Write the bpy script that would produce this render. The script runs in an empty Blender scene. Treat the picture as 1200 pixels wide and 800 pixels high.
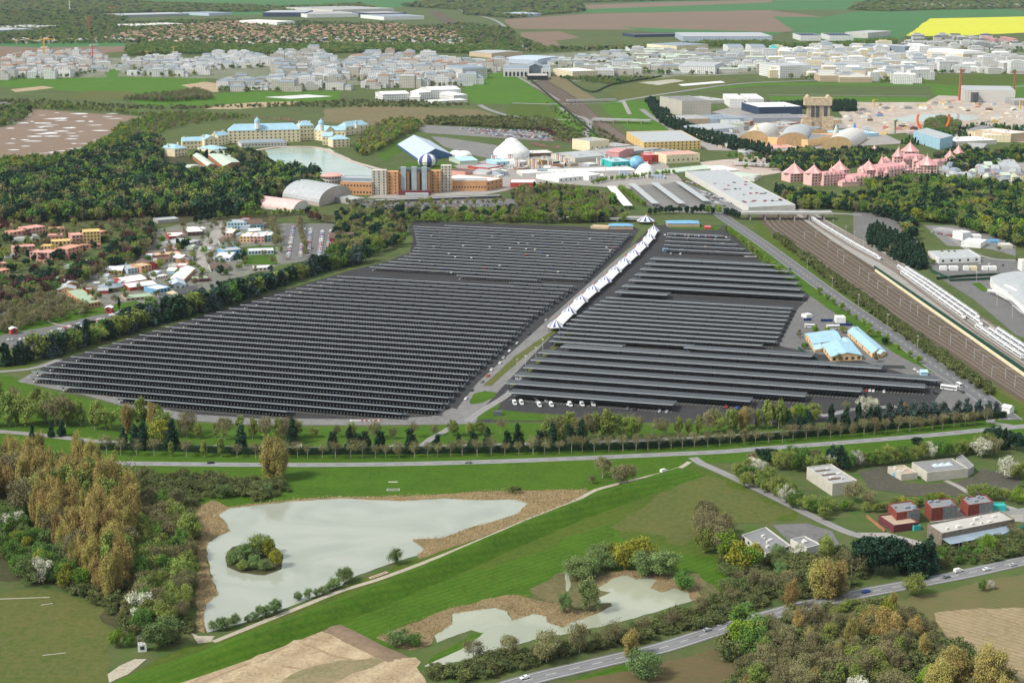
import bpy, math, random
import numpy as np
from mathutils import Vector, Matrix
from mathutils.geometry import tessellate_polygon
rnd = random.Random(7)
nrs = np.random.RandomState(11)
SC = bpy.context.scene
COL = SC.collection

# ------------------------------------------------------------------ camera
F_PX, CAM_H, HORIZON = 1950.0, 312.0, -62.0          # focal length and horizon row for a 1200x800 frame
PITCH = math.atan((400 - HORIZON) / F_PX)
CP, SP = math.cos(PITCH), math.sin(PITCH)
cam = bpy.data.cameras.new('camera')
cam.lens = 36.0 * F_PX / 1200.0
cam.sensor_width = 36.0
cam.clip_start, cam.clip_end = 1.0, 40000.0
camo = bpy.data.objects.new('camera', cam)
COL.objects.link(camo)
camo.location = (0, 0, CAM_H)
camo.rotation_euler = (math.pi / 2 - PITCH, 0, 0)
SC.camera = camo

# ------------------------------------------------------------------ light
SUN_TO = Vector((-0.74, -0.34, 0.86)).normalized()
w = bpy.data.worlds.new('World'); SC.world = w; w.use_nodes = True
wn, wl = w.node_tree.nodes, w.node_tree.links
bg = wn['Background']; bg.inputs['Strength'].default_value = 0.095
sky = wn.new('ShaderNodeTexSky'); sky.sky_type = 'NISHITA'; sky.sun_disc = False
sky.sun_elevation = math.asin(SUN_TO.z); sky.sun_rotation = math.atan2(SUN_TO.x, SUN_TO.y)
sky.air_density = 1.2; sky.dust_density = 3.0
# thin broken cloud over the sky dome
tc = wn.new('ShaderNodeTexCoord'); mp = wn.new('ShaderNodeMapping'); mp.inputs['Scale'].default_value = (1, 1, 3.5)
cn = wn.new('ShaderNodeTexNoise'); cn.inputs['Scale'].default_value = 2.2; cn.inputs['Detail'].default_value = 5
cr = wn.new('ShaderNodeMapRange'); cr.inputs[1].default_value = 0.25; cr.inputs[2].default_value = 0.62
cr.inputs[3].default_value = 0.45; cr.inputs[4].default_value = 1.0
cm = wn.new('ShaderNodeMix'); cm.data_type = 'RGBA'
cm.inputs[7].default_value = (6.6, 7.0, 7.3, 1)
wl.new(tc.outputs['Generated'], mp.inputs[0]); wl.new(mp.outputs[0], cn.inputs['Vector'])
wl.new(cn.outputs['Fac'], cr.inputs[0]); wl.new(cr.outputs[0], cm.inputs[0])
wl.new(sky.outputs[0], cm.inputs[6]); wl.new(cm.outputs[2], bg.inputs['Color'])
sl = bpy.data.lights.new('sun', 'SUN'); sl.energy = 3.2; sl.angle = math.radians(9); sl.color = (1, 0.96, 0.88)
so = bpy.data.objects.new('sun', sl); COL.objects.link(so)
so.rotation_euler = SUN_TO.to_track_quat('Z', 'Y').to_euler()
vs = SC.view_settings
vs.view_transform = 'Standard'; vs.look = 'None'; vs.exposure = 0.38; vs.gamma = 1; vs.use_curve_mapping = False
SC.cycles.volume_max_steps = 64
SC.cycles.max_bounces = 5; SC.cycles.diffuse_bounces = 2; SC.cycles.glossy_bounces = 2; SC.cycles.transmission_bounces = 2
SC.cycles.transparent_max_bounces = 8; SC.cycles.volume_bounces = 0
SC.cycles.caustics_reflective = False; SC.cycles.caustics_refractive = False

# ------------------------------------------------------------------ picture row/column -> ground
def G(px, py, z=0.0):
    x = (px - 600) / F_PX; y = (400 - py) / F_PX
    d = Vector((x, CP + y * SP, -SP + y * CP))
    t = (z - CAM_H) / d.z
    return Vector((d.x * t, d.y * t, z))
def PX(p):
    v = Vector(p) - Vector((0, 0, CAM_H))
    dz = v.y * CP - v.z * SP; dy = v.y * SP + v.z * CP
    return (600 + F_PX * v.x / dz, 400 - F_PX * dy / dz)
def ppm(y): return (y - HORIZON) * CP / CAM_H
def HM(y, npx): return npx / ppm(y) / 0.975
def DM(y, dpx): return (G(600, y - dpx) - G(600, y)).length

# ------------------------------------------------------------------ materials
MATS = {}
def nodes(m):
    m.use_nodes = True
    return m.node_tree.nodes, m.node_tree.links, m.node_tree.nodes['Principled BSDF']
def setspec(b, rough, spec):
    b.inputs['Roughness'].default_value = rough
    b.inputs['Specular IOR Level'].default_value = spec
def flat(name, c, rough=0.8, spec=0.3, var=0.12, scale=0.15, metallic=0.0):
    """plain painted / built surface with a little weathering"""
    if name in MATS: return MATS[name]
    m = bpy.data.materials.new(name); n, l, b = nodes(m); setspec(b, rough, spec)
    b.inputs['Metallic'].default_value = metallic
    t = n.new('ShaderNodeTexNoise'); t.inputs['Scale'].default_value = scale; t.inputs['Detail'].default_value = 6
    g = n.new('ShaderNodeNewGeometry'); l.new(g.outputs['Position'], t.inputs['Vector'])
    r = n.new('ShaderNodeMapRange'); r.inputs[1].default_value = 0.3; r.inputs[2].default_value = 0.7
    l.new(t.outputs['Fac'], r.inputs[0])
    x = n.new('ShaderNodeMix'); x.data_type = 'RGBA'
    x.inputs[6].default_value = (c[0]*(1-var), c[1]*(1-var), c[2]*(1-var*1.1), 1)
    x.inputs[7].default_value = (min(1, c[0]*(1+var)), min(1, c[1]*(1+var)), min(1, c[2]*(1+var)), 1)
    l.new(r.outputs[0], x.inputs[0]); l.new(x.outputs[2], b.inputs['Base Color'])
    m.diffuse_color = (*c, 1)
    MATS[name] = m; return m
def land(name, cols, scales=(0.004, 0.03, 0.25), rough=0.95, stripe=None, spec=0.1, bump=0.0):
    """ground cover: three noises of different size choose between colours; stripe=(angle, spacing, colour, amount)"""
    if name in MATS: return MATS[name]
    m = bpy.data.materials.new(name); n, l, b = nodes(m); setspec(b, rough, spec)
    g = n.new('ShaderNodeNewGeometry')
    prev = None
    for i, s in enumerate(scales):
        t = n.new('ShaderNodeTexNoise'); t.inputs['Scale'].default_value = s; t.inputs['Detail'].default_value = 5
        t.inputs['Roughness'].default_value = 0.72; t.inputs['Distortion'].default_value = 0.6
        l.new(g.outputs['Position'], t.inputs['Vector'])
        r = n.new('ShaderNodeMapRange'); r.inputs[1].default_value = 0.36; r.inputs[2].default_value = 0.64
        l.new(t.outputs['Fac'], r.inputs[0])
        x = n.new('ShaderNodeMix'); x.data_type = 'RGBA'
        a, c = cols[min(i, len(cols)-1)]
        if prev is None: x.inputs[6].default_value = (*a, 1)
        else: l.new(prev, x.inputs[6])
        x.inputs[7].default_value = (*c, 1)
        mul = n.new('ShaderNodeMath'); mul.operation = 'MULTIPLY'; mul.inputs[1].default_value = (0.9, 0.7, 0.65)[i]
        l.new(r.outputs[0], mul.inputs[0]); l.new(mul.outputs[0], x.inputs[0])
        prev = x.outputs[2]
    if stripe:
        ang, sp, sc, amt = stripe
        mpn = n.new('ShaderNodeMapping'); mpn.inputs['Rotation'].default_value = (0, 0, ang)
        l.new(g.outputs['Position'], mpn.inputs[0])
        wv = n.new('ShaderNodeTexWave'); wv.inputs['Scale'].default_value = 0.314 / sp
        wv.inputs['Distortion'].default_value = 1.2; wv.inputs['Detail'].default_value = 3; wv.inputs['Detail Scale'].default_value = 0.4
        l.new(mpn.outputs[0], wv.inputs[0])
        mu = n.new('ShaderNodeMath'); mu.operation = 'MULTIPLY'; mu.inputs[1].default_value = amt
        l.new(wv.outputs['Fac'], mu.inputs[0])
        x = n.new('ShaderNodeMix'); x.data_type = 'RGBA'; l.new(prev, x.inputs[6]); x.inputs[7].default_value = (*sc, 1)
        l.new(mu.outputs[0], x.inputs[0]); prev = x.outputs[2]
    l.new(prev, b.inputs['Base Color'])
    MATS[name] = m; return m
def leafmat(name, cols, hue=0.04):
    """foliage: each leaf and each tree a little different"""
    m = bpy.data.materials.new(name); n, l, b = nodes(m); setspec(b, 0.75, 0.15)
    g = n.new('ShaderNodeNewGeometry'); oi = n.new('ShaderNodeObjectInfo')
    x = n.new('ShaderNodeMix'); x.data_type = 'RGBA'
    x.inputs[6].default_value = (*cols[0], 1); x.inputs[7].default_value = (*cols[1], 1)
    l.new(g.outputs['Random Per Island'], x.inputs[0])
    t = n.new('ShaderNodeTexNoise'); t.inputs['Scale'].default_value = 0.22; t.inputs['Detail'].default_value = 2
    l.new(g.outputs['Position'], t.inputs['Vector'])
    r = n.new('ShaderNodeMapRange'); r.inputs[1].default_value = 0.38; r.inputs[2].default_value = 0.62
    r.inputs[3].default_value = 0.82; r.inputs[4].default_value = 1.2
    l.new(t.outputs['Fac'], r.inputs[0])
    h = n.new('ShaderNodeHueSaturation')
    mr = n.new('ShaderNodeMapRange'); mr.inputs[3].default_value = 0.5 - hue; mr.inputs[4].default_value = 0.5 + hue
    l.new(oi.outputs['Random'], mr.inputs[0]); l.new(mr.outputs[0], h.inputs['Hue'])
    w2 = n.new('ShaderNodeMath'); w2.operation = 'MULTIPLY_ADD'; w2.inputs[1].default_value = 7.31; w2.inputs[2].default_value = 0.0
    l.new(oi.outputs['Random'], w2.inputs[0])
    fr = n.new('ShaderNodeMath'); fr.operation = 'FRACT'; l.new(w2.outputs[0], fr.inputs[0])
    mv = n.new('ShaderNodeMapRange'); mv.inputs[3].default_value = 0.78; mv.inputs[4].default_value = 1.22
    l.new(fr.outputs[0], mv.inputs[0])
    mm = n.new('ShaderNodeMath'); mm.operation = 'MULTIPLY'; l.new(mv.outputs[0], mm.inputs[0]); l.new(r.outputs[0], mm.inputs[1])
    l.new(mm.outputs[0], h.inputs['Value']); l.new(x.outputs[2], h.inputs['Color'])
    l.new(h.outputs[0], b.inputs['Base Color'])
    MATS[name] = m; return m
def watermat(name, c, rough=0.06):
    m = bpy.data.materials.new(name); n, l, b = nodes(m); setspec(b, rough, 0.5)
    b.inputs['IOR'].default_value = 1.5
    g = n.new('ShaderNodeNewGeometry')
    t = n.new('ShaderNodeTexNoise'); t.inputs['Scale'].default_value = 0.02; t.inputs['Detail'].default_value = 3
    l.new(g.outputs['Position'], t.inputs['Vector'])
    x = n.new('ShaderNodeMix'); x.data_type = 'RGBA'
    x.inputs[6].default_value = (c[0]*.84, c[1]*.88, c[2]*.86, 1); x.inputs[7].default_value = (*[v*1.07 for v in c], 1)
    t.inputs['Distortion'].default_value = 1.5; rr = n.new('ShaderNodeMapRange'); rr.inputs[1].default_value = .3; rr.inputs[2].default_value = .6; l.new(t.outputs['Fac'], rr.inputs[0]); l.new(rr.outputs[0], x.inputs[0]); l.new(x.outputs[2], b.inputs['Base Color'])
    t2 = n.new('ShaderNodeTexNoise'); t2.inputs['Scale'].default_value = 0.7; t2.inputs['Detail'].default_value = 3
    l.new(g.outputs['Position'], t2.inputs['Vector'])
    bp = n.new('ShaderNodeBump'); bp.inputs['Strength'].default_value = 0.12; bp.inputs['Distance'].default_value = 0.05
    l.new(t2.outputs['Fac'], bp.inputs['Height']); l.new(bp.outputs[0], b.inputs['Normal'])
    MATS[name] = m; return m
def roadmat(name, c, edge=0.0, dash=True, half=3.5, solid=False):
    """asphalt with painted lines; UV = (metres across from the middle, metres along)"""
    m = bpy.data.materials.new(name); n, l, b = nodes(m); setspec(b, 0.85, 0.25)
    uv = n.new('ShaderNodeUVMap'); sx = n.new('ShaderNodeSeparateXYZ'); l.new(uv.outputs[0], sx.inputs[0])
    def math_(op, a, bb):
        q = n.new('ShaderNodeMath'); q.operation = op
        for i, v in enumerate((a, bb)):
            if v is None: continue
            if isinstance(v, (int, float)): q.inputs[i].default_value = v
            else: l.new(v, q.inputs[i])
        return q.outputs[0]
    ab = math_('ABSOLUTE', sx.outputs[0], None)
    line = math_('LESS_THAN', ab, 0.16)
    if not solid:
        fr = math_('FRACT', math_('DIVIDE', sx.outputs[1], 12.0), None)
        line = math_('MULTIPLY', line, math_('LESS_THAN', fr, 0.45))
    if not dash: line = math_('MULTIPLY', line, 0.0)
    if edge:
        e = math_('LESS_THAN', math_('ABSOLUTE', math_('SUBTRACT', ab, half - edge), None), 0.13)
        line = math_('MAXIMUM', line, e)
    g = n.new('ShaderNodeNewGeometry')
    t = n.new('ShaderNodeTexNoise'); t.inputs['Scale'].default_value = 0.12; t.inputs['Detail'].default_value = 6
    l.new(g.outputs['Position'], t.inputs['Vector'])
    x = n.new('ShaderNodeMix'); x.data_type = 'RGBA'
    x.inputs[6].default_value = (*[v*0.75 for v in c], 1); x.inputs[7].default_value = (*[v*1.25 for v in c], 1)
    l.new(t.outputs['Fac'], x.inputs[0])
    # worn wheel tracks
    tr = math_('MULTIPLY', math_('LESS_THAN', math_('ABSOLUTE', math_('SUBTRACT', ab, 1.7), None), 0.9), 0.25)
    x1 = n.new('ShaderNodeMix'); x1.data_type = 'RGBA'; l.new(tr, x1.inputs[0]); l.new(x.outputs[2], x1.inputs[6])
    x1.inputs[7].default_value = (*[v*1.7 for v in c], 1)
    x2 = n.new('ShaderNodeMix'); x2.data_type = 'RGBA'; l.new(line, x2.inputs[0]); l.new(x1.outputs[2], x2.inputs[6])
    x2.inputs[7].default_value = (0.6, 0.6, 0.58, 1)
    l.new(x2.outputs[2], b.inputs['Base Color'])
    MATS[name] = m; return m

# ------------------------------------------------------------------ objects and tags
LABELLED = []
def tag(o, label=None, cat=None, group=None, kind=None):
    if label: o['label'] = label; LABELLED.append(o)
    if cat: o['category'] = cat
    if group: o['group'] = group
    if kind: o['kind'] = kind
    return o
def link(name, data, parent=None, loc=None, rotz=0.0):
    o = bpy.data.objects.new(name, data); COL.objects.link(o)
    if parent is not None: o.parent = parent
    if loc is not None: o.location = loc
    if rotz: o.rotation_euler = (0, 0, rotz)
    return o
def empty(name, loc, rotz=0.0):
    o = link(name, None, None, loc, rotz); o.empty_display_size = 2
    return o
class MB:
    """collects faces for one mesh"""
    def __init__(s): s.v, s.f, s.mi, s.uv = [], [], [], []
    def add(s, vs, fs, mi=0):
        b = len(s.v); s.v += [tuple(q) for q in vs]
        for f in fs: s.f.append(tuple(b + i for i in f)); s.mi.append(mi)
    def box(s, x0, y0, z0, x1, y1, z1, mi=0, top=None, bottom=False):
        vs = [(x0,y0,z0),(x1,y0,z0),(x1,y1,z0),(x0,y1,z0),(x0,y0,z1),(x1,y0,z1),(x1,y1,z1),(x0,y1,z1)]
        fs = [(0,1,5,4),(1,2,6,5),(2,3,7,6),(3,0,4,7)]
        s.add(vs, fs, mi); s.add(vs[4:], [(0,1,2,3)], mi if top is None else top)
        s.add(vs[:4], [(3,2,1,0)], mi)
    def tube(s, p, q, r0, r1=None, n=6, mi=0):
        r1 = r0 if r1 is None else r1
        p, q = Vector(p), Vector(q); d = (q - p).normalized()
        a = d.orthogonal().normalized(); b = d.cross(a)
        vs = [p + (a*math.cos(2*math.pi*i/n) + b*math.sin(2*math.pi*i/n))*r0 for i in range(n)]
        vs += [q + (a*math.cos(2*math.pi*i/n) + b*math.sin(2*math.pi*i/n))*r1 for i in range(n)]
        s.add(vs, [(i, (i+1) % n, n+(i+1) % n, n+i) for i in range(n)] + [tuple(range(n, 2*n)), tuple(range(n-1, -1, -1))], mi)
    def lathe(s, prof, n=12, mi=0, c=(0, 0, 0), mis=None, alt=None):
        vs = []; fs = []
        for r, z in prof:
            for i in range(n): vs.append((c[0]+r*math.cos(2*math.pi*i/n), c[1]+r*math.sin(2*math.pi*i/n), c[2]+z))
        base = len(s.v); s.v += vs
        for k in range(len(prof)-1):
            for i in range(n):
                s.f.append((base+k*n+i, base+k*n+(i+1) % n, base+(k+1)*n+(i+1) % n, base+(k+1)*n+i))
                s.mi.append(alt[i % len(alt)] if alt else (mis[k] if mis else mi))
    def build(s, name, mats, parent=None, loc=None, rotz=0.0, smooth=False):
        o = link(name, s.mesh(name, mats, smooth), parent, loc, rotz); return o
    def mesh(s, name, mats, smooth=False):
        me = bpy.data.meshes.new(name)
        me.from_pydata([tuple(v) for v in s.v], [], s.f)
        for m in (mats if isinstance(mats, (list, tuple)) else [mats]): me.materials.append(m)
        if any(s.mi): me.polygons.foreach_set('material_index', s.mi)
        if smooth: me.polygons.foreach_set('use_smooth', [True]*len(me.polygons))
        if s.uv:
            u = me.uv_layers.new(name='UVMap')
            for i, c in enumerate(s.uv): u.data[i].uv = c
        me.update(); return me

# ------------------------------------------------------------------ the ground
def world_poly(pts, z=0.0): return [G(x, y, z) for x, y in pts]
def wavy(P, amp, step):
    """subdivide the outline and let it wander, as an edge of grass or water does"""
    out = []
    n = len(P)
    for i in range(n):
        a, b = P[i], P[(i+1) % n]; L = (b-a).length
        k = max(1, int(L/step)); d = (b-a).normalized() if L > 0 else Vector((1, 0, 0)); nn = Vector((-d.y, d.x, 0))
        for j in range(k):
            t = j/k; o = 0 if (j == 0) else (math.sin((i*7.3+t*5.1)*2.1)*.4 + rnd.uniform(-1, 1)*.6)*amp
            out.append(a.lerp(b, t) + nn*o)
    return out
LAYK = {}
def patch(name, pts, m, layer, amp=0.0, step=12.0, world=False, label=None, z=None):
    P = pts if world else world_poly(pts)
    P = [Vector((p.x, p.y, 0)) for p in P]
    if amp: P = wavy(P, amp, step)
    if z is None: LAYK[layer] = LAYK.get(layer, 0)+1; z = 0.012*layer + 0.0021*(LAYK[layer] % 5)
    tris = tessellate_polygon([P])
    # drape finer triangles only as needed: a flat sheet is exact
    b = MB(); b.add([(p.x, p.y, z) for p in P], [])
    A = 0
    for t in tris:
        p0, p1, p2 = (P[i] for i in t)
        if ((p1-p0).cross(p2-p0)).z < 0: t = (t[0], t[2], t[1])
        b.f.append(tuple(t)); b.mi.append(0)
    o = b.build(name, m); tag(o, label, None, None, 'structure'); return o
def smooth_line(P, step=8.0):
    out = []
    Q = [P[0]*2-P[1]] + P + [P[-1]*2-P[-2]]
    for i in range(1, len(Q)-2):
        a, b, c, d = Q[i-1:i+3]; k = max(2, int((c-b).length/step))
        for j in range(k):
            t = j/k
            out.append(0.5*((2*b) + (c-a)*t + (2*a-5*b+4*c-d)*t*t + (3*b-a-3*c+d)*t**3))
    out.append(Q[-2]); return out
def strip(name, pts, width, m, layer, kerb=0.0, world=False):
    P = smooth_line([Vector((p.x, p.y, 0)) for p in (pts if world else world_poly(pts))])
    LAYK[-layer] = LAYK.get(-layer, 0)+1; b = MB(); z = 0.012*layer + 0.0013+0.0021*(LAYK[-layer] % 5); L = 0.0; rows = []
    for i, p in enumerate(P):
        d = (P[min(i+1, len(P)-1)] - P[max(i-1, 0)]); d.normalize(); nn = Vector((-d.y, d.x, 0))
        if i: L += (p-P[i-1]).length
        rows.append((p+nn*width/2, p-nn*width/2, L))
    for a, c, _ in rows: b.v += [(a.x, a.y, z), (c.x, c.y, z)]
    for i in range(len(rows)-1):
        b.f.append((2*i+1, 2*i+3, 2*i+2, 2*i)); b.mi.append(0)
        b.uv += [(-width/2, rows[i][2]), (-width/2, rows[i+1][2]), (width/2, rows[i+1][2]), (width/2, rows[i][2])]
    o = b.build(name, m); o['kind'] = 'structure'; return o
# ground cover colours (linear)
GR = land('meadow', [((0.046,0.115,0.009),(0.078,0.125,0.016)), ((0,0,0),(0.024,0.070,0.006)), ((0,0,0),(0.12,0.125,0.026))], (0.008,0.045,0.4), stripe=(.86, 5, (.05,.065,.014), .22))  # colour lowered to carry the cloud shade over the foreground
BASE = land('rough_green', [((0.055,0.118,0.022),(0.088,0.130,0.032)), ((0,0,0),(0.040,0.065,0.022)), ((0,0,0),(0.12,0.11,0.055))], (0.002, 0.012, 0.08))
LUSH = land('lush_grass_cloud_shaded', [((0.036,0.122,0.007),(0.058,0.138,0.010)), ((0,0,0),(0.018,0.070,0.004)), ((0,0,0),(0.105,0.148,0.018))], (0.008,0.05,0.45), stripe=(.86, 4, (.020,.056,.005), .25))  # lush green, darkened: foreground cloud shade is put into the colour
LUSHF = land('far_grass', [((0.046,0.160,0.008),(0.070,0.180,0.013)), ((0,0,0),(0.024,0.095,0.006)), ((0,0,0),(0.115,0.18,0.024))], (0.008,0.05,0.45), stripe=(.86, 4, (.030,.080,.008), .25))  # same grass kept brighter, without the painted cloud shade
OLIVE = land('dry_grass', [((0.062,0.098,0.015),(0.098,0.108,0.024)), ((0,0,0),(0.050,0.090,0.018)), ((0,0,0),(0.15,0.13,0.055))], (0.008,0.05,0.3))
CROP = land('young_crop', [((0.032,0.150,0.038),(0.048,0.180,0.048)), ((0,0,0),(0.04,0.12,0.03)), ((0,0,0),(0.05,0.13,0.04))], stripe=(0.9, 55, (0.10,0.20,0.10), 0.25))
SOIL = land('ploughed_soil', [((0.180,0.125,0.090),(0.220,0.150,0.110)), ((0,0,0),(0.15,0.105,0.075)), ((0,0,0),(0.22,0.16,0.12))], stripe=(1.45, 16, (0.14,0.11,0.07), 0.35))
WET = land('wet_soil', [((0.20,0.145,0.105),(0.24,0.175,0.13)), ((0,0,0),(0.17,0.12,0.09)), ((0,0,0),(0.24,0.18,0.14))])
HEATH = land('brown_heath', [((0.15,0.125,0.060),(0.20,0.145,0.085)), ((0,0,0),(0.09,0.10,0.04)), ((0,0,0),(0.19,0.16,0.09))], (0.006,0.03,0.15))
YEL = land('rapeseed_bloom', [((0.62,0.58,0.025),(0.70,0.66,0.04)), ((0,0,0),(0.52,0.52,0.03)), ((0,0,0),(0.6,0.6,0.05))], stripe=(0.75, 45, (0.22,0.32,0.04), 0.35))
SAND = land('bare_earth', [((0.33,0.245,0.135),(0.44,0.345,0.21)), ((0,0,0),(0.17,0.12,0.062)), ((0,0,0),(0.58,0.48,0.34))], (0.035,0.12,0.6), stripe=(0.55, 17, (0.22,0.15,0.09), 0.35))
PEAT = land('dark_topsoil', [((0.17,0.12,0.085),(0.24,0.17,0.115)), ((0,0,0),(0.12,0.09,0.06)), ((0,0,0),(0.26,0.19,0.13))], (0.03,0.1,0.5))
REEDG = land('reed_litter', [((0.20,0.15,0.070),(0.26,0.195,0.10)), ((0,0,0),(0.10,0.09,0.035)), ((0,0,0),(0.32,0.24,0.14))], (0.02,0.1,0.5))
TRACKD = land('track_gravel', [((0.30,0.26,0.19),(0.38,0.33,0.26)), ((0,0,0),(0.30,0.27,0.19)), ((0,0,0),(0.5,0.46,0.38))], (0.02,0.1,0.5))
LOTA = land('shade_darkened_asphalt', [((0.036,0.036,0.039),(0.048,0.047,0.049)), ((0,0,0),(0.030,0.030,0.033)), ((0,0,0),(0.065,0.064,0.064))], (0.01,0.05,0.3), 0.85)  # asphalt is really paler; shade between the canopy rows is put into the colour
ASPH = land('car_park_asphalt', [((0.12,0.12,0.12),(0.16,0.155,0.155)), ((0,0,0),(0.10,0.10,0.10)), ((0,0,0),(0.2,0.195,0.19))], (0.01,0.05,0.3), 0.85)
ASPL = land('pale_asphalt', [((0.16,0.157,0.153),(0.205,0.20,0.195)), ((0,0,0),(0.12,0.118,0.115)), ((0,0,0),(0.25,0.245,0.24))], (0.01,0.05,0.3), 0.85)
CONC = land('concrete_paving', [((0.27,0.255,0.235),(0.33,0.31,0.285)), ((0,0,0),(0.19,0.18,0.165)), ((0,0,0),(0.4,0.375,0.35))], (0.01,0.05,0.3), 0.9)
PINK = land('pink_promenade', [((0.44,0.33,0.28),(0.5,0.38,0.33)), ((0,0,0),(0.30,0.26,0.22)), ((0,0,0),(0.55,0.48,0.44))], (0.01,0.05,0.3), 0.9)
BALL = land('rail_ballast', [((0.085,0.064,0.048),(0.11,0.080,0.058)), ((0,0,0),(0.070,0.068,0.038)), ((0,0,0),(0.13,0.10,0.075))], (0.01,0.04,0.3))
DUST = land('construction_earth', [((0.38,0.29,0.21),(0.48,0.40,0.33)), ((0,0,0),(0.20,0.17,0.13)), ((0,0,0),(0.55,0.50,0.45))], (0.008,0.025,0.09))
WOODF = land('woodland_floor', [((0.045,0.055,0.022),(0.07,0.07,0.03)), ((0,0,0),(0.035,0.045,0.018)), ((0,0,0),(0.09,0.08,0.04))], (0.02,0.06,0.3))
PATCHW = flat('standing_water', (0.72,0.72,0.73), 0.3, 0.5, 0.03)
POND = watermat('pond_water', (0.31,0.33,0.275), 0.04)
LAKE = watermat('lake_water', (0.34,0.42,0.36), 0.12)
MURK = watermat('murky_water', (0.33,0.345,0.26), 0.05)

gb = MB(); S = 26000
gb.add([(-S, -3000, 0), (S, -3000, 0), (S, 38000, 0), (-S, 38000, 0)], [(0,1,2,3)])
tag(gb.build('ground', BASE), None, None, None, 'structure')

# ---- far fields
FW = [
 ('crop_field',[(0,-14),(1200,-16),(1260,0),(1000,2),(600,3),(200,4),(0,3)],CROP),
 ('crop_field',[(147,18),(225,12),(330,4),(435,0),(500,0),(480,8),(330,17),(180,20)],CROP),
 ('crop_field',[(300,3),(318,3),(316,12),(300,14)],CROP),
 ('crop_field',[(540,12),(600,13),(600,20),(545,18)],CROP),
 ('ploughed_field',[(685,6),(800,2),(905,0),(905,4),(690,12)],SOIL),
 ('crop_field',[(655,15),(690,11),(905,3),(1000,2),(998,12),(905,12),(740,15)],CROP),
 ('ploughed_field',[(590,23),(700,16),(900,12),(965,20),(925,38),(900,38),(730,35),(600,34)],SOIL),
 ('crop_field',[(728,32),(905,38),(928,38),(968,20),(905,20),(930,36),(905,42),(790,42)],CROP),
 ('crop_field',[(926,40),(968,20),(1000,14),(1180,10),(1200,14),(1200,22),(1090,22),(1062,42),(1045,52),(980,50)],CROP),
 ('rapeseed_field',[(1090,22),(1230,19),(1230,37),(1150,41),(1110,43),(1062,42)],YEL),
 ('ploughed_field',[(610,38),(655,37),(680,44),(652,48),(656,54),(640,54),(612,43)],SOIL),
 ('ploughed_field',[(-20,53),(145,52),(150,60),(110,64),(75,68),(-20,74)],SOIL),
 ('crop_field',[(-20,51),(148,50),(148,54),(50,56),(-20,54)],CROP),
 ('crop_field',[(-20,92),(125,91),(122,82),(140,76),(138,90),(240,92),(255,104),(200,112),(100,108),(40,104),(-20,100)],LUSHF),
 ('crop_field',[(150,118),(255,110),(300,107),(402,107),(395,118),(330,121),(220,124),(170,124)],LUSHF),
 ('crop_field',[(65,112),(110,106),(155,108),(160,116),(110,118)],OLIVE),
 ('dirt_patch',[(212,100),(240,96),(256,98),(256,108),(230,108)],SAND),
 ('dirt_patch',[(240,128),(260,123),(300,120),(352,119),(340,123),(280,128)],SAND),
 ('dirt_patch',[(12,105),(50,101),(64,103),(40,106),(18,108)],SAND),
 ('wet_field',[(35,128),(170,137),(176,139),(140,143),(128,160),(95,177),(60,184),(-30,190),(-30,156),(20,146)],WET),
 ('heath',[(380,128),(430,124),(560,128),(590,139),(560,145),(440,147),(380,143)],HEATH),
 ('meadow',[(545,88),(600,84),(612,90),(655,122),(560,122),(545,115)],LUSHF),
 ('meadow',[(600,120),(645,124),(690,156),(640,158),(600,150),(585,140)],GR),
 ('railway_bank',[(640,92),(657,86),(700,118),(680,118),(660,108)],HEATH),
 ('meadow',[(630,96),(644,96),(700,160),(670,163),(655,140),(650,125)],LUSHF),
 ('meadow',[(716,118),(760,118),(785,155),(735,152),(700,122)],LUSHF),
 ('meadow',[(716,111),(735,100),(770,92),(800,89),(870,92),(850,99),(800,107),(760,113),(722,115)],OLIVE),
 ('crop_field',[(795,108),(900,100),(1090,101),(1095,112),(1180,118),(1210,116),(1210,92),(1085,88),(1085,98),(905,97),(870,99)],LUSHF),
 ('crop_field',[(900,113),(1085,114),(1090,121),(980,121),(905,119)],LUSHF),
 ('crop_field',[(1088,88),(1210,88),(1210,96),(1150,103),(1088,98)],GR),
 ('crop_field',[(1150,64),(1210,66),(1210,74),(1150,72)],LUSHF),
]
for i, (nm, pts, m) in enumerate(FW): patch(nm, pts, m, 3, 6, 60, z=.030+.0016*i)
# standing water in the brown field and pale flats
wr = random.Random(5)
for k in range(60):
    x = wr.uniform(5, 128); y = 132 + (k % 17)*2.9 + wr.uniform(0, 2)
    if x > 150 - (y-132)*1.1: x *= 0.6
    L = wr.uniform(6, 26); t = wr.uniform(0.2, .65)
    patch('standing_water', [(x, y), (x+L*.5, y-t*1.2), (x+L, y-t*.5), (x+L*.9, y+t*.5), (x+L*.4, y+t)], PATCHW, 8, 2.5, 8)
patch('shallow_pool', [(714,58),(738,54),(800,54),(795,58),(740,60)], PATCHW, 8, 4, 40)
patch('shallow_pool', [(795,99),(845,95),(850,97),(800,101)], PATCHW, 8, 4, 20)
patch('shallow_pool', [(748,97),(790,93),(802,95),(770,100)], land('silt', [((0.32,0.30,0.2),(0.45,0.43,0.36)), ((0,0,0),(0.2,0.2,0.12)), ((0,0,0),(0.5,0.5,0.45))], (0.01,0.05,0.3)), 8, 4, 20)
patch('shallow_pool', [(310,114),(360,111),(390,113),(340,116)], PATCHW, 8, 5, 30)

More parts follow.
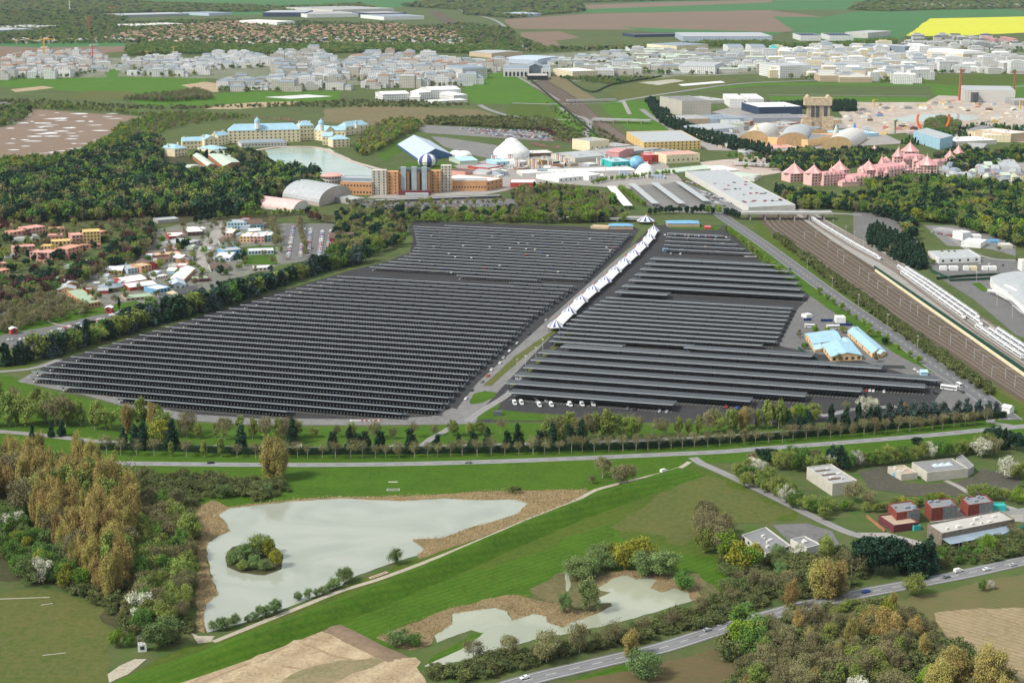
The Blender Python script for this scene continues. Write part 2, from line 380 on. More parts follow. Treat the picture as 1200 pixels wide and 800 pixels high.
# ---- middle distance
patch('woodland_floor', [(-60,205),(60,185),(130,180),(190,175),(240,190),(330,195),(378,225),(360,250),(300,262),(180,262),(120,262),(-60,262)], WOODF, 4, 4, 7)
patch('overflow_car_park', [(486,151),(500,147),(545,149),(640,156),(650,166),(560,160),(500,156)], ASPL, 6)
patch('service_yard', [(505,160),(520,161),(580,170),(600,176),(595,190),(555,182),(520,172)], ASPL, 6)
patch('village_paving', [(430,232),(520,196),(560,190),(580,185),(700,176),(780,192),(800,212),(745,222),(640,214),(600,222),(530,236)], CONC, 6)
patch('lawn', [(455,200),(480,190),(520,190),(545,200),(500,206),(470,206)], LUSH, 7, 1.5, 8)
patch('lawn', [(440,182),(470,163),(485,165),(470,178),(450,190)], LUSH, 7, 1.5, 8)
patch('lake', [(310,176),(335,172),(385,174),(405,184),(432,197),(458,204),(442,215),(436,228),(385,222),(350,214),(322,196)], LAKE, 9, 1.5, 10)
strip('promenade', [(300,176),(330,172),(372,173),(392,181),(412,189),(436,196),(462,204),(475,212)], 10, PINK, 10)
patch('town_paving', [(15,345),(70,325),(130,300),(180,270),(235,258),(330,262),(390,262),(395,300),(330,310),(265,330),(230,350),(175,368),(90,380),(20,400),(0,400),(0,350)], land('gritty_yard', [((0.13,0.13,0.115),(0.20,0.19,0.17)), ((0,0,0),(0.075,0.10,0.04)), ((0,0,0),(0.26,0.25,0.23))], (0.02,0.05,0.3)), 5, 1, 10)
patch('lawn', [(0,375),(30,358),(70,352),(120,360),(160,352),(165,362),(110,370),(60,382),(0,400)], LUSH, 7, 1, 8)
patch('lawn', [(280,290),(300,288),(322,288),(325,310),(285,310)], LUSH, 7, 1, 8)
patch('lawn', [(0,412),(60,408),(40,425),(30,432),(0,436)], GR, 7, 1, 8)
patch('visitor_car_park', [(0,393),(60,382),(120,368),(160,362),(150,374),(110,392),(55,408),(0,408)], ASPH, 8)
patch('visitor_car_park', [(335,263),(392,263),(385,306),(330,306)], ASPH, 8)
patch('visitor_car_park', [(420,234),(600,233),(610,240),(500,246),(430,246)], ASPH, 8)
patch('bus_station', [(738,218),(800,214),(860,236),(875,252),(780,248),(750,238)], ASPL, 6)
patch('studio_plaza', [(820,190),(900,182),(960,178),(985,186),(930,200),(880,208),(830,204)], PINK, 6)
patch('studio_yard', [(800,140),(860,125),(1000,140),(1060,168),(900,178),(830,176),(790,160)], CONC, 5)
patch('town_paving', [(400,100),(600,98),(760,92),(900,86),(1085,96),(1100,86),(1210,86),(1210,62),(1050,56),(900,56),(700,60),(560,68),(430,70),(320,66),(230,68),(60,68),(0,74),(0,92),(130,92),(250,92),(320,104)], land('town_ground', [((0.10,0.13,0.05),(0.24,0.23,0.19)), ((0,0,0),(0.30,0.28,0.26)), ((0,0,0),(0.08,0.12,0.04))], (0.006,0.02,0.08)), 2)
patch('construction_site', [(985,120),(1085,120),(1100,112),(1210,116),(1210,168),(1130,162),(1060,156),(1000,160),(985,140)], DUST, 7, 4, 30)
patch('settling_pool', [(1046,139),(1075,134),(1120,133),(1148,137),(1140,141),(1100,142),(1060,143)], LAKE, 9, 3, 15)
patch('park_paving', [(1100,195),(1210,190),(1210,225),(1160,225),(1100,220)], CONC, 5)
patch('service_yard', [(1083,264),(1130,265),(1190,285),(1190,300),(1160,292),(1110,288)], ASPL, 6)
patch('coach_park', [(1000,248),(1040,252),(1062,262),(1060,290),(1030,290),(1000,275)], ASPH, 6)
patch('coach_park', [(1083,300),(1190,304),(1210,312),(1210,400),(1190,392),(1140,350),(1100,325)], ASPH, 6)
patch('grass_bank', [(1138,332),(1148,331),(1160,341),(1152,342)], LUSH, 7)

# ---- the solar car park
LOT_L = [(484,259),(750,268),(738,288),(690,332),(640,382),(600,414),(566,442),(545,466),(545,482),(538,497),(450,498),(300,498),(210,492),(150,477),(95,462),(20,447),(45,433),(73,421),(120,407),(167,392),(230,372),(309,347),(407,318),(455,306),(480,296),(484,280),(478,268)]
LOT_R = [(765,264),(850,264),(880,285),(920,315),(975,358),(1030,402),(1080,430),(1130,452),(1165,468),(1175,484),(1120,490),(900,497),(700,494),(590,494),(540,497),(545,466),(600,414),(640,384),(692,334),(738,290)]
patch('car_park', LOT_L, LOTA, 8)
patch('car_park_apron', [(20,447),(45,433),(100,446),(90,455),(150,470),(220,485),(300,490),(420,491),(505,488),(530,478),(545,482),(538,497),(450,498),(300,498),(210,492),(150,477),(95,462)], ASPL, 9)
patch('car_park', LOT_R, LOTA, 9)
patch('service_area', [(912,405),(935,362),(952,345),(1030,402),(1080,430),(1130,452),(1165,468),(1170,480),(1120,484),(1095,470),(1108,452),(1000,420),(960,415)], ASPH, 10)
patch('access_road', [(536,497),(536,478),(560,448),(600,412),(645,372),(715,310),(745,285),(760,285),(700,340),(655,384),(640,400),(590,452),(570,474),(556,497)], ASPL, 11)
patch('planted_strip', [(566,452),(604,417),(652,384),(656,386),(612,420),(576,452)], OLIVE, 13, 0.5, 5)
patch('planted_strip', [(596,452),(640,412),(668,388),(672,390),(645,414),(604,452)], OLIVE, 13, 0.5, 5)
patch('grass_island', [(550,470),(556,461),(568,458),(582,460),(580,465),(565,472),(552,474)], LUSH, 13, 0.4, 4)
patch('grass_verge', [(557,484),(580,472),(587,474),(580,484),(600,489),(560,492)], LUSH, 13, 0.4, 4)
patch('grass_verge', [(585,480),(612,483),(640,485),(672,487),(670,493),(600,493),(575,492)], LUSH, 13, 0.4, 4)
patch('grass_verge', [(851,268),(860,262),(900,297),(935,322),(990,365),(1060,412),(1100,435),(1095,438),(1050,415),(980,368),(925,330),(890,305)], LUSH, 13, 0.6, 6)
patch('grass_verge', [(880,262),(895,262),(960,308),(1060,380),(1165,450),(1210,472),(1210,500),(1180,485),(1120,440),(1040,385),(960,330),(900,288)], GR, 5, 0.6, 6)
patch('grass_verge', [(780,264),(848,265),(840,270),(785,268)], LUSH, 13, 0.4, 5)

# ---- railway
patch('railway_ballast', [(886,252),(940,250),(975,275),(1025,311),(1080,346),(1140,388),(1210,437),(1210,478),(1165,450),(1120,421),(1060,382),(1005,345),(955,310),(905,275)], BALL, 10)
patch('railway_verge', [(905,276),(915,278),(1010,345),(1100,408),(1210,474),(1210,482),(1160,452),(1060,386),(955,314)], OLIVE, 9, 0.7, 6)
patch('railway_ballast', [(925,246),(944,244),(1000,276),(1060,306),(1085,330),(1120,352),(1210,412),(1210,440),(1140,391),(1080,349),(1025,314),(975,282)], CONC, 11)
patch('railway_ballast', [(616,97),(640,93),(684,120),(706,140),(760,176),(730,176),(655,122)], BALL, 6)
patch('railway_ballast', [(500,14),(516,14),(600,62),(580,62)], BALL, 6)

# ---- lower ground
patch('grass_verge', [(-40,436),(10,440),(60,458),(150,478),(210,494),(300,500),(450,500),(600,496),(900,499),(1120,492),(1178,486),(1215,495),(1215,520),(900,540),(600,550),(300,552),(-40,560)], LUSH, 4, 1, 10)
patch('meadow', [(120,550),(600,550),(800,540),(815,545),(800,552),(700,578),(560,620),(480,600),(250,600),(200,590)], LUSH, 5, 3.2, 7)
patch('meadow', [(812,545),(830,550),(900,585),(935,602),(930,610),(870,605),(840,640),(860,690),(850,700),(720,690),(640,690),(560,720),(440,760),(395,735),(375,722),(180,800),(140,840),(60,840),(190,770),(300,730),(560,625),(700,580)], GR, 6, 3.2, 7)
patch('meadow', [(375,722),(420,712),(520,680),(620,650),(720,610),(740,640),(870,660),(870,690),(720,700),(640,690),(560,722),(445,764),(400,738)], LUSH, 7, 3.2, 7)
patch('dry_meadow', [(760,590),(822,552),(870,575),(930,602),(900,612),(850,615),(800,640),(760,625),(715,618)], OLIVE, 8, 5, 7)
patch('meadow', [(-60,700),(60,690),(120,708),(132,745),(128,800),(120,860),(-60,860)], OLIVE, 6, 3.2, 7)
patch('woodland_floor', [(-60,600),(30,560),(150,575),(222,600),(222,735),(165,752),(132,742),(112,702),(60,682),(-60,680)], WOODF, 8, 4, 7)
patch('woodland_floor', [(850,745),(940,715),(1040,705),(1080,730),(1130,765),(1210,810),(1210,880),(850,880)], WOODF, 7, 4, 7)
patch('ploughed_field', [(1040,706),(1090,695),(1215,668),(1215,815),(1150,778),(1085,735)], land('sown_field', [((0.075,0.115,0.025),(0.11,0.12,0.04)), ((0,0,0),(0.15,0.12,0.06)), ((0,0,0),(0.14,0.12,0.06))], (0.01,0.05,0.3), stripe=(2.3, 3.5, (0.2,0.15,0.09), 0.25)), 8, 1.6, 5)
patch('ploughed_field', [(1095,718),(1150,712),(1215,712),(1215,812),(1170,788),(1110,748)], land('bare_furrows', [((0.27,0.20,0.115),(0.33,0.25,0.15)), ((0,0,0),(0.17,0.145,0.06)), ((0,0,0),(0.38,0.30,0.2))], (0.012,0.05,0.3), stripe=(2.3, 3.5, (0.17,0.14,0.07), 0.4)), 9, 1.6, 5)
patch('ploughed_field', [(775,777),(850,756),(872,762),(900,812),(880,860),(640,860),(660,800)], land('stubble_field', [((0.12,0.085,0.045),(0.14,0.10,0.05)), ((0,0,0),(0.08,0.09,0.03)), ((0,0,0),(0.15,0.11,0.06))], (0.02,0.08,0.4), stripe=(2.0, 4, (0.09,0.09,0.04), 0.3)), 8, 1.6, 5)
patch('crop_field', [(590,860),(640,806),(725,779),(775,779),(755,795),(740,860)], LUSH, 7, 1.2, 5)
patch('earthworks', [(150,860),(185,800),(255,768),(300,752),(345,732),(372,727),(398,737),(440,758),(466,771),(487,770),(500,800),(500,860)], SAND, 12, 2.2, 5)
patch('topsoil_heap', [(185,802),(250,770),(300,752),(350,728),(378,727),(350,738),(300,760),(240,785),(200,806)], PEAT, 13, 1.8, 5)
patch('topsoil_heap', [(378,727),(402,737),(440,758),(466,771),(440,770),(412,756),(395,745),(370,737)], PEAT, 13, 1.8, 5)
patch('topsoil_heap', [(330,800),(352,788),(395,774),(460,770),(440,780),(390,800),(370,860),(300,860)], land('weedy_soil', [((0.2,0.17,0.085),(0.26,0.2,0.12)), ((0,0,0),(0.09,0.11,0.03)), ((0,0,0),(0.3,0.24,0.16))], (0.03,0.1,0.5)), 13, 1.8, 5)
POND_P = [(256,603),(268,596),(300,592),(345,587),(400,584),(470,587),(520,584),(560,586),(603,585),(618,590),(606,602),(575,612),(545,620),(520,630),(483,632),(497,644),(488,651),(455,661),(412,677),(400,686),(360,703),(325,716),(290,728),(243,741),(239,725),(241,708),(256,697),(251,683),(246,668),(242,645),(244,636),(256,628),(270,622),(264,611)]
POND2_P = [(497,781),(522,767),(545,757),(566,742),(552,738),(530,746),(512,753),(509,745),(530,731),(530,719),(550,716),(580,712),(594,716),(600,727),(625,719),(640,722),(641,729),(660,735),(667,730),(682,725),(700,719),(717,710),(716,706),(699,707),(702,700),(716,694),(704,692),(701,689),(720,677),(735,674),(745,679),(760,676),(770,680),(762,689),(775,694),(790,689),(807,695),(811,704),(797,708),(775,715),(725,729),(667,742),(632,748),(600,757),(562,769),(525,778)]
REED1 = [(222,598),(250,586),(268,594),(300,590),(345,585),(400,582),(440,582),(500,580),(560,576),(650,574),(690,574),(672,588),(640,602),(600,616),(550,634),(506,650),(492,655),(488,651),(497,644),(483,632),(520,630),(545,620),(575,612),(606,602),(618,590),(603,585),(560,586),(520,584),(470,587),(400,584),(345,587),(300,592),(268,596),(256,603),(264,611),(270,622),(256,628),(244,636),(242,645),(246,668),(251,683),(256,697),(241,708),(239,725),(240,742),(230,738),(230,700),(234,660),(226,640)]
REED2 = [(440,747),(480,731),(530,712),(580,700),(605,697),(640,705),(682,716),(700,719),(682,727),(667,731),(660,736),(641,730),(640,723),(625,720),(600,728),(594,717),(580,713),(550,717),(531,720),(531,732),(510,745),(505,755),(480,762)]
REED3 = [(690,686),(701,689),(720,677),(735,674),(745,679),(760,676),(770,680),(762,689),(775,694),(790,689),(807,695),(811,704),(822,700),(815,684),(770,672),(735,667),(700,676)]
patch('reed_bed_floor', REED1, REEDG, 8, 1.5, 5)
patch('reed_bed_floor', REED2, REEDG, 9, 1.5, 5)
patch('reed_bed_floor', REED3, REEDG, 9, 1.5, 5)
patch('marsh_floor', [(620,690),(660,670),(700,668),(820,672),(850,700),(812,704),(700,719),(640,705)], land('marsh', [((0.07,0.085,0.025),(0.13,0.11,0.05)), ((0,0,0),(0.05,0.07,0.02)), ((0,0,0),(0.2,0.16,0.09))], (0.02,0.06,0.4)), 8, 2.5, 5)
patch('pond', POND_P, POND, 10, 0.7, 4)
patch('small_pond', POND2_P, MURK, 11, 0.6, 3)
patch('stream', [(662,672),(672,668),(674,670),(667,677),(669,684),(666,693),(663,692),(663,682)], MURK, 11, 0.5, 3)
patch('pond_island', [(264,652),(272,641),(300,634),(320,638),(332,650),(330,667),(310,674),(282,671),(266,664)], WOODF, 13, 0.5, 4)
patch('grass_spit', [(500,778),(508,768),(530,757),(556,742),(566,741),(562,746),(545,758),(522,769)], LUSH, 13, 0.4, 4)

RUT = land('wheel_rut', [((0.24,0.17,0.095),(0.34,0.25,0.16)), ((0,0,0),(0.20,0.13,0.08)), ((0,0,0),(0.4,0.3,0.2))], (0.05,0.2,0.8))
for q in [[(200,815),(260,790),(320,765),(360,748),(385,752)],[(215,822),(280,796),(335,774),(380,762)],[(240,812),(290,786),(330,758),(352,742),(372,745)],[(190,812),(240,784),(300,764),(345,750)],[(340,750),(365,757),(390,768),(430,776)],[(300,770),(330,780),(352,783)],[(225,800),(262,778),(300,762)]]: strip('wheel_rut', q, 1.6, RUT, 14)
# ---- dike along the pond: a real bank
def ridge(name, pts, back, front, h, m, top=3.0):
    P = smooth_line(world_poly(pts), 10); b = MB(); prof = [(back, 0), (back*.55, h*.55), (top*.5, h), (-top*.5, h), (-front*.55, h*.45), (-front, 0)]
    for i, p in enumerate(P):
        d = (P[min(i+1, len(P)-1)]-P[max(i-1, 0)]).normalized(); nn = Vector((-d.y, d.x, 0))
        k = min(1, i/6, (len(P)-1-i)/6)
        for o, z in prof:
            q = p + nn*(o + rnd.uniform(-.3, .3)); b.v.append((q.x, q.y, 0.1 + z*k + (rnd.uniform(-.12, .12) if z else 0)))
    n = len(prof)
    for i in range(len(P)-1):
        for j in range(n-1): b.f.append((i*n+j, i*n+j+1, (i+1)*n+j+1, (i+1)*n+j)); b.mi.append(0)
    o = b.build(name, m, smooth=True); o['kind'] = 'structure'; return o
o = ridge('grass_dike', [(120,822),(180,797),(250,773),(300,755),(350,736),(400,716),(450,696),(500,675),(550,653),(600,631),(650,610),(700,591),(750,573),(800,556),(815,552)], 12, 11, 6.0, LUSH)
ridge('topsoil_heap', [(183,806),(215,789),(252,772),(300,753),(350,730),(376,728)], 4, 5, 2.6, PEAT, 2)
ridge('topsoil_heap', [(378,729),(404,742),(440,760),(468,773)], 5, 6, 2.2, PEAT, 2)
for q, hh_ in [([(225,792),(240,784),(252,779)],1.6),([(330,757),(345,752),(356,753)],1.8),([(290,775),(305,768),(318,766)],1.2),([(380,757),(396,760),(410,766)],1.5),([(262,796),(280,790),(290,783)],1.0)]: ridge('earth_mound', q, 4, 5, hh_, SAND, 1.5)
ridge('topsoil_heap', [(260,800),(300,782),(345,770),(385,772)], 4, 6, 1.6, SAND, 3)
ridge('topsoil_heap', [(330,802),(360,786),(400,777),(450,775)], 3, 4, 1.4, MATS['weedy_soil'], 2)
strip('gravel_track', [(808,541),(797,548),(770,556),(740,563),(705,572),(692,577),(668,590),(640,600),(600,617),(560,634),(500,658),(440,680),(400,692),(360,708),(300,732),(250,752)], 3.2, TRACKD, 14)
patch('gravel_patch', [(222,740),(232,745),(252,745),(247,752),(232,754)], TRACKD, 14, 1.5, 5)
patch('gravel_patch', [(140,780),(158,772),(172,772),(160,782),(150,790),(128,800),(126,790)], TRACKD, 14, 1.5, 5)

# ---- roads
RD = roadmat('road_asphalt', (0.19,0.19,0.195), edge=0.35, half=3.75)
RDW = roadmat('main_road_asphalt', (0.17,0.17,0.175), edge=1.4, half=5.5, solid=False)
RDP = roadmat('lane_asphalt', (0.22,0.215,0.21), dash=False)
RDD = roadmat('ring_road_asphalt', (0.13,0.13,0.135), edge=0.5, half=8)
strip('road', [(-60,536),(60,541),(155,543),(300,544.5),(400,544.5),(500,543),(600,540),(700,536),(800,531.5),(850,529),(900,525),(1000,517.5),(1100,509),(1150,504),(1215,498)], 8.0, RD, 13)
strip('parking_road', [(-40,503),(30,508),(115,517),(180,520.5),(240,523.5),(300,525),(400,525.5),(460,524.5),(600,521),(700,517.5),(800,514),(900,508),(960,503),(1010,497)], 7, RDP, 13)
strip('main_road', [(560,815),(620,796),(725,771),(775,759),(850,735.5),(937,711),(1000,697),(1075,683),(1137,671),(1200,657),(1270,643)], 11, RDW, 13)
strip('lane', [(812,536),(822,543),(845,553),(900,579),(940,599),(975,616),(1000,626),(1025,632)], 6.5, RDP, 14)
strip('ring_road', [(838,246),(850,256),(893,285),(930,312),(975,345),(1020,376),(1060,403),(1100,432),(1145,461),(1185,492)], 16, RDD, 14)
strip('lane', [(1180,484),(1168,487),(1160,494),(1185,499)], 6, RDP, 15)
strip('lane', [(1160,594),(1180,600),(1215,596)], 8, RDP, 14)
patch('lane_yard', [(1005,624),(1040,624),(1100,640),(1060,650),(1010,636)], CONC, 12)
patch('yard', [(905,615),(945,613),(975,622),(985,640),(960,652),(930,640)], ASPH, 12)
YARD = land('mossy_asphalt', [((0.065,0.062,0.058),(0.085,0.08,0.07)), ((0,0,0),(0.055,0.06,0.035)), ((0,0,0),(0.12,0.11,0.08))], (0.02,0.07,0.4))
patch('yard', [(1006,553),(1040,545),(1056,562),(1060,578),(1020,573)], YARD, 12, .6, 6)
patch('yard', [(1057,566),(1088,567),(1120,566),(1143,557),(1150,550),(1170,553),(1196,560),(1194,574),(1130,582),(1060,581)], YARD, 12, .6, 6)
strip('ramp', [(1108,563),(1125,571),(1142,582)], 4, CONC, 14)
patch('yard', [(1090,598),(1180,592),(1200,598),(1200,612),(1150,606),(1090,612)], CONC, 11)
strip('access_lane', [(532,498),(520,506),(505,514),(495,522)], 5, RDP, 14)
strip('access_lane', [(952,481),(965,487),(1000,480),(1050,476)], 6, RDP, 14)
strip('perimeter_road', [(-30,437),(20,434),(45,430),(70,421)], 6, RDP, 12)
strip('perimeter_road', [(548,494),(562,483),(590,466),(600,458)], 6, RDP, 14)
strip('gravel_path', [(30,358),(50,366),(60,370),(56,376),(66,380),(90,384)], 2, TRACKD, 14)
strip('wooded_drive', [(157,186),(163,178),(169,165)], 9, RDP, 12)
strip('lane', [(0,126),(10,133),(14,142)], 10, RDP, 12)
strip('town_street', [(244,316),(240,295),(256,272),(264,262)], 16, CONC, 9)
strip('lane', [(440,262),(452,272),(455,282),(440,290)], 9, RDP, 9)
strip('lane', [(1068,262),(1066,275),(1076,290)], 8, RDP, 9)
strip('lane', [(562,123),(574,129),(600,136),(650,140),(720,142)], 12, RDP, 9)
strip('lane', [(600,121),(650,122),(720,120),(735,117),(800,107),(870,98),(960,94)], 14, RDP, 9)
strip('lane', [(607,90),(630,103),(655,118)], 9, RDP, 9)
strip('lane', [(656,126),(670,134),(690,142),(685,162)], 12, RDP, 9)
strip('lane', [(752,128),(765,138),(785,150),(800,168)], 12, RDP, 9)
strip('lane', [(900,111.5),(1000,112),(1090,113)], 7, RDP, 9)
strip('lane', [(1160,104),(1210,100)], 14, RDP, 9)
strip('lane', [(505,2),(528,6),(545,14),(580,24),(600,40),(620,60)], 16, RDP, 9)
strip('lane', [(730,118),(734,126),(738,134)], 8, CONC, 9)
strip('path', [(805,245),(900,248),(970,250),(1010,252)], 9, RDP, 12)
strip('path', [(1100,268),(1150,300),(1215,306)], 6, RDP, 12)
# ------------------------------------------------------------------ foliage meshes
def quads_mesh(name, C, size, mats, mi=None, up=0.0, aspect=1.0, seed=0, outward=None):
    """N small leaf-clump faces centred on C, facing every way; up>0 makes them stand like twigs"""
    r = np.random.RandomState(seed); N = len(C)
    nrm = r.normal(size=(N, 3))
    if outward is not None: nrm = nrm*0.75 + outward
    nrm /= np.linalg.norm(nrm, axis=1)[:, None] + 1e-9
    a = r.normal(size=(N, 3))
    if up: a = a*(1-up) + np.array([0, 0, 1.0])*up*2
    a -= nrm*(a*nrm).sum(1)[:, None]; a /= np.linalg.norm(a, axis=1)[:, None] + 1e-9
    b = np.cross(nrm, a)
    s = (size*(0.6+0.8*r.rand(N)))[:, None] if np.isscalar(size) else (size*(0.6+0.8*r.rand(N)))[:, None]
    a = a*s*aspect*0.5; b = b*s*0.5
    bend = nrm*s*0.12
    V = np.stack([C-a-b*0.7, C+a*0.2-b+bend, C+a+b*0.5, C-a*0.3+b+bend], 1).reshape(-1, 3)
    me = bpy.data.meshes.new(name)
    me.vertices.add(4*N); me.vertices.foreach_set('co', V.astype(np.float32).ravel())
    me.loops.add(4*N); me.loops.foreach_set('vertex_index', np.arange(4*N, dtype=np.int32))
    me.polygons.add(N); me.polygons.foreach_set('loop_start', np.arange(0, 4*N, 4, dtype=np.int32))
    me.polygons.foreach_set('loop_total', np.full(N, 4, dtype=np.int32))
    for m in mats: me.materials.append(m)
    if mi is not None: me.polygons.foreach_set('material_index', mi.astype(np.int32))
    me.update(calc_edges=True); me.validate(); return me
def clump_points(r, shape, nclump, nleaf, spread):
    """leaf positions gathered round clump centres spread through the crown's volume; outward directions too"""
    cc = []
    while len(cc) < nclump:
        p = r.uniform(-1, 1, 3)
        if shape(p, r): cc.append(p)
    cc = np.array(cc)
    k = r.randint(0, nclump, nleaf)
    d = r.normal(size=(nleaf, 3)); d /= np.linalg.norm(d, axis=1)[:, None]
    d *= (r.rand(nleaf) ** 0.6)[:, None]*1.15
    w8 = (0.6+0.9*r.rand(nclump))[k][:, None]
    P = cc[k] + d*spread*w8 + r.normal(size=(nleaf, 3))*.05
    return P, d
def sh_round(p, r):
    q = math.sqrt(p[0]**2+p[1]**2+(p[2])**2); return 0.25 < q < 0.86
def sh_tall(p, r):
    w = 0.80*(1-abs(p[2]*0.75)**2.2); return math.hypot(p[0], p[1]) < w
def sh_cone(p, r):
    return math.hypot(p[0], p[1]) < 0.80*(1-(p[2]+1)/2)**0.85+0.03
def sh_dome(p, r):
    return p[2] > -0.7 and 0.2 < math.sqrt(p[0]**2+p[1]**2+(p[2]*0.9)**2) < 0.88
def crown_mesh(name, kind, mats, h, rad, z0, n, leaf, seed, nclump=26, spread=0.30, shape=sh_round, up=0.0, aspect=1.0):
    r = np.random.RandomState(seed)
    P, d = clump_points(r, shape, nclump, n, spread)
    C = P*np.array([rad, rad, (h-z0)/2*1.0]) + np.array([0, 0, z0+(h-z0)/2])
    C[:, 0] *= r.uniform(.78, 1.2); C[:, 1] *= r.uniform(.78, 1.2); C[:, 0] += (C[:, 2]/h)*r.uniform(-.08, .08)*h; C += np.sin(C[:, [1, 2, 0]]*(2.2/rad)+r.uniform(0, 6, 3))*rad*.10
    mi = None
    if len(mats) > 1: mi = (r.rand(n) < 0.12).astype(int)
    return quads_mesh(name, C, leaf, mats, mi, up, aspect, seed+1, outward=d*0.9+np.array([0, 0, 0.35]))
def trunk_mesh(name, m, h, r0, limbs, rad, seed, z1=None):
    rr = random.Random(seed); b = MB()
    z1 = z1 or h*0.8
    lean = Vector((rr.uniform(-.4, .4), rr.uniform(-.4, .4), 0))
    b.tube((0, 0, -0.3), Vector((0, 0, z1*0.5))+lean*.5, r0, r0*.65, 6); b.tube(Vector((0, 0, z1*0.5))+lean*.5, Vector((0, 0, z1))+lean, r0*.65, r0*.15, 5)
    for i in range(limbs):
        z = z1*rr.uniform(.3, .8); a = rr.uniform(0, 6.28); L = rad*rr.uniform(.55, .95)
        s = Vector((0, 0, z))+lean*(z/z1); e = s+Vector((math.cos(a)*L, math.sin(a)*L, L*rr.uniform(.5, 1.1)))
        b.tube(s, e, r0*.3, r0*.06, 4)
    return b.mesh(name, m)
BARK = flat('bark', (0.16,0.13,0.10), 0.9, 0.1, 0.2, 1.5)
PALEB = flat('pale_bark', (0.36,0.33,0.28), 0.9, 0.1, 0.2, 1.5)
LM = {}
def L_(n, a, b, hue=0.03): LM[n] = leafmat(n, (a, b), hue)
L_('conifer_needles', (0.012,0.040,0.022), (0.028,0.073,0.037), 0.02)
L_('blue_needles', (0.040,0.072,0.062), (0.068,0.105,0.088), 0.02)
L_('fresh_leaves', (0.127,0.228,0.020), (0.201,0.318,0.039), 0.012)
L_('olive_leaves', (0.156,0.206,0.041), (0.240,0.294,0.072), 0.016)
L_('green_leaves', (0.069,0.150,0.024), (0.119,0.227,0.043), 0.010)
L_('bare_twigs', (0.150,0.140,0.062), (0.240,0.225,0.110), 0.015)
L_('golden_twigs', (0.255,0.205,0.062), (0.400,0.320,0.105), 0.022)
L_('yellow_leaves', (0.200,0.215,0.022), (0.300,0.300,0.040), 0.010)
L_('white_blossom', (0.418,0.429,0.297), (0.682,0.671,0.550), 0.01)
L_('pink_blossom', (0.420,0.130,0.190), (0.560,0.220,0.290), 0.02)
L_('dark_red_leaves', (0.075,0.030,0.032), (0.120,0.050,0.048), 0.02)
L_('hedge_leaves', (0.010,0.030,0.013), (0.022,0.050,0.022), 0.01)
L_('mistletoe', (0.05,0.08,0.02), (0.07,0.10,0.03), 0.01)
L_('reed_stalks', (0.300,0.200,0.105), (0.420,0.300,0.175), 0.01)
L_('shrub_leaves', (0.078,0.105,0.030), (0.150,0.170,0.062), 0.018)
L_('willow_leaves', (0.111,0.176,0.054), (0.182,0.260,0.090), 0.02)
# kind: (leaf material, shape, radius/height, crown base, leaf count, leaf size, trunk material, up, aspect, spread, clumps)
KIND = {
 'conifer_tree': ('conifer_needles', sh_cone, .24, .06, 2600, 1.0, BARK, 0, 1, .20, 60),
 'blue_conifer': ('blue_needles', sh_cone, .30, .06, 2400, 1.0, BARK, 0, 1, .22, 50),
 'cypress_tree': ('conifer_needles', sh_tall, .13, .02, 1200, .9, BARK, 0, 1, .22, 40),
 'pine_tree': ('conifer_needles', sh_dome, .36, .22, 2200, 1.0, BARK, 0, 1, .28, 30),
 'young_leaf_tree': ('fresh_leaves', sh_round, .36, .16, 3400, .58, BARK, 0, 1, .30, 28),
 'olive_leaf_tree': ('olive_leaves', sh_round, .34, .15, 3400, .52, BARK, 0.2, 1.2, .32, 28),
 'green_leaf_tree': ('green_leaves', sh_round, .38, .12, 3600, .6, BARK, 0, 1, .30, 28),
 'bare_tree': ('bare_twigs', sh_round, .34, .20, 2300, .28, PALEB, 0.55, 3.2, .36, 30),
 'street_tree': ('bare_twigs', sh_round, .30, .40, 850, .28, PALEB, 0.6, 3.4, .42, 20),
 'poplar_tree': ('golden_twigs', sh_tall, .19, .10, 9000, .19, PALEB, 0.6, 3.2, .32, 60),
 'yellow_tree': ('yellow_leaves', sh_round, .36, .14, 2300, .7, BARK, 0, 1, .30, 26),
 'blossom_tree': ('white_blossom', sh_round, .42, .12, 2300, .6, BARK, 0, 1, .30, 26),
 'cherry_tree': ('pink_blossom', sh_round, .5, .2, 900, .8, BARK, 0, 1, .34, 14),
 'dark_red_tree': ('dark_red_leaves', sh_round, .42, .15, 1500, .8, BARK, 0, 1, .32, 20),
 'willow_tree': ('willow_leaves', sh_dome, .42, .08, 3600, .48, BARK, 0.4, 1.6, .30, 28),
 'shrub': ('shrub_leaves', sh_dome, .62, .0, 1500, .36, BARK, 0.2, 1.4, .34, 18),
 'tall_green_tree': ('olive_leaves', sh_tall, .21, .14, 3600, .48, PALEB, 0.35, 1.6, .24, 36),
}
PROTO = {}
H0 = 14.0
def proto(kind, v, lod=0):
    k = (kind, v, lod)
    if k in PROTO: return PROTO[k]
    mat, shp, rr, z0, n, lf, bark, up, asp, sp, nc = KIND[kind]
    hh = 4.0 if kind == 'shrub' else H0
    q = (1.5, .5, .22)[lod]; ls = lf*(.78, 1.35, 1.9)[lod]
    if kind == 'shrub': ls *= .9
    mats = [LM[mat]]
    seed = abs(hash(kind)) % 1000 if False else sum(map(ord, kind)) + 17*v
    cm_ = crown_mesh(kind+'_crown', kind, mats, hh, hh*rr*1.12, hh*z0, int(n*q), ls, seed, max(8, int(nc*(1, .7, .5)[lod])), sp*(1, 1.1, 1.25)[lod], shp, up, asp)
    tm = trunk_mesh(kind+'_trunk', bark, hh, .30 if hh > 5 else .12, 7 if lod == 0 else 2, hh*rr, seed, hh*(.93 if shp in (sh_cone, sh_tall) else .72))
    if kind == 'poplar_tree' and lod == 0:
        b = MB()
    PROTO[k] = (cm_, tm, hh); return PROTO[k]
TREES = []
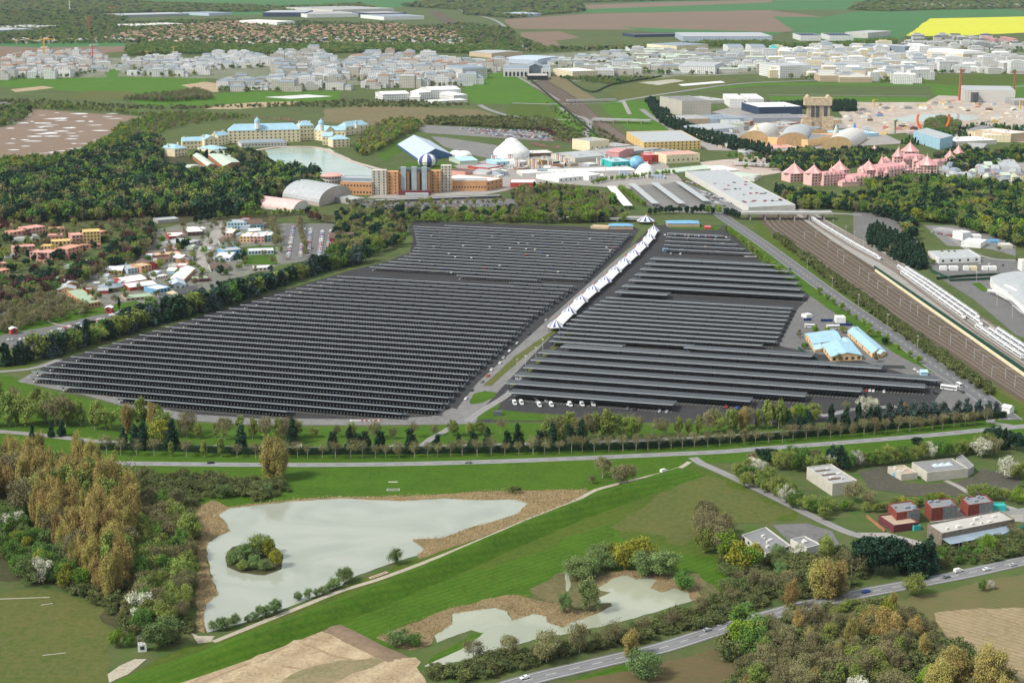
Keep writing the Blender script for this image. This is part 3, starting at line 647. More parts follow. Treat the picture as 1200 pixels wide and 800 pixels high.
WORDS = {
 'conifer_tree': ('dark green pointed conifer', 'conifer'), 'blue_conifer': ('broad blue-green conifer', 'conifer'),
 'cypress_tree': ('thin dark cypress', 'cypress'), 'pine_tree': ('dark round-topped pine', 'pine tree'),
 'young_leaf_tree': ('bright green young-leafed tree', 'tree'), 'olive_leaf_tree': ('olive green spring tree', 'tree'),
 'green_leaf_tree': ('mid green leafy tree', 'tree'), 'bare_tree': ('bare brown-twigged tree', 'tree'),
 'street_tree': ('small bare tree', 'tree'), 'poplar_tree': ('tall golden-brown poplar', 'poplar'),
 'yellow_tree': ('yellow-green tree', 'tree'), 'blossom_tree': ('white blossoming tree', 'blossom tree'),
 'cherry_tree': ('small pink cherry tree in blossom', 'cherry tree'), 'dark_red_tree': ('dark red-leafed tree', 'tree'),
 'willow_tree': ('pale green willow', 'willow'), 'shrub': ('low bushy shrub', 'shrub'), 'tall_green_tree': ('tall slim pale green tree', 'tree'),
}
def tree(kind, px, py, h, where, group=None, wide=1.0, lod=None):
    p = px if isinstance(px, Vector) else G(px, py)
    y = PX(p)[1]
    if lod is None: lod = 0 if y > 430 else (1 if y > 230 else 2)
    cm_, tm, hh = proto(kind, rnd.randrange(4), lod)
    s = h/hh
    e = empty(kind, p, rnd.uniform(0, 6.28)); e.scale = (s*wide, s*wide, s)
    if y > 400 or lod == 0:
        c = link('crown', cm_, e); t = link('trunk', tm, e)
    else:
        # too small for its parts to show
        bpy.data.objects.remove(e)
        key = ('joined', kind, id(cm_))
        if key not in PROTO:
            me = cm_.copy()
            PROTO[key] = join_meshes(kind, cm_, tm)
        e = link(kind, PROTO[key], None, p, rnd.uniform(0, 6.28)); e.scale = (s*wide, s*wide, s)
    wd, cat = WORDS[kind]
    tag(e, f'{wd} {where}', cat, group or f'trees {where}')
    TREES.append(e); return e
def mesh_arrays(me):
    v = np.empty(len(me.vertices)*3, np.float32); me.vertices.foreach_get('co', v)
    li = np.empty(len(me.loops), np.int32); me.loops.foreach_get('vertex_index', li)
    ls = np.empty(len(me.polygons), np.int32); me.polygons.foreach_get('loop_start', ls)
    lt = np.empty(len(me.polygons), np.int32); me.polygons.foreach_get('loop_total', lt)
    return v.reshape(-1, 3), li, ls, lt
def join_meshes(name, a, b):
    va, la, sa, ta = mesh_arrays(a); vb, lb, sb, tb = mesh_arrays(b)
    me = bpy.data.meshes.new(name)
    me.vertices.add(len(va)+len(vb)); me.vertices.foreach_set('co', np.concatenate([va, vb]).ravel())
    me.loops.add(len(la)+len(lb)); me.loops.foreach_set('vertex_index', np.concatenate([la, lb+len(va)]))
    me.polygons.add(len(sa)+len(sb)); me.polygons.foreach_set('loop_start', np.concatenate([sa, sb+len(la)]))
    me.polygons.foreach_set('loop_total', np.concatenate([ta, tb]))
    for m in a.materials: me.materials.append(m)
    for m in b.materials: me.materials.append(m)
    me.polygons.foreach_set('material_index', np.concatenate([np.zeros(len(sa)), np.full(len(sb), len(a.materials))]).astype(np.int32))
    me.update(calc_edges=True); return me
def pick(mix):
    t = rnd.uniform(0, sum(m[1] for m in mix))
    for m in mix:
        t -= m[1]
        if t <= 0: return m[0]
    return mix[-1][0]
def row(mix, pts, spacing, h, where, jit=0.0, group=None, wide=1.0):
    P = world_poly(pts); out = []
    carry = 0.0
    for a, b in zip(P, P[1:]):
        L = (b-a).length; t = carry
        while t < L:
            p = a.lerp(b, t/L) + Vector((rnd.uniform(-jit, jit), rnd.uniform(-jit, jit), 0))
            out.append(tree(pick(mix), p, 0, rnd.uniform(*h), where, group, wide)); t += spacing*rnd.uniform(.85, 1.15)
        carry = t-L
    return out
def inside(P, x, y):
    c = np.zeros(x.shape, bool); n = len(P)
    for i in range(n):
        x1, y1 = P[i].x, P[i].y; x2, y2 = P[i-1].x, P[i-1].y
        if y1 == y2: continue
        c ^= ((y1 > y) != (y2 > y)) & (x < (x2-x1)*(y-y1)/(y2-y1)+x1)
    return c
def fill(pts, spacing, seed=0, jit=.45):
    P = world_poly(pts); r = np.random.RandomState(seed)
    xs = np.arange(min(p.x for p in P), max(p.x for p in P), spacing); ys = np.arange(min(p.y for p in P), max(p.y for p in P), spacing)
    X, Y = np.meshgrid(xs, ys); X = X.astype(float); X[1::2] += spacing/2
    X = X + r.uniform(-jit, jit, X.shape)*spacing; Y = Y + r.uniform(-jit, jit, Y.shape)*spacing
    m = inside(P, X, Y)
    return np.stack([X[m], Y[m]], 1)
def scatter(mix, pts, spacing, h, where, seed=0, group=None, wide=1.0):
    for x, y in fill(pts, spacing, seed): tree(pick(mix), Vector((x, y, 0)), 0, rnd.uniform(*h), where, group, wide)
# ------------------------------------------------------------------ woods that read as one mass: one object each
STUFFC = {}
def kindcol(kind0, lod=2):
    kind = kind0
    if (kind, lod) in STUFFC: return STUFFC[(kind, lod)]
    c = bpy.data.collections.new('leaf_source_'+kind+str(lod))
    for v in range(3):
        cm_, tm, hh = proto(kind, v, lod)
        me = join_meshes(kind, cm_, tm)
        o = bpy.data.objects.new(kind, me); c.objects.link(o); o.scale = (1, 1, 1)
    STUFFC[(kind, lod)] = c; return c
def wood(name, label, mix, pts, spacing, h, seed=1, wide=1.0, extra=None):
    """one object; geometry nodes set a tree on each of its points"""
    Pn = fill(pts, spacing, seed)
    if extra is not None: Pn = np.concatenate([Pn.reshape(-1, 2), extra])
    N = len(Pn)
    if not N: return None
    me = bpy.data.meshes.new(name); me.vertices.add(N)
    me.vertices.foreach_set('co', np.concatenate([Pn, np.zeros((N, 1))], 1).astype(np.float32).ravel())
    r = np.random.RandomState(seed)
    tot = sum(m[1] for m in mix); kk = r.choice(len(mix), N, p=[m[1]/tot for m in mix])
    hh = r.uniform(h[0], h[1], N)
    a = me.attributes.new('height', 'FLOAT', 'POINT'); a.data.foreach_set('value', (hh).astype(np.float32))
    a = me.attributes.new('turn', 'FLOAT', 'POINT'); a.data.foreach_set('value', r.uniform(0, 6.28, N).astype(np.float32))
    a = me.attributes.new('species', 'INT', 'POINT'); a.data.foreach_set('value', kk.astype(np.int32))
    ym = sum(p[1] for p in pts)/len(pts); lod = 0 if ym > 430 else (1 if ym > 225 else 2)
    o = link(name, me)
    ng = bpy.data.node_groups.new(name, 'GeometryNodeTree')
    ng.interface.new_socket('Geometry', in_out='INPUT', socket_type='NodeSocketGeometry')
    ng.interface.new_socket('Geometry', in_out='OUTPUT', socket_type='NodeSocketGeometry')
    n, l = ng.nodes, ng.links
    gi = n.new('NodeGroupInput'); go = n.new('NodeGroupOutput'); jn = n.new('GeometryNodeJoinGeometry')
    def attr(nm, t='FLOAT'):
        q = n.new('GeometryNodeInputNamedAttribute'); q.data_type = t; q.inputs['Name'].default_value = nm; return q.outputs['Attribute']
    for i, (kd, _) in enumerate(mix):
        ci = n.new('GeometryNodeCollectionInfo'); ci.inputs['Collection'].default_value = kindcol(kd, lod)
        ci.inputs['Separate Children'].default_value = True; ci.inputs['Reset Children'].default_value = True
        ip = n.new('GeometryNodeInstanceOnPoints'); ip.inputs['Pick Instance'].default_value = True
        cmp = n.new('FunctionNodeCompare'); cmp.data_type = 'INT'; cmp.operation = 'EQUAL'
        l.new(attr('species', 'INT'), cmp.inputs[2]); cmp.inputs[3].default_value = i
        rv = n.new('FunctionNodeRandomValue'); rv.data_type = 'INT'; rv.inputs[4].default_value = 0; rv.inputs[5].default_value = 2
        cx = n.new('ShaderNodeCombineXYZ'); l.new(attr('turn'), cx.inputs[2])
        k0 = 4.0 if kd == 'shrub' else H0
        sz = n.new('ShaderNodeMath'); sz.operation = 'DIVIDE'; l.new(attr('height'), sz.inputs[0]); sz.inputs[1].default_value = k0
        sw = n.new('ShaderNodeMath'); sw.operation = 'MULTIPLY'; l.new(sz.outputs[0], sw.inputs[0]); sw.inputs[1].default_value = wide
        cs = n.new('ShaderNodeCombineXYZ'); l.new(sw.outputs[0], cs.inputs[0]); l.new(sw.outputs[0], cs.inputs[1]); l.new(sz.outputs[0], cs.inputs[2])
        l.new(gi.outputs[0], ip.inputs['Points']); l.new(cmp.outputs[0], ip.inputs['Selection'])
        l.new(ci.outputs[0], ip.inputs['Instance']); l.new(rv.outputs[2], ip.inputs['Instance Index'])
        l.new(cx.outputs[0], ip.inputs['Rotation']); l.new(cs.outputs[0], ip.inputs['Scale'])
        l.new(ip.outputs[0], jn.inputs[0])
    l.new(jn.outputs[0], go.inputs[0])
    md = o.modifiers.new('trees', 'NODES'); md.node_group = ng
    tag(o, label, None, None, 'stuff'); return o
# ------------------------------------------------------------------ woods (one mass each)
CONF = [('conifer_tree',5),('pine_tree',4),('green_leaf_tree',2),('olive_leaf_tree',2),('bare_tree',1),('yellow_tree',.7)]
MIXG = [('green_leaf_tree',3),('olive_leaf_tree',3),('bare_tree',2),('pine_tree',1)]
BARE = [('bare_tree',4),('olive_leaf_tree',3),('green_leaf_tree',1)]
SCRUB = [('shrub',5),('olive_leaf_tree',1),('bare_tree',1)]
W = [
 ('plaza_trees','trees among the studio plaza and backlot',MIXG,[(850,184),(900,180),(960,178),(990,186),(930,194),(870,200)],22,(7,11),1.1),
 ('wood','trees around the orange half-pipe ride',[('bare_tree',2),('green_leaf_tree',2)],[(1084,146),(1100,140),(1125,146),(1120,158),(1085,158)],8,(8,12),1.1),
 ('wood','mixed trees between the adobe style hotel blocks',[('pine_tree',3),('bare_tree',3),('dark_red_tree',2),('olive_leaf_tree',2)],[(-20,262),(60,262),(125,264),(130,280),(100,305),(60,320),(0,330),(-20,330)],17,(6,10),1.1),
 ('wood','young trees and pines beside the tower hotel car park',[('bare_tree',3),('olive_leaf_tree',2),('young_leaf_tree',1),('pine_tree',1)],[(405,246),(470,248),(600,248),(700,250),(735,254),(735,260),(640,262),(480,261),(410,262)],13,(8,12),1.1),
 ('wood','trees beside the curved access road at the corner of the solar roofs',[('bare_tree',2),('pine_tree',2),('olive_leaf_tree',2)],[(395,255),(430,250),(470,258),(478,275),(450,290),(400,300),(392,280)],12,(9,13),1.1),
 ('far_wood','dark wood along the top of the photograph at the left',MIXG,[(-20,8),(0,1),(110,-2),(150,3),(280,8),(330,10),(420,6),(440,11),(330,14),(210,15),(145,16),(90,17),(-20,17)],26,(12,18),2.0),
 ('far_wood','dark wood beside the far winding road',MIXG,[(470,8),(540,12),(545,18),(600,22),(685,14),(680,4),(640,2),(560,3),(500,2)],26,(12,18),2.0),
 ('far_wood','dark wood strip under the hamlet top right',MIXG,[(995,12),(1010,4),(1060,1),(1200,-2),(1230,8),(1180,11),(1100,12),(1040,14)],26,(10,16),2.0),
 ('far_wood','thin wood strip at the very top centre',MIXG,[(640,1),(720,-1),(900,-4),(900,0),(760,2),(680,4)],30,(10,16),2.0),
 ('scrub_belt','green scrub between the far fields and the white town',MIXG,[(430,36),(545,28),(600,35),(610,46),(640,56),(715,56),(800,52),(840,52),(720,60),(600,62),(560,60),(540,40)],22,(6,12),1.6),
 ('scrub_belt','green scrub behind the sheds left of the suburb',MIXG,[(-20,18),(100,18),(150,20),(140,30),(60,44),(20,46),(-20,42)],22,(8,14),1.5),
 ('suburb_trees','trees between the red roofed far houses',MIXG,[(-20,44),(60,30),(250,24),(460,29),(545,38),(556,58),(300,60),(150,51),(60,52),(-20,52)],21,(7,13),1.4),
 ('tree_belt','tall tree belt between the suburb and the white town',[('green_leaf_tree',3),('olive_leaf_tree',2)],[(148,58),(170,53),(190,53),(300,56),(345,54),(480,53),(600,58),(600,64),(480,62),(340,64),(190,64),(150,66)],14,(9,15),1.3),
 ('tree_belt','tree belt in front of the long blue-grey shed',[('green_leaf_tree',3),('olive_leaf_tree',2)],[(820,50),(900,50),(925,54),(1010,50),(1050,47),(1050,52),(1000,56),(820,55)],14,(9,13),1.3),
 ('scrub_belt','scrub strips left of the white riding halls',SCRUB,[(-20,116),(60,118),(150,124),(250,125),(350,121),(450,116),(520,121),(550,123),(500,126),(380,126),(300,126),(180,129),(60,124),(-20,121)],15,(3,6),1.3),
 ('wood','bare wood in the meadows left of the white riding halls',[('bare_tree',3),('green_leaf_tree',1)],[(145,118),(200,112),(230,108),(245,112),(250,117),(200,120)],9,(9,14),1.0),
 ('wood','bare brown wood bordering the flooded brown field',BARE+[('young_leaf_tree',2)],[(35,125),(90,126),(175,134),(240,134),(300,138),(250,142),(205,150),(180,160),(165,168),(160,180),(150,176),(140,160),(150,145),(176,137),(100,130),(35,128)],12,(6,10),1.1),
 ('wood','green tree belt along the front edge of the flooded brown field',[('green_leaf_tree',3),('olive_leaf_tree',2),('yellow_tree',1)],[(-40,194),(60,187),(97,179),(130,162),(140,148),(150,152),(150,176),(110,186),(60,196),(-40,204)],10,(8,13),1.1),
 ('wood','dark conifer wood around the log cabins',[('conifer_tree',8),('pine_tree',4),('green_leaf_tree',3),('olive_leaf_tree',3),('bare_tree',2),('young_leaf_tree',1)],[(-60,214),(8,210),(70,208),(72,197),(100,190),(150,180),(166,166),(178,168),(190,176),(188,206),(230,209),(296,211),(325,203),(372,210),(375,228),(330,232),(298,246),(296,252),(180,256),(110,260),(60,262),(-60,262)],10.5,(14,22),1.1),
 ('wood','dark conifers between the lake and the cream waterside hotel',CONF,[(222,186),(236,181),(252,184),(262,180),(290,178),(312,188),(322,200),(296,200),(284,193),(250,186)],9,(8,12),1.0),
 ('wood','mixed trees left of the flooded field under the bridge',MIXG,[(-20,128),(40,124),(35,136),(18,146),(-20,152)],12,(7,12),1.2),
 ('wood','bare wood right of the cream waterside hotel',[('olive_leaf_tree',3),('bare_tree',2),('yellow_tree',1),('green_leaf_tree',1)],[(440,152),(470,144),(495,147),(492,153),(468,163),(440,180),(425,184),(418,178),(424,165)],10,(10,15),1.1),
 ('scrub_belt','olive scrub above the overflow car park',SCRUB,[(500,140),(600,140),(645,142),(680,158),(690,166),(660,166),(640,154),(560,149),(500,146)],9,(4,9),1.3),
 ('wood','trees between the pink hotel and the railway',CONF+[('young_leaf_tree',1),('yellow_tree',1)],[(888,214),(910,224),(950,234),(1010,236),(1060,240),(1075,262),(1070,290),(1058,284),(1060,262),(1010,250),(975,246),(930,246),(905,222)],9.5,(11,17),1.1),
 ('wood','dense mixed wood at the right behind the white office block',CONF+[('green_leaf_tree',5),('olive_leaf_tree',3)],[(1015,222),(1060,214),(1100,216),(1215,226),(1215,300),(1180,284),(1150,274),(1110,262),(1085,262),(1070,250),(1030,236)],9.5,(12,19),1.1),
 ('wood','dark trees in front of the theme park studios',CONF,[(905,186),(940,180),(970,182),(1000,178),(1045,182),(1050,190),(990,198),(930,204),(905,200)],9,(9,14),1.1),
 ('wood','trees between the blue show building and the pink hotel',CONF,[(1095,186),(1130,178),(1160,184),(1215,170),(1215,184),(1160,200),(1120,204)],9,(9,14),1.1),
 ('wood','dark hedge of trees along the railway bend by the blue hall',[('conifer_tree',1)],[(757,120),(765,118),(790,142),(830,158),(870,168),(905,178),(900,186),(850,174),(800,158),(775,145)],7.5,(10,13),1.2),
 ('wood','tall dark conifer screen beside the train depot',[('conifer_tree',1)],[(1017,272),(1030,270),(1056,284),(1085,300),(1086,315),(1075,317),(1045,302),(1018,286)],5.5,(11,13),1.2),
 ('wood','conifers behind the castle construction yard',[('conifer_tree',2),('green_leaf_tree',1)],[(1050,170),(1080,160),(1140,148),(1215,152),(1215,158),(1150,160),(1100,172)],11,(6,10),1.1),
 ('wood','dark wood beside the brown brick tower',[('conifer_tree',1)],[(972,122),(1002,121),(1004,131),(975,131)],7,(9,11),1.2),
 ('wood','dark wood behind the blue show halls',[('conifer_tree',1)],[(880,124),(940,121),(944,128),(885,130)],7,(7,9),1.2),
 ('wood','trees around the pink adobe style hotel',[('pine_tree',3),('olive_leaf_tree',2),('dark_red_tree',3),('bare_tree',2),('green_leaf_tree',2)],[(-20,335),(30,330),(80,324),(120,306),(150,280),(125,268),(170,262),(185,275),(170,300),(130,318),(100,330),(60,345),(20,362),(-20,362)],8.5,(8,14),1.1),
 ('wood','bare trees on the lawn below the western town',[('bare_tree',1)],[(-20,368),(50,350),(90,358),(110,368),(60,378),(20,388),(-20,396)],9,(7,11),1.2),
 ('scrub_belt','green scrub at the front edge of the railway lawn',SCRUB,[(640,120),(700,150),(760,180),(735,178),(690,162),(655,138)],14,(2,4),1.3),
 ('scrub_belt','scrub on the banks behind the railway bridges',MIXG,[(655,92),(720,100),(745,95),(770,92),(720,92),(690,88)],11,(5,9),1.3),
 ('undergrowth','brown-green undergrowth in the lower left wood',[('shrub',4),('bare_tree',1)],[(150,590),(225,600),(228,735),(190,760),(160,750),(130,720),(60,680),(0,650),(0,590)],6,(3,6),1.3),
 ('undergrowth','brown-green undergrowth between the ponds and the main road',[('shrub',1)],[(590,790),(640,775),(700,760),(780,748),(850,728),(880,716),(880,700),(850,702),(800,722),(740,742),(660,760),(590,770),(500,785),(510,800),(560,796)],4.8,(3,6),1.3),
 ('undergrowth','brown bushy undergrowth in the lower right corner',[('shrub',2),('bare_tree',2)],[(855,760),(935,722),(1040,712),(1080,735),(1130,770),(1200,815),(1210,870),(850,870)],6.5,(4,9),1.2),
 ('undergrowth','bushy undergrowth between the lane and the main road',[('shrub',3),('bare_tree',1),('willow_tree',.4)],[(845,655),(870,655),(945,655),(980,645),(1010,655),(1010,682),(1000,688),(935,702),(870,716),(850,700)],6,(3,7),1.3),
 ('undergrowth','bushes between the offices and the main road',[('shrub',3),('green_leaf_tree',1)],[(1085,652),(1120,648),(1190,626),(1215,622),(1215,645),(1140,662),(1100,668)],5,(3,6),1.3),
 ('undergrowth','ivy green bushes right of the pond edge',[('shrub',1)],[(165,556),(230,560),(330,568),(345,580),(300,585),(250,580),(225,600),(180,590)],5,(2,6),1.3),
 ('railway_scrub','long clipped scrub strip beside the railway',[('shrub',1)],[(905,276),(912,277),(960,312),(1010,347),(1060,386),(1110,420),(1165,460),(1160,463),(1100,424),(1040,380),(990,343),(940,304)],4,(4,6),1.1),
]
for i, (nm, lb, mix, pts, sp, h, wd) in enumerate(W): wood(nm, lb, mix, pts, sp, h, 31+i, wd)

# ------------------------------------------------------------------ clipped hedges
def hedge(name, label, pts, width, h, m='hedge_leaves', dens=5.0):
    P = smooth_line(world_poly(pts), 6); r = np.random.RandomState(3)
    C = []; D = []
    for a, b in zip(P, P[1:]):
        L = (b-a).length; d = (b-a).normalized(); nn = Vector((-d.y, d.x, 0))
        for _ in range(int(L*dens)):
            t = r.rand(); s = r.rand(); q = a.lerp(b, t)
            if s < .5: o_, z = -width/2+r.normal()*.1, r.rand()*h
            elif s < .9: o_, z = (r.rand()-.5)*width, h+r.normal()*.08
            else: o_, z = width/2, r.rand()*h
            C.append((q+nn*o_+Vector((0, 0, z)))[:])
            D.append((nn*(-1 if s < .5 else (0 if s < .9 else 1))+Vector((0, 0, 1 if .5 <= s < .9 else 0)))[:])
    e = empty('clipped_hedge', P[0]); core = MB()
    for i, p in enumerate(P):
        d = (P[min(i+1, len(P)-1)]-P[max(i-1, 0)]).normalized(); nn = Vector((-d.y, d.x, 0))
        for o_, z in ((-width/2+.1, 0), (-width/2+.15, h-.15), (width/2-.15, h-.15), (width/2-.1, 0)): core.v.append((p+nn*o_+Vector((0, 0, z))-P[0])[:])
    for i in range(len(P)-1):
        for j in range(3): core.f.append((4*i+j, 4*i+j+1, 4*i+j+5, 4*i+j+4)); core.mi.append(0)
    core.build('hedge_core', LM[m], e)  # solid core added behind the leaves to close the gaps
    C = [(c[0]-P[0].x, c[1]-P[0].y, c[2]) for c in C]
    me = quads_mesh(name, np.array(C), .55, [LM[m]], None, 0, 1, 4, np.array(D)*1.6)
    link('leaves', me, e); tag(e, label, 'hedge'); return e
hedge('clipped_hedge', 'long dark clipped hedge between the small trees and the parking road', [(118,526.5),(200,528),(300,532),(450,531.5),(600,529.5),(700,526.5),(775,524),(900,515),(1000,507),(1050,502),(1110,496),(1178,489)], 3, 4.4, dens=14)
hedge('clipped_hedge', 'dark hedge under the railway tunnel lawn left of the tracks', [(617,90),(650,118),(700,160)], 3, 3, dens=1.2)
hedge('clipped_hedge', 'dark hedge on the reddish bank right of the railway tunnel', [(655,86),(690,108),(718,100),(775,90)], 3, 3.5, dens=1.2)
hedge('clipped_hedge', 'short dark hedge beside the white service building at the right', [(1098,327.5),(1140,324),(1200,322)], 2, 2.5, dens=3)

# ------------------------------------------------------------------ reeds
def reeds(name, label, pts, h, n_per_m2, leaf, seed):
    P = world_poly(pts); r = np.random.RandomState(seed)
    x0, x1 = min(p.x for p in P), max(p.x for p in P); y0, y1 = min(p.y for p in P), max(p.y for p in P)
    N = int((x1-x0)*(y1-y0)*n_per_m2); X = r.uniform(x0, x1, N); Y = r.uniform(y0, y1, N); m = inside(P, X, Y); X, Y = X[m], Y[m]
    Z = r.rand(len(X))*h*(.55+.45*np.sin(X*.11+Y*.07)*np.sin(Y*.13))
    me = quads_mesh(name, np.stack([X, Y, np.maximum(Z, .1)], 1), leaf, [LM['reed_stalks']], None, .78, 3.2, seed)
    o = link(name, me); tag(o, label, None, None, 'stuff'); return o
reeds('reed_bed', 'tan reeds around the big pond', REED1, 2.4, 2.2, .26, 3)
reeds('reed_bed', 'tan reeds above the small pond', REED2, 2.0, 2.2, .25, 4)
reeds('reed_bed', 'tan reeds along the far shore of the small pond', REED3, 1.6, 1.6, .25, 5)

# ------------------------------------------------------------------ individual trees
# lower left golden poplars
scatter([('poplar_tree',7),('bare_tree',1.2),('tall_green_tree',2)], [(18,590),(60,565),(105,560),(145,580),(158,600),(160,650),(152,690),(128,712),(100,690),(75,660),(40,630)], 7.6, (18,29), 'in the golden wood beside the big pond', 3, 'golden poplars in the lower left wood', .86)
scatter([('poplar_tree',3),('bare_tree',1)], [(-30,560),(20,545),(60,548),(20,585),(-30,600)], 9, (18,23), 'behind the golden wood at the left edge', 5)
scatter([('green_leaf_tree',4),('willow_tree',2),('yellow_tree',1),('blossom_tree',.4)], [(-20,610),(22,610),(50,640),(75,670),(88,690),(40,692),(0,660)], 8, (9,14), 'at the left edge in front of the golden wood', 6)
scatter([('bare_tree',3),('olive_leaf_tree',3),('green_leaf_tree',1)], [(160,588),(222,596),(226,700),(205,745),(165,740),(150,715),(160,660)], 8.5, (10,16), 'between the golden wood and the big pond', 7)
tree('blossom_tree', 166, 725, 15, 'beside the small white cabin')
tree('willow_tree', 187, 758, 15, 'just right of the small white cabin', None, 1.2)
tree('young_leaf_tree', 137, 757, 9, 'left of the small white cabin', None, 1.1)
tree('green_leaf_tree', 152, 757, 7, 'touching the small white cabin')
tree('young_leaf_tree', 96, 690, 11, 'at the foot of the golden poplars', None, 1.2)
# road side row, bare small trees in front of the hedge
row([('street_tree',5),('bare_tree',1)], [(300,537),(450,536.5),(600,533),(700,530),(775,527),(900,519),(1050,507),(1160,497)], 8.2, (9.5,13), 'in front of the clipped hedge', .6, 'small bare trees lined up in front of the clipped hedge')
row([('street_tree',3),('tall_green_tree',1)], [(125,533),(200,535),(290,536)], 11, (9,14), 'along the road behind the golden wood', 1)
# conifers on the parking side
for x, y, h in [(145,525,14),(158,526,17),(168,526,18),(202,527,20),(283,528,17),(343,520,17),(391,529,17),(411,530,18),(419,529,16),(429,527,16),(445,529,18),(482,530,20),(512,528,14),(537,528,12),(556,526,14),(572,526,15),(596,526,14),(607,525,16),(632,524,15),(647,524,16),(669,523,17),(681,523,18),(925,503,14),(936,503,13),(948,502,15),(974,501,17),(990,500,16),(1006,499,17),(1019,498,15),(1028,497,16)]:
    tree('conifer_tree', x, y, h, 'standing behind the clipped hedge', 'dark conifers behind the clipped hedge', 1.05)
for x, y, h in [(61,512,11),(72,511,12),(38,514,10)]: tree('conifer_tree', x, y, h, 'on the verge behind the golden wood')
for x, y, h in [(1043,495,15),(1056,494,15),(1070,493,15),(1081,492,14),(1093,491,13),(1107,491,14),(1121,490,14),(1134,489,13),(1147,488,13),(1158,488,12),(1168,487,11)]:
    tree('blue_conifer', x, y, h, 'at the right end of the parking road', 'blue-green conifers at the right end of the parking road', 1.15)
LFT = [('tall_green_tree',4),('olive_leaf_tree',3),('bare_tree',2),('young_leaf_tree',.6),('poplar_tree',.6)]
row(LFT, [(-20,500),(60,497),(150,506),(215,512)], 7.5, (16,23), 'on the verge in front of the left end of the solar roofs', 4)
row(LFT, [(-20,470),(30,478),(100,496)], 9, (13,18), 'near the left tip of the solar roofs', 4)
row([('tall_green_tree',2),('bare_tree',3),('olive_leaf_tree',2)], [(215,512),(300,515),(345,517)], 9, (10,17), 'on the verge left of the tall golden tree', 2.5)
tree('yellow_tree', 188, 524, 17, 'on the verge below the solar roofs', None, 1.15)
tree('poplar_tree', 318, 560, 26, 'standing alone above the big pond', None, 1.35); tree('poplar_tree', 327, 563, 24, 'standing alone above the big pond', None, 1.2)
row([('bare_tree',3),('olive_leaf_tree',2),('street_tree',2)], [(350,512),(440,513),(540,511),(600,508)], 13, (8,13), 'on the grass below the solar roofs', 3)
row(LFT, [(638,519),(690,516),(755,513)], 5.6, (15,20), 'in the dense row below the right solar roofs', 2.5, 'pale trees in front of the right solar roofs')
row([('bare_tree',2),('tall_green_tree',2),('street_tree',1)], [(765,512),(800,511),(830,508)], 8, (10,18), 'in the gap row below the right solar roofs', 1.5)
row(LFT, [(832,508),(870,505),(925,500)], 6, (13,19), 'at the right of the row below the solar roofs', 2)
row([('bare_tree',2),('young_leaf_tree',1),('olive_leaf_tree',2)], [(905,498),(930,496),(955,492)], 6, (11,16), 'in front of the last solar roofs', 2)
tree('blossom_tree', 1013, 483, 11, 'in front of the solar roof ends', None, 1.3); tree('blossom_tree', 1021, 482, 10, 'in front of the solar roof ends', None, 1.2)
tree('bare_tree', 991, 482, 8, 'left of the white blossom by the solar roofs'); tree('poplar_tree', 1058, 487, 9, 'among the blue-green conifers', None, 1.6)
for x, y, h, k in [(1093,502,9,'bare_tree'),(1104,501,8,'bare_tree'),(1124,499,9,'bare_tree'),(1137,498,9,'bare_tree')]: tree(k, x, y, h, 'in front of the hedge at the far right')
tree('bare_tree', 706,560, 14, 'beside the dirt track on the meadow', None, 1.3); tree('bare_tree', 727,567, 13, 'beside the dirt track on the meadow', None, 1.4); tree('bare_tree', 735,566, 12, 'beside the dirt track on the meadow', None, 1.3); tree('bare_tree', 693,566, 6, 'beside the dirt track on the meadow')
tree('shrub', 603,578, 5, 'at the reed edge of the meadow'); tree('willow_tree', 315,578, 6, 'on the shore above the big pond', None, 1.5); tree('willow_tree', 262,583, 8, 'at the top left corner of the big pond', None, 1.3)
# right groups
BL = [('olive_leaf_tree',4),('green_leaf_tree',2),('blossom_tree',1.6),('bare_tree',2)]
scatter(BL, [(862,553),(880,548),(912,570),(945,592),(968,600),(966,612),(940,602),(900,582),(868,570)], 6.5, (8,12), 'along the lane left of the beige box building', 12)
tree('pine_tree', 903,545, 11, 'at the top of the lane group', None, 1.1); tree('pine_tree', 890,540, 8, 'at the top of the lane group')
row([('olive_leaf_tree',5),('green_leaf_tree',2),('blossom_tree',1)], [(915,549),(950,552),(1000,548),(1060,541),(1120,534),(1160,528)], 5.2, (9,13), 'in the tree row behind the beige buildings', 1.5, 'trees in the row behind the beige buildings')
row([('green_leaf_tree',3),('bare_tree',2)], [(925,542),(990,546),(1040,545)], 8, (8,12), 'at the back of the row behind the beige buildings', 1.5)
tree('pine_tree', 978,549, 15, 'standing tall behind the beige box building', None, 1.0); tree('pine_tree', 990,552, 9, 'left of the long beige building')
for x, y, h, k in [(1150,536,13,'blossom_tree'),(1162,533,12,'bare_tree'),(1163,520,12,'pine_tree'),(1178,526,14,'conifer_tree'),(1190,528,13,'pine_tree'),(1075,524,7,'pine_tree'),(1180,560,13,'blossom_tree'),(1193,562,12,'olive_leaf_tree'),(1203,556,12,'bare_tree'),(1200,575,6,'shrub')]: tree(k, x, y, h, 'in the group at the right edge behind the brick offices', None, 1.25)
row([('olive_leaf_tree',3),('yellow_tree',1),('young_leaf_tree',1)], [(975,598),(1040,600),(1080,592),(1130,590)], 6.2, (6,9), 'in front of the beige buildings', 1.2, None, 1.15)
row([('young_leaf_tree',2),('olive_leaf_tree',1)], [(1140,583),(1175,586),(1200,590)], 6.5, (8,10), 'right of the brick offices', 1, None, 1.2)
tree('bare_tree', 998,588, 13, 'in front of the beige box building', None, 1.2); tree('bare_tree', 1020,592, 10, 'between the beige buildings', None, 1.4)
scatter([('bare_tree',2),('olive_leaf_tree',1)], [(818,620),(838,612),(852,640),(846,655),(825,650)], 6.5, (13,17), 'left of the low grey building', 14)
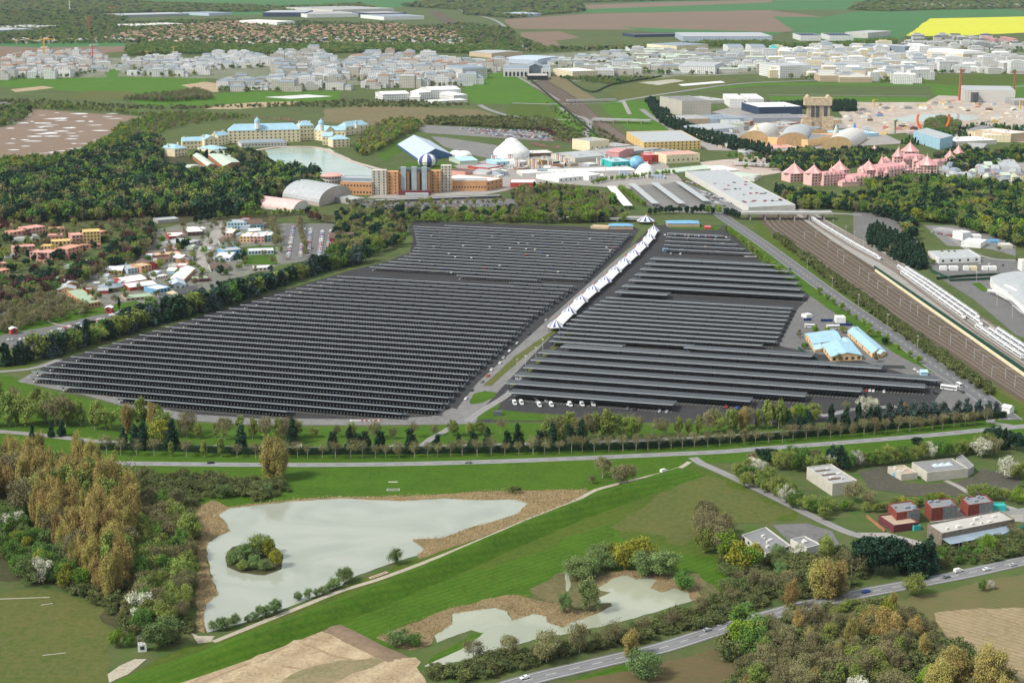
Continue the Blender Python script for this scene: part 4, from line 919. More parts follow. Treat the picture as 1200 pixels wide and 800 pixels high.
for x, y, h, k, wd in [(852,655,15,'young_leaf_tree',1.2),(866,668,16,'yellow_tree',1.3),(876,668,14,'young_leaf_tree',1.3),(884,662,12,'yellow_tree',1.2),(838,632,11,'olive_leaf_tree',1.2),(850,625,11,'yellow_tree',1.0)]: tree(k, x, y, h, 'in the bright clump left of the low grey building', None, wd)
for x, y, h in [(1016,672,20),(1026,673,21),(1037,672,20),(1047,671,19),(1056,669,18)]: tree('pine_tree', x, y, h, 'in the dark clump below the brick offices', 'dark pines below the brick offices', 1.0)
for x, y, h in [(1068,674,20),(1079,672,22),(1088,669,20)]: tree('conifer_tree', x, y, h, 'in the dark clump below the brick offices', None, 1.3)
for x, y, h, k, wd in [(964,700,19,'poplar_tree',1.6),(974,701,18,'poplar_tree',1.6),(980,699,17,'poplar_tree',1.4),(925,712,14,'poplar_tree',1.1),(998,676,15,'bare_tree',1.2),(933,655,9,'blossom_tree',1.1),(968,655,13,'olive_leaf_tree',1.0),(911,652,8,'willow_tree',1.1),(1156,648,11,'young_leaf_tree',1.1),(1072,698,12,'olive_leaf_tree',1.3),(1150,692,6,'green_leaf_tree',1.0),(1162,690,5,'blossom_tree',1.0),(988,700,9,'bare_tree',1.2),(1185,628,8,'bare_tree',1.2),(1190,632,7,'bare_tree',1.2),(885,690,11,'bare_tree',1.2),(900,695,11,'bare_tree',1.2),(925,690,10,'bare_tree',1.3)]:
    tree(k, x, y, h, 'near the main road at the lower right', None, wd)
# lower right wood
scatter([('bare_tree',8),('poplar_tree',2),('olive_leaf_tree',1.6),('tall_green_tree',1)], [(868,770),(900,745),(935,728),(1000,722),(1050,722),(1080,745),(1100,775),(1060,800),(980,815),(900,830),(870,830)], 9.0, (9,15), 'in the brown wood at the lower right', 15, 'trees in the brown wood at the lower right', 1.1)
for x, y, h, k, wd in [(871,752,17,'green_leaf_tree',1.3),(868,762,15,'young_leaf_tree',1.2),(884,772,16,'green_leaf_tree',1.2),(1039,755,17,'poplar_tree',1.7),(1045,758,16,'poplar_tree',1.5),(1041,745,17,'yellow_tree',.8),(1016,748,15,'poplar_tree',1.2),(999,762,15,'poplar_tree',1.0),(1112,800,17,'poplar_tree',1.8),(1124,806,16,'poplar_tree',1.6),(1165,806,19,'poplar_tree',1.7),(1150,812,16,'poplar_tree',1.5),(1098,815,16,'poplar_tree',1.8),(1003,815,9,'blossom_tree',1.2),(1180,830,14,'poplar_tree',1.5),(1048,822,13,'bare_tree',1.6),(1015,790,9,'green_leaf_tree',1.6),(1085,806,11,'young_leaf_tree',1.2)]:
    tree(k, x, y, h, 'in the lower right corner wood', None, wd)
tree('poplar_tree', 740, 769, 12, 'beside the main road bend', None, 1.5); tree('willow_tree', 752, 792, 14, 'below the main road bend', None, 1.2)
# bare trees between small pond and shrubs
for x, y, h in [(555,772,10),(597,772,12),(640,775,15),(679,764,15),(716,756,13),(753,742,9),(785,735,9),(818,722,9),(822,716,8),(857,706,8)]: tree('bare_tree', x, y, h, 'on the near shore of the small pond', 'bare trees on the near shore of the small pond', 1.15)
for x, y, h, k, wd in [(469,756,9,'willow_tree',1.3),(486,757,7,'green_leaf_tree',1.2),(679,680,13,'willow_tree',1.2),(690,676,12,'willow_tree',1.2),(693,670,9,'yellow_tree',.9),(700,664,13,'willow_tree',1.2),(717,664,13,'yellow_tree',1.1),(731,667,14,'yellow_tree',1.1),(738,666,12,'yellow_tree',1.1),(750,662,16,'yellow_tree',1.1),(756,674,13,'willow_tree',1.2),(777,675,14,'willow_tree',1.2),(766,668,12,'willow_tree',1.1),(691,716,16,'willow_tree',.9),(663,718,10,'willow_tree',.9),(802,690,10,'green_leaf_tree',1.3),(708,668,11,'willow_tree',1.1),(673,672,9,'willow_tree',1.2)]:
    tree(k, x, y, h, 'on the marshy shore of the small pond', None, wd)
# pond island and bank
for x, y, h, k, wd in [(278,660,8,'willow_tree',1.3),(288,655,9,'willow_tree',1.2),(300,652,11,'olive_leaf_tree',1.1),(308,650,11,'willow_tree',1.2),(316,655,11,'yellow_tree',.9),(324,664,10,'yellow_tree',.9),(297,665,7,'willow_tree',1.3),(285,668,6,'olive_leaf_tree',1.3),(310,668,6,'willow_tree',1.3),(272,655,5,'willow_tree',1.4)]:
    tree(k, x, y, h, 'on the pond island', 'trees on the pond island', wd)
for x, y, h in [(250,739,6),(258,738,7),(266,736,7),(276,733,7),(290,729,4.5),(298,727,5),(305,724,7),(312,722,7),(321,719,8),(325,716,7),(350,704,6),(362,701,6),(371,698,5),(378,697,6),(386,692,6),(394,690,8),(403,684,10),(408,680,8),(463,661,10)]: tree('willow_tree', x, y, h*.9, 'on the dike side bank of the big pond', 'small willows on the dike side of the big pond', .9)
tree('bare_tree', 200, 640, 14, 'left of the big pond'); 
# left belt beside the solar park
BELT = [('conifer_tree',4),('blue_conifer',3),('pine_tree',2),('green_leaf_tree',1),('olive_leaf_tree',2)]
row(BELT, [(10,428),(60,418),(110,402),(160,386),(200,376),(250,362),(300,345),(340,330),(380,318),(430,306)], 6.5, (14,21), 'in the belt along the left edge of the solar roofs', 3, 'trees in the belt along the left edge of the solar roofs', 1.2)
row(BELT, [(60,410),(120,393),(165,376),(215,362),(260,350),(300,335)], 8, (11,17), 'at the back of the belt along the solar roofs', 3, None, 1.2)
row([('pine_tree',3),('olive_leaf_tree',2),('green_leaf_tree',2),('yellow_tree',1)], [(330,330),(370,318),(410,305),(440,298),(470,285)], 8, (10,15), 'in the grove beside the corner of the solar roofs', 5)
row([('pine_tree',3),('olive_leaf_tree',2),('green_leaf_tree',3)], [(385,300),(410,285),(440,285),(475,272)], 8, (9,14), 'in the grove beside the curved access road', 5)
row([('bare_tree',1)], [(352,262),(352,270),(354,280),(357,292),(358,302)], 7, (7,9), 'between the car rows of the hotel car park', 1)
row([('bare_tree',1)], [(320,262),(322,275),(324,290)], 9, (9,12), 'left of the hotel car park', 2)
row([('bare_tree',1),('dark_red_tree',.2)], [(365,258),(385,262),(400,262),(410,255)], 6, (9,13), 'right of the hotel car park', 3)
row([('young_leaf_tree',1),('pine_tree',1)], [(230,262),(260,256),(300,254),(345,252),(375,252)], 8.5, (8,10), 'in front of the low arched hall', 1)
tree('young_leaf_tree', 80, 258, 13, 'alone above the pink adobe style hotel', None, 1.2)
PK = [('young_leaf_tree',3),('olive_leaf_tree',2),('pine_tree',1)]
row(PK, [(430,262),(470,261),(530,259),(600,260)], 9.5, (9,13), 'behind the top edge of the left solar roofs', 1.5, 'trees behind the top edge of the solar roofs')
row([('bare_tree',3),('olive_leaf_tree',1)], [(408,240),(450,243),(520,240),(590,240)], 9, (8,11), 'in front of the orange brick hotel', 1)
row([('pine_tree',2),('bare_tree',2),('young_leaf_tree',2),('olive_leaf_tree',1)], [(590,258),(630,262),(680,262),(720,258)], 6.5, (12,17), 'between the brick hotel and the walkway', 4)
scatter([('bare_tree',3),('conifer_tree',2),('young_leaf_tree',2)], [(600,228),(640,222),(690,228),(720,236),(725,250),(690,254),(640,252),(605,246)], 9, (9,14), 'in the grove above the striped walkway', 17)
row([('young_leaf_tree',1)], [(696,216),(712,212),(740,210),(790,204)], 7.5, (7,9), 'in the bright row behind the bus station', 1.5)
row([('young_leaf_tree',1)], [(726,222),(740,232),(755,242)], 7.5, (7,9), 'between the white tent and the bus canopies', 1)
row([('pine_tree',3),('young_leaf_tree',1)], [(762,252),(800,250),(850,252),(868,258)], 7, (8,12), 'in front of the bus station', 2)
row([('young_leaf_tree',2),('olive_leaf_tree',1)], [(852,272),(880,293),(900,310),(920,324)], 8, (6,8), 'on the verge of the ring road', 1)
row([('young_leaf_tree',1)], [(960,345),(1000,372),(1045,405),(1085,432)], 22, (5,7), 'on the narrow strip beside the ring road', .5)
for x, y, h, k in [(1044,300,12,'bare_tree'),(1085,306,8,'bare_tree'),(1092,310,7,'olive_leaf_tree'),(1104,300,7,'conifer_tree'),(1112,300,7,'conifer_tree'),(1119,300,7,'conifer_tree'),(1170,296,9,'bare_tree'),(1160,272,18,'yellow_tree'),(1172,274,17,'young_leaf_tree'),(1192,274,18,'young_leaf_tree'),(1057,240,14,'poplar_tree'),(1053,262,15,'pine_tree'),(1192,308,8,'bare_tree')]: tree(k, x, y, h, 'near the white offices at the right', None, 1.2)
for x, y, k in [(956,391,'young_leaf_tree'),(969,391,'young_leaf_tree'),(988,390,'olive_leaf_tree'),(1003,393,'olive_leaf_tree'),(1019,395,'olive_leaf_tree'),(1036,404,'pine_tree'),(983,424,'bare_tree'),(1027,424,'bare_tree'),(943,409,'green_leaf_tree'),(937,396,'bare_tree')]: tree(k, x, y, rnd.uniform(5.5,7.5), 'around the light blue roofed building', None, 1.2)
row([('dark_red_tree',1)], [(633,154),(645,157),(650,160)], 12, (7,9), 'at the end of the overflow car park', 1)
row([('cherry_tree',1)], [(622,170),(640,174),(655,175)], 9, (4,6), 'in front of the village car park', 1)
row([('cherry_tree',1)], [(635,166),(650,165),(670,168)], 14, (4,6), 'behind the village plaza', 1)
row([('cherry_tree',1)], [(300,139),(330,141),(360,145)], 12, (4,6), 'behind the cream waterside hotel', 1)
row([('cypress_tree',1)], [(208,290),(214,293),(222,290)], 4, (8,11), 'beside the white roofed western houses', .5)
scatter([('olive_leaf_tree',3),('bare_tree',3),('young_leaf_tree',1),('green_leaf_tree',1)], [(60,330),(130,302),(180,274),(235,264),(330,268),(330,300),(262,328),(225,340),(100,372),(20,350)], 24, (5,9), 'between the houses of the western town', 41)
for x, y, h in [(140,362,10),(9,345,10),(12,348,9),(80,330,10),(103,328,9),(115,323,10),(145,308,11),(172,360,9),(177,360,9)]: tree('cypress_tree', x, y, h, 'among the western town houses')
for x, y, h, k in [(226,313,7,'young_leaf_tree'),(238,320,6,'young_leaf_tree'),(245,305,9,'bare_tree'),(246,312,9,'bare_tree'),(278,308,9,'pine_tree'),(286,304,11,'conifer_tree'),(160,288,12,'green_leaf_tree'),(172,286,12,'olive_leaf_tree'),(143,290,12,'olive_leaf_tree'),(160,298,10,'young_leaf_tree'),(190,286,9,'green_leaf_tree'),(215,268,10,'bare_tree'),(253,268,10,'bare_tree'),(270,335,9,'conifer_tree'),(258,322,10,'pine_tree'),(300,320,8,'bare_tree'),(320,310,8,'bare_tree'),(53,290,12,'bare_tree'),(72,305,12,'pine_tree'),(63,305,10,'pine_tree'),(30,312,9,'pine_tree'),(15,320,9,'pine_tree'),(8,285,10,'pine_tree'),(4,299,9,'yellow_tree'),(52,284,8,'pine_tree')]: tree(k, x, y, h, 'among the houses of the western town', None, 1.15)

# past 300 of one kind the smallest become one mass
def surplus(kind, label):
    ts = sorted([t for t in TREES if t.name.split('.')[0] == kind], key=lambda t: -t.scale[2]*ppm(PX(t.location)[1]))
    cut = ts[290:]
    if not cut: return
    pts = np.array([[t.location.x, t.location.y] for t in cut])
    for t in cut:
        TREES.remove(t); LABELLED.remove(t)
        for c in list(t.children): bpy.data.objects.remove(c)
        bpy.data.objects.remove(t)
    P0 = [(600,-40),(601,-40),(601,-41)]
    wood('small_trees', label, [(kind,1)], P0, 1e5, (6,10), 77, 1.0, pts)
surplus('bare_tree', 'smaller bare brown trees scattered in the middle distance')
surplus('olive_leaf_tree', 'smaller olive green trees scattered in the middle distance')
# ------------------------------------------------------------------ building materials
C = {'white':(.76,.76,.74),'offwhite':(.62,.60,.56),'cream':(.76,.67,.46),'beige':(.52,.49,.42),'sand':(.55,.43,.29),'pink':(.60,.31,.22),
 'salmon':(.66,.35,.30),'orange':(.55,.29,.14),'palepink':(.76,.48,.45),'rose':(.60,.30,.30),'red':(.42,.06,.05),'maroon':(.15,.04,.05),'brick':(.38,.17,.09),
 'blue':(.16,.36,.55),'lightblue':(.40,.60,.70),'skyblue':(.33,.52,.63),'navy':(.03,.05,.10),'steel':(.30,.34,.38),'grey':(.36,.36,.36),'midgrey':(.22,.22,.23),
 'darkgrey':(.08,.08,.085),'zinc':(.24,.29,.34),'paleroof':(.40,.42,.43),'brown':(.13,.085,.065),'yellow':(.70,.50,.20),'green':(.32,.42,.30),'palegreen':(.48,.56,.46),
 'tile':(.30,.18,.13),'teal':(.04,.42,.40),'apricot':(.76,.52,.27),'tan':(.42,.33,.24),'glass':(.10,.13,.15),'concrete':(.45,.43,.40),'lilac':(.45,.52,.62),'gold':(.8,.5,.05),'black':(.015,.015,.017),'bluesteel':(.015,.03,.12)}
def M_(n, rough=.75, spec=.3): return flat(n, C[n], rough, spec, .10, .2)
GL = flat('window_glass', (.035,.045,.055), .15, .6, .2, .3)
def facade(n, floor=3.4, bay=4.2, dark=(.10,.11,.13), amt=.75):
    """distant wall with its storeys of windows"""
    key = f'facade_{n}_{floor}_{bay}'
    if key in MATS: return MATS[key]
    m = bpy.data.materials.new(key); nn, l, b = nodes(m); setspec(b, .7, .3)
    g = nn.new('ShaderNodeNewGeometry')
    cr = nn.new('ShaderNodeVectorMath'); cr.operation = 'CROSS_PRODUCT'; l.new(g.outputs['True Normal'], cr.inputs[0]); cr.inputs[1].default_value = (0, 0, 1)
    dt = nn.new('ShaderNodeVectorMath'); dt.operation = 'DOT_PRODUCT'; l.new(cr.outputs[0], dt.inputs[0]); l.new(g.outputs['Position'], dt.inputs[1])
    sx = nn.new('ShaderNodeSeparateXYZ'); l.new(g.outputs['Position'], sx.inputs[0])
    def band(src, per, lo, hi):
        d = nn.new('ShaderNodeMath'); d.operation = 'DIVIDE'; l.new(src, d.inputs[0]); d.inputs[1].default_value = per
        f = nn.new('ShaderNodeMath'); f.operation = 'FRACT'; l.new(d.outputs[0], f.inputs[0])
        c = nn.new('ShaderNodeMath'); c.operation = 'COMPARE'; l.new(f.outputs[0], c.inputs[0]); c.inputs[1].default_value = (lo+hi)/2; c.inputs[2].default_value = (hi-lo)/2
        return c.outputs[0]
    mu = nn.new('ShaderNodeMath'); mu.operation = 'MULTIPLY'
    l.new(band(sx.outputs[2], floor, .32, .80), mu.inputs[0]); l.new(band(dt.outputs['Value'], bay, .28, .70), mu.inputs[1])
    m2 = nn.new('ShaderNodeMath'); m2.operation = 'MULTIPLY'; l.new(mu.outputs[0], m2.inputs[0]); m2.inputs[1].default_value = amt
    t = nn.new('ShaderNodeTexNoise'); t.inputs['Scale'].default_value = .05; l.new(g.outputs['Position'], t.inputs['Vector'])
    w0 = nn.new('ShaderNodeMix'); w0.data_type = 'RGBA'; c = C[n]
    w0.inputs[6].default_value = (c[0]*.85, c[1]*.85, c[2]*.85, 1); w0.inputs[7].default_value = (min(1, c[0]*1.1), min(1, c[1]*1.1), min(1, c[2]*1.1), 1)
    l.new(t.outputs['Fac'], w0.inputs[0])
    x = nn.new('ShaderNodeMix'); x.data_type = 'RGBA'; l.new(m2.outputs[0], x.inputs[0]); l.new(w0.outputs[2], x.inputs[6]); x.inputs[7].default_value = (*dark, 1)
    l.new(x.outputs[2], b.inputs['Base Color']); MATS[key] = m; return m
UNIT = {}
ROOFOF = {}
def unitpane(mat):
    if mat.name not in UNIT:
        b = MB(); b.box(-.5, -.06, 0, .5, .04, 1); UNIT[mat.name] = b.mesh('window', mat)
    return UNIT[mat.name]
def shell(ex, ey, h, roof, rh=0.0, over=.4, mi0=0, b=None, rb=None):
    """walls into b, roof into rb; footprint spanned by ex, ey (2D vectors), eaves at h, rh = rise of the roof"""
    lx, ly = ex.length, ey.length
    def P(u, v, z): q = ex*u+ey*v; return (q.x, q.y, z)
    c4 = [(0, 0), (1, 0), (1, 1), (0, 1)]
    def walls(hh):
        vs = [P(u, v, -.3) for u, v in c4]+[P(u, v, hh) for u, v in c4]
        b.add(vs, [(0,1,5,4),(1,2,6,5),(2,3,7,6),(3,0,4,7)], mi0)
    iu, iv = min(.4, .45/lx), min(.4, .45/ly); ou, ov = over/lx, over/ly
    if roof == 'flat':
        walls(h)
        o = [P(u, v, h) for u, v in c4]; ii = [(iu, iv), (1-iu, iv), (1-iu, 1-iv), (iu, 1-iv)]
        i1 = [P(u, v, h) for u, v in ii]; i2 = [P(u, v, h-.6) for u, v in ii]
        b.add(o+i1+i2, [(k, (k+1) % 4, 4+(k+1) % 4, 4+k) for k in range(4)]+[(4+k, 4+(k+1) % 4, 8+(k+1) % 4, 8+k) for k in range(4)], mi0)
        rb.add(i2, [(0,1,2,3)], 1 if rb is b else 0)
        return
    walls(h)
    rm = 1 if rb is b else 0
    if roof in ('gable_x', 'gable_y'):
        T = .25
        if roof == 'gable_x':
            b.add([P(0,0,h),P(0,1,h),P(0,.5,h+rh),P(1,0,h),P(1,1,h),P(1,.5,h+rh)], [(1,0,2),(3,4,5)], mi0)
            for v0, v1 in ((-ov, .5), (1+ov, .5)):
                z0 = h-rh*ov*2
                vs = [P(-ou,v0,z0),P(1+ou,v0,z0),P(1+ou,v1,h+rh),P(-ou,v1,h+rh)]; vs += [(x, y, z+T) for x, y, z in vs]
                rb.add(vs, [(0,1,2,3),(4,5,6,7),(0,1,5,4),(1,2,6,5),(3,0,4,7)], rm)
        else:
            b.add([P(0,0,h),P(1,0,h),P(.5,0,h+rh),P(0,1,h),P(1,1,h),P(.5,1,h+rh)], [(0,1,2),(4,3,5)], mi0)
            for u0, u1 in ((-ou, .5), (1+ou, .5)):
                z0 = h-rh*ou*2
                vs = [P(u0,-ov,z0),P(u0,1+ov,z0),P(u1,1+ov,h+rh),P(u1,-ov,h+rh)]; vs += [(x, y, z+T) for x, y, z in vs]
                rb.add(vs, [(0,1,2,3),(4,5,6,7),(0,1,5,4),(3,0,4,7),(1,2,6,5)], rm)
    elif roof in ('hip', 'pyramid', 'mansard'):
        if roof == 'mansard': k = min(.3, 2.2/lx); q = min(.3, 2.2/ly); top = [(k, q), (1-k, q), (1-k, 1-q), (k, 1-q)]
        elif roof == 'pyramid': top = [(.5, .5)]*4; top = [(.49, .49), (.51, .49), (.51, .51), (.49, .51)]
        elif lx >= ly: k = .45*ly/lx; top = [(k, .49), (1-k, .49), (1-k, .51), (k, .51)]
        else: k = .45*lx/ly; top = [(.49, k), (.51, k), (.51, 1-k), (.49, 1-k)]
        o = [P(u, v, h) for u, v in ((-ou, -ov), (1+ou, -ov), (1+ou, 1+ov), (-ou, 1+ov))]; t = [P(u, v, h+rh) for u, v in top]
        rb.add(o+t, [(k, (k+1) % 4, 4+(k+1) % 4, 4+k) for k in range(4)]+[(4,5,6,7),(3,2,1,0)], rm)
    elif roof in ('barrel_x', 'barrel_y'):
        n = 12; A = []; B = []
        for i in range(n+1):
            a = math.pi*i/n; s = .5-.5*math.cos(a); z = h+rh*math.sin(a)
            if roof == 'barrel_y': A.append(P(s, 0, z)); B.append(P(s, 1, z))
            else: A.append(P(0, 1-s, z)); B.append(P(1, 1-s, z))
        b.add(A, [tuple(range(n+1))], mi0); b.add(B, [tuple(range(n, -1, -1))], mi0)
        A2 = [(x, y, z+.2) for x, y, z in A]; B2 = [(x, y, z+.2) for x, y, z in B]
        rb.add(A2+B2, [(i, n+1+i, n+2+i, i+1) for i in range(n)], rm)
def frame2(F, R, L=None, dep=None):
    f = G(*F); ex = G(*R)-f
    if L: ey = G(*L)-f
    else:
        n = Vector((-ex.y, ex.x, 0)).normalized(); ey = n*(dep if dep > 99 else DM(F[1], dep))
    a = math.atan2(ex.y, ex.x); rot = Matrix.Rotation(-a, 2)
    return f, a, rot @ ex.to_2d(), rot @ ey.to_2d()
def bld(name, label, F, R, dep=None, h=6, roof='flat', wall='white', top='grey', rh=0, L=None, win=None, wmat=None, cat='building', group=None, parts=True, face=None, extra=None):
    """F front corner, R right corner, L far left corner on the ground; dep / h / rh in picture pixels"""
    if len(label.split()) < 5: label += {'western_house':' of the western town','far_building':' of the far town','village_building':' of the village'}.get(name, ' in the park')
    if roof == 'pyramid' and not L: dep = 100
    f, a, ex, ey = frame2(F, R, L, dep)
    if dep == 100: ey = ey*(ex.length/100)
    H = HM(F[1], h); RH = HM(F[1], rh)
    wm = face if face else M_(wall); tm = M_(top)
    if not parts:
        b = MB(); shell(ex, ey, H, roof, RH, b=b, rb=b)
        o = b.build(name, [wm, tm], None, f, a)
        tag(o, label, cat, group); return o
    e = empty(name, f, a); b, rb = MB(), MB()
    shell(ex, ey, H, roof, RH, b=b, rb=rb)
    b.build('wall', wm, e); ROOFOF[e.name] = rb.build('roof', tm, e)
    if win:
        pm = unitpane(M_(wmat) if wmat else GL)
        def put(o, d, ln, rows, cols, rz):
            cw, ch = ln/cols, H/rows
            for r_ in range(rows):
                for c_ in range(cols):
                    q = o + d*((c_+.5)/cols)
                    w_ = link('window', pm, e, (q.x, q.y, ch*(r_+.3)), rz); w_.scale = (min(cw*.5, 2.4), 1, min(ch*.48, 2.2))
        put(Vector((0, 0)), ex, ex.length, win[0], win[1], math.atan2(ex.y, ex.x))
        if len(win) > 2 and win[2]: put(ey, -ey, ey.length, win[0], win[2], math.atan2(-ey.y, -ey.x))
    if extra: extra(e, ex, ey, H)
    tag(e, label, cat, group); return e

# ================================================================== foreground right
def skylights(e, ex, ey, H):
    for u in (.42, .58, .74):
        q = ex*u+ey*.55; b = MB(); s = 2.0
        b.add([(-s,-s,0),(s,-s,0),(s,s,0),(-s,s,0),(0,0,1.7)], [(0,1,4),(1,2,4),(2,3,4),(3,0,4)])
        b.build('skylight', flat('skylight_glass', (.5,.6,.66), .2, .5), ROOFOF[e.name], (q.x, q.y, H-.55))
def roofbits(n, seed=1, col='offwhite'):
    def fn(e, ex, ey, H):
        r = random.Random(seed)
        for i in range(n):
            q = ex*r.uniform(.12, .88)+ey*r.uniform(.15, .85); s = r.uniform(.6, 1.5); b = MB(); b.box(-s, -s*.7, 0, s, s*.7, r.uniform(.6, 1.3))
            b.build('roof_vent', M_(col), ROOFOF.get(e.name, e), (q.x, q.y, H-.58))
    return fn
def roofwells(e, ex, ey, H):
    for u in (.25, .5, .75):
        q = ex*.1+ey*u; b = MB(); L_x = ex.length*.55; b.box(0, -1.0, 0, L_x, 1.0, .35)
        b.build('roof_hatch', M_('brown'), ROOFOF[e.name], (q.x, q.y, H-.58))
    roofbits(5, 3)(e, ex, ey, H)
bld('utility_building', 'tall beige box building with three brown roof hatches behind a bare tree', (975,581), (1004,577), L=(945,561), h=15, wall='beige', top='grey', extra=roofwells)
bld('office_building', 'long beige flat-roofed building with three pyramid skylights', (1086,564), (1134,559), L=(1068,552), h=11, wall='beige', top='midgrey', extra=skylights)
def door_blue(e, ex, ey, H):
    b = MB(); b.box(-1, -.12, 0, 1, .1, 2.6); q = ey*.5; b.build('door', M_('blue'), e, (q.x, q.y, 0), math.atan2(-ey.y, -ey.x))
    roofbits(5, 8)(e, ex, ey, H)
bld('office_building', 'small beige annex with blue door left of the skylight building', (1056,563), (1075,561), L=(1040,554), h=8, wall='beige', top='tan', extra=door_blue)
bld('office_building', 'grey slatted annex right of the skylight building', (1134,558.5), (1141,554), L=(1120,545), h=9, wall='grey', top='midgrey')
GRID = flat('grey_cladding', (.20,.21,.23), .5, .4, .3, .8)
def greycorner(e, ex, ey, H):
    b = MB(); q = ex; b.box(ex.length*.45, -.12, .2, ex.length, .1, H-.4); b.build('grey_cladding', GRID, e)
    roofbits(4, int(H*7), 'zinc')(e, ex, ey, H)
bld('brick_podium', 'low red brick podium with sunken roof wells below the brick cubes', (1047,624), (1076,620), L=(1029,612), h=9, wall='maroon', top='tan')
bld('brick_cube', 'left dark red cube with grey corner panel above the podium', (1050,617), (1077,613), L=(1040,606), h=17, wall='brick', top='midgrey', face=flat('dark_red_brick', (.23,.06,.045), .8, .2, .2, .8), extra=greycorner)
bld('brick_cube', 'middle dark red cube with grey roof between the two others', (1091,611), (1121,607), L=(1083,602), h=16, top='midgrey', face=MATS['dark_red_brick'], extra=greycorner)
bld('brick_cube', 'right dark red cube beside the turquoise box', (1134,607), (1163,603), L=(1125,598), h=16, top='midgrey', face=MATS['dark_red_brick'], extra=greycorner)
bld('turquoise_shelter', 'turquoise box shelter right of the red cubes', (1162,599), (1179,599), 4, 7, wall='teal', top='teal')
bld('turquoise_shelter', 'small turquoise porch in front of the left red cube', (1071,622), (1079,621), 2, 6, wall='teal', top='teal')
bld('boundary_wall', 'low brick wall in front of the left red cube', (1015,606), (1036,623), 0.4, 3, wall='brick', top='brick', cat='wall')
def awning(e, ex, ey, H):
    n = 9
    b = MB(); d = Vector((ex.x, ex.y)).normalized(); nn = Vector((d.y, -d.x))
    p0, p1 = Vector((0, 0)), ex*.92; q0, q1 = p0+nn*7, p1+nn*7
    b.add([(p0.x,p0.y,H*.62),(p1.x,p1.y,H*.62),(q1.x,q1.y,H*.50),(q0.x,q0.y,H*.50)], [(0,1,2,3)]); b.add([(p0.x,p0.y,H*.60),(p1.x,p1.y,H*.60),(q1.x,q1.y,H*.48),(q0.x,q0.y,H*.48)], [(3,2,1,0)])
    b.build('glass_awning', flat('awning_glass', (.25,.32,.38), .25, .5), e)
    for i in range(n):
        q = q0.lerp(q1, i/(n-1)); c = MB(); c.tube((0,0,0), (0,0,H*.5), .18, .18, 6); c.build('awning_post', M_('grey'), e, (q.x, q.y, 0))
    c = MB(); s0, s1 = q0.lerp(q1, .55), q1+d*6
    c.add([(s0.x,s0.y,.2),(s1.x,s1.y,H*.75),(s1.x,s1.y,H*.75+1.2),(s0.x,s0.y,1.6)], [(0,1,2,3)]); c.add([(s0.x+.3,s0.y+.3,.2),(s1.x+.3,s1.y+.3,H*.75),(s1.x+.3,s1.y+.3,H*.75+1.2),(s0.x+.3,s0.y+.3,1.6)], [(3,2,1,0)])
    c.build('turquoise_stair', M_('teal'), e)
    roofbits(8, 5)(e, ex, ey, H)
WOODC = flat('weathered_cladding', (.20,.165,.135), .8, .2, .25, .6)
bld('sports_hall', 'long grey-brown hall with a glass awning and turquoise stair', (1103,641), (1188,624), L=(1086,630), h=17, top='concrete', face=WOODC, extra=awning)
bld('grey_pavilion', 'low grey building with white walls in the trees, left block', (897,655), (926,645), L=(869,633), h=7, wall='offwhite', top='midgrey', extra=roofbits(6, 9), win=(1,4,5))
bld('grey_pavilion', 'white L-shaped block at the right end of the low grey building', (945,650), (962,646), L=(926,640), h=9, wall='offwhite', top='midgrey', extra=roofbits(3, 11))
bld('utility_shed', 'small white shed on the verge at the car park corner', (1174,483), (1183,485), 2.5, 7, 'gable_x', 'white', 'white', 2)
bld('bus_shelter', 'white roofed shelter on the verge by the car park exit', (578,487), (588,487), 1.5, 5, wall='glass', top='white')
def cabinframe(e, ex, ey, H):
    b = MB(); L_ = ex.length
    for x in (0, L_):
        for y in (0, ey.length): b.tube((x, y, H), (x, y, H+3.2), .1, .1, 4)
    b.tube((0,0,H+3.2),(L_,0,H+3.2),.1,.1,4); b.tube((0,ey.length,H+3.2),(L_,ey.length,H+3.2),.1,.1,4); b.build('roof_frame', M_('grey'), e)
bld('white_cabin', 'small white cabin with an open frame on top at the wood edge', (162,764), (172,763), 3.2, 9, wall='white', top='offwhite', extra=cabinframe, win=(1,1))
# services building with light blue roofs
for lb, F_, R_, L2, h_, rh_, rf in [('left wing with light blue roof of the service building', (952,408), (986,403), (943,396), 5, 3, 'gable_x'), ('front wing with light blue roof of the service building', (974,424), (1010,422), (963,409), 6, 4, 'gable_y'), ('right wing with light blue roof of the service building', (1022,419), (1034,413), (993,393), 5, 2.5, 'gable_y')]:
    bld('service_building', lb+', apricot walls', F_, R_, L=L2, h=h_, roof=rf, wall='apricot', top='skyblue', rh=rh_, win=(1,5,4), group='wings of the light blue roofed service building')
for lb, F_, R_, L2, h_, rf in [('low link roof between the wings of the service building',(990,409),(1000,407),(984,402),4,'gable_y'),('small pitched porch at the right end of the service building',(1030,420),(1038,416),(1022,412),4,'gable_y'),('small brick terrace porch at the left of the service building',(955,413),(964,411),(950,407),3,'gable_x')]:
    bld('service_building', lb, F_, R_, L=L2, h=h_, roof=rf, wall='apricot', top='lightblue', rh=2, group='wings of the light blue roofed service building')
bld('white_container', 'white two-storey cabin in the fenced yard above the blue roofs', (980,379), (991,379), 3, 7, wall='white', top='white')
bld('white_container', 'white cabin at the corner of the fenced yard', (945,373), (952,372), 2, 4, wall='white', top='white')
for x0, x1, y in [(942,951,376),(962,976,377),(977,999,382)]:
    bld('blue_screen', 'blue screen panel in the fenced yard above the blue roofs', (x0,y), (x1,y), .4, 3, wall='bluesteel', top='blue', cat='screen', parts=False)
bld('toll_canopy', 'long thin grey canopy over the bays right of the service building', (1008,431), (1060,432), 1.2, 3, wall='darkgrey', top='grey', cat='canopy')
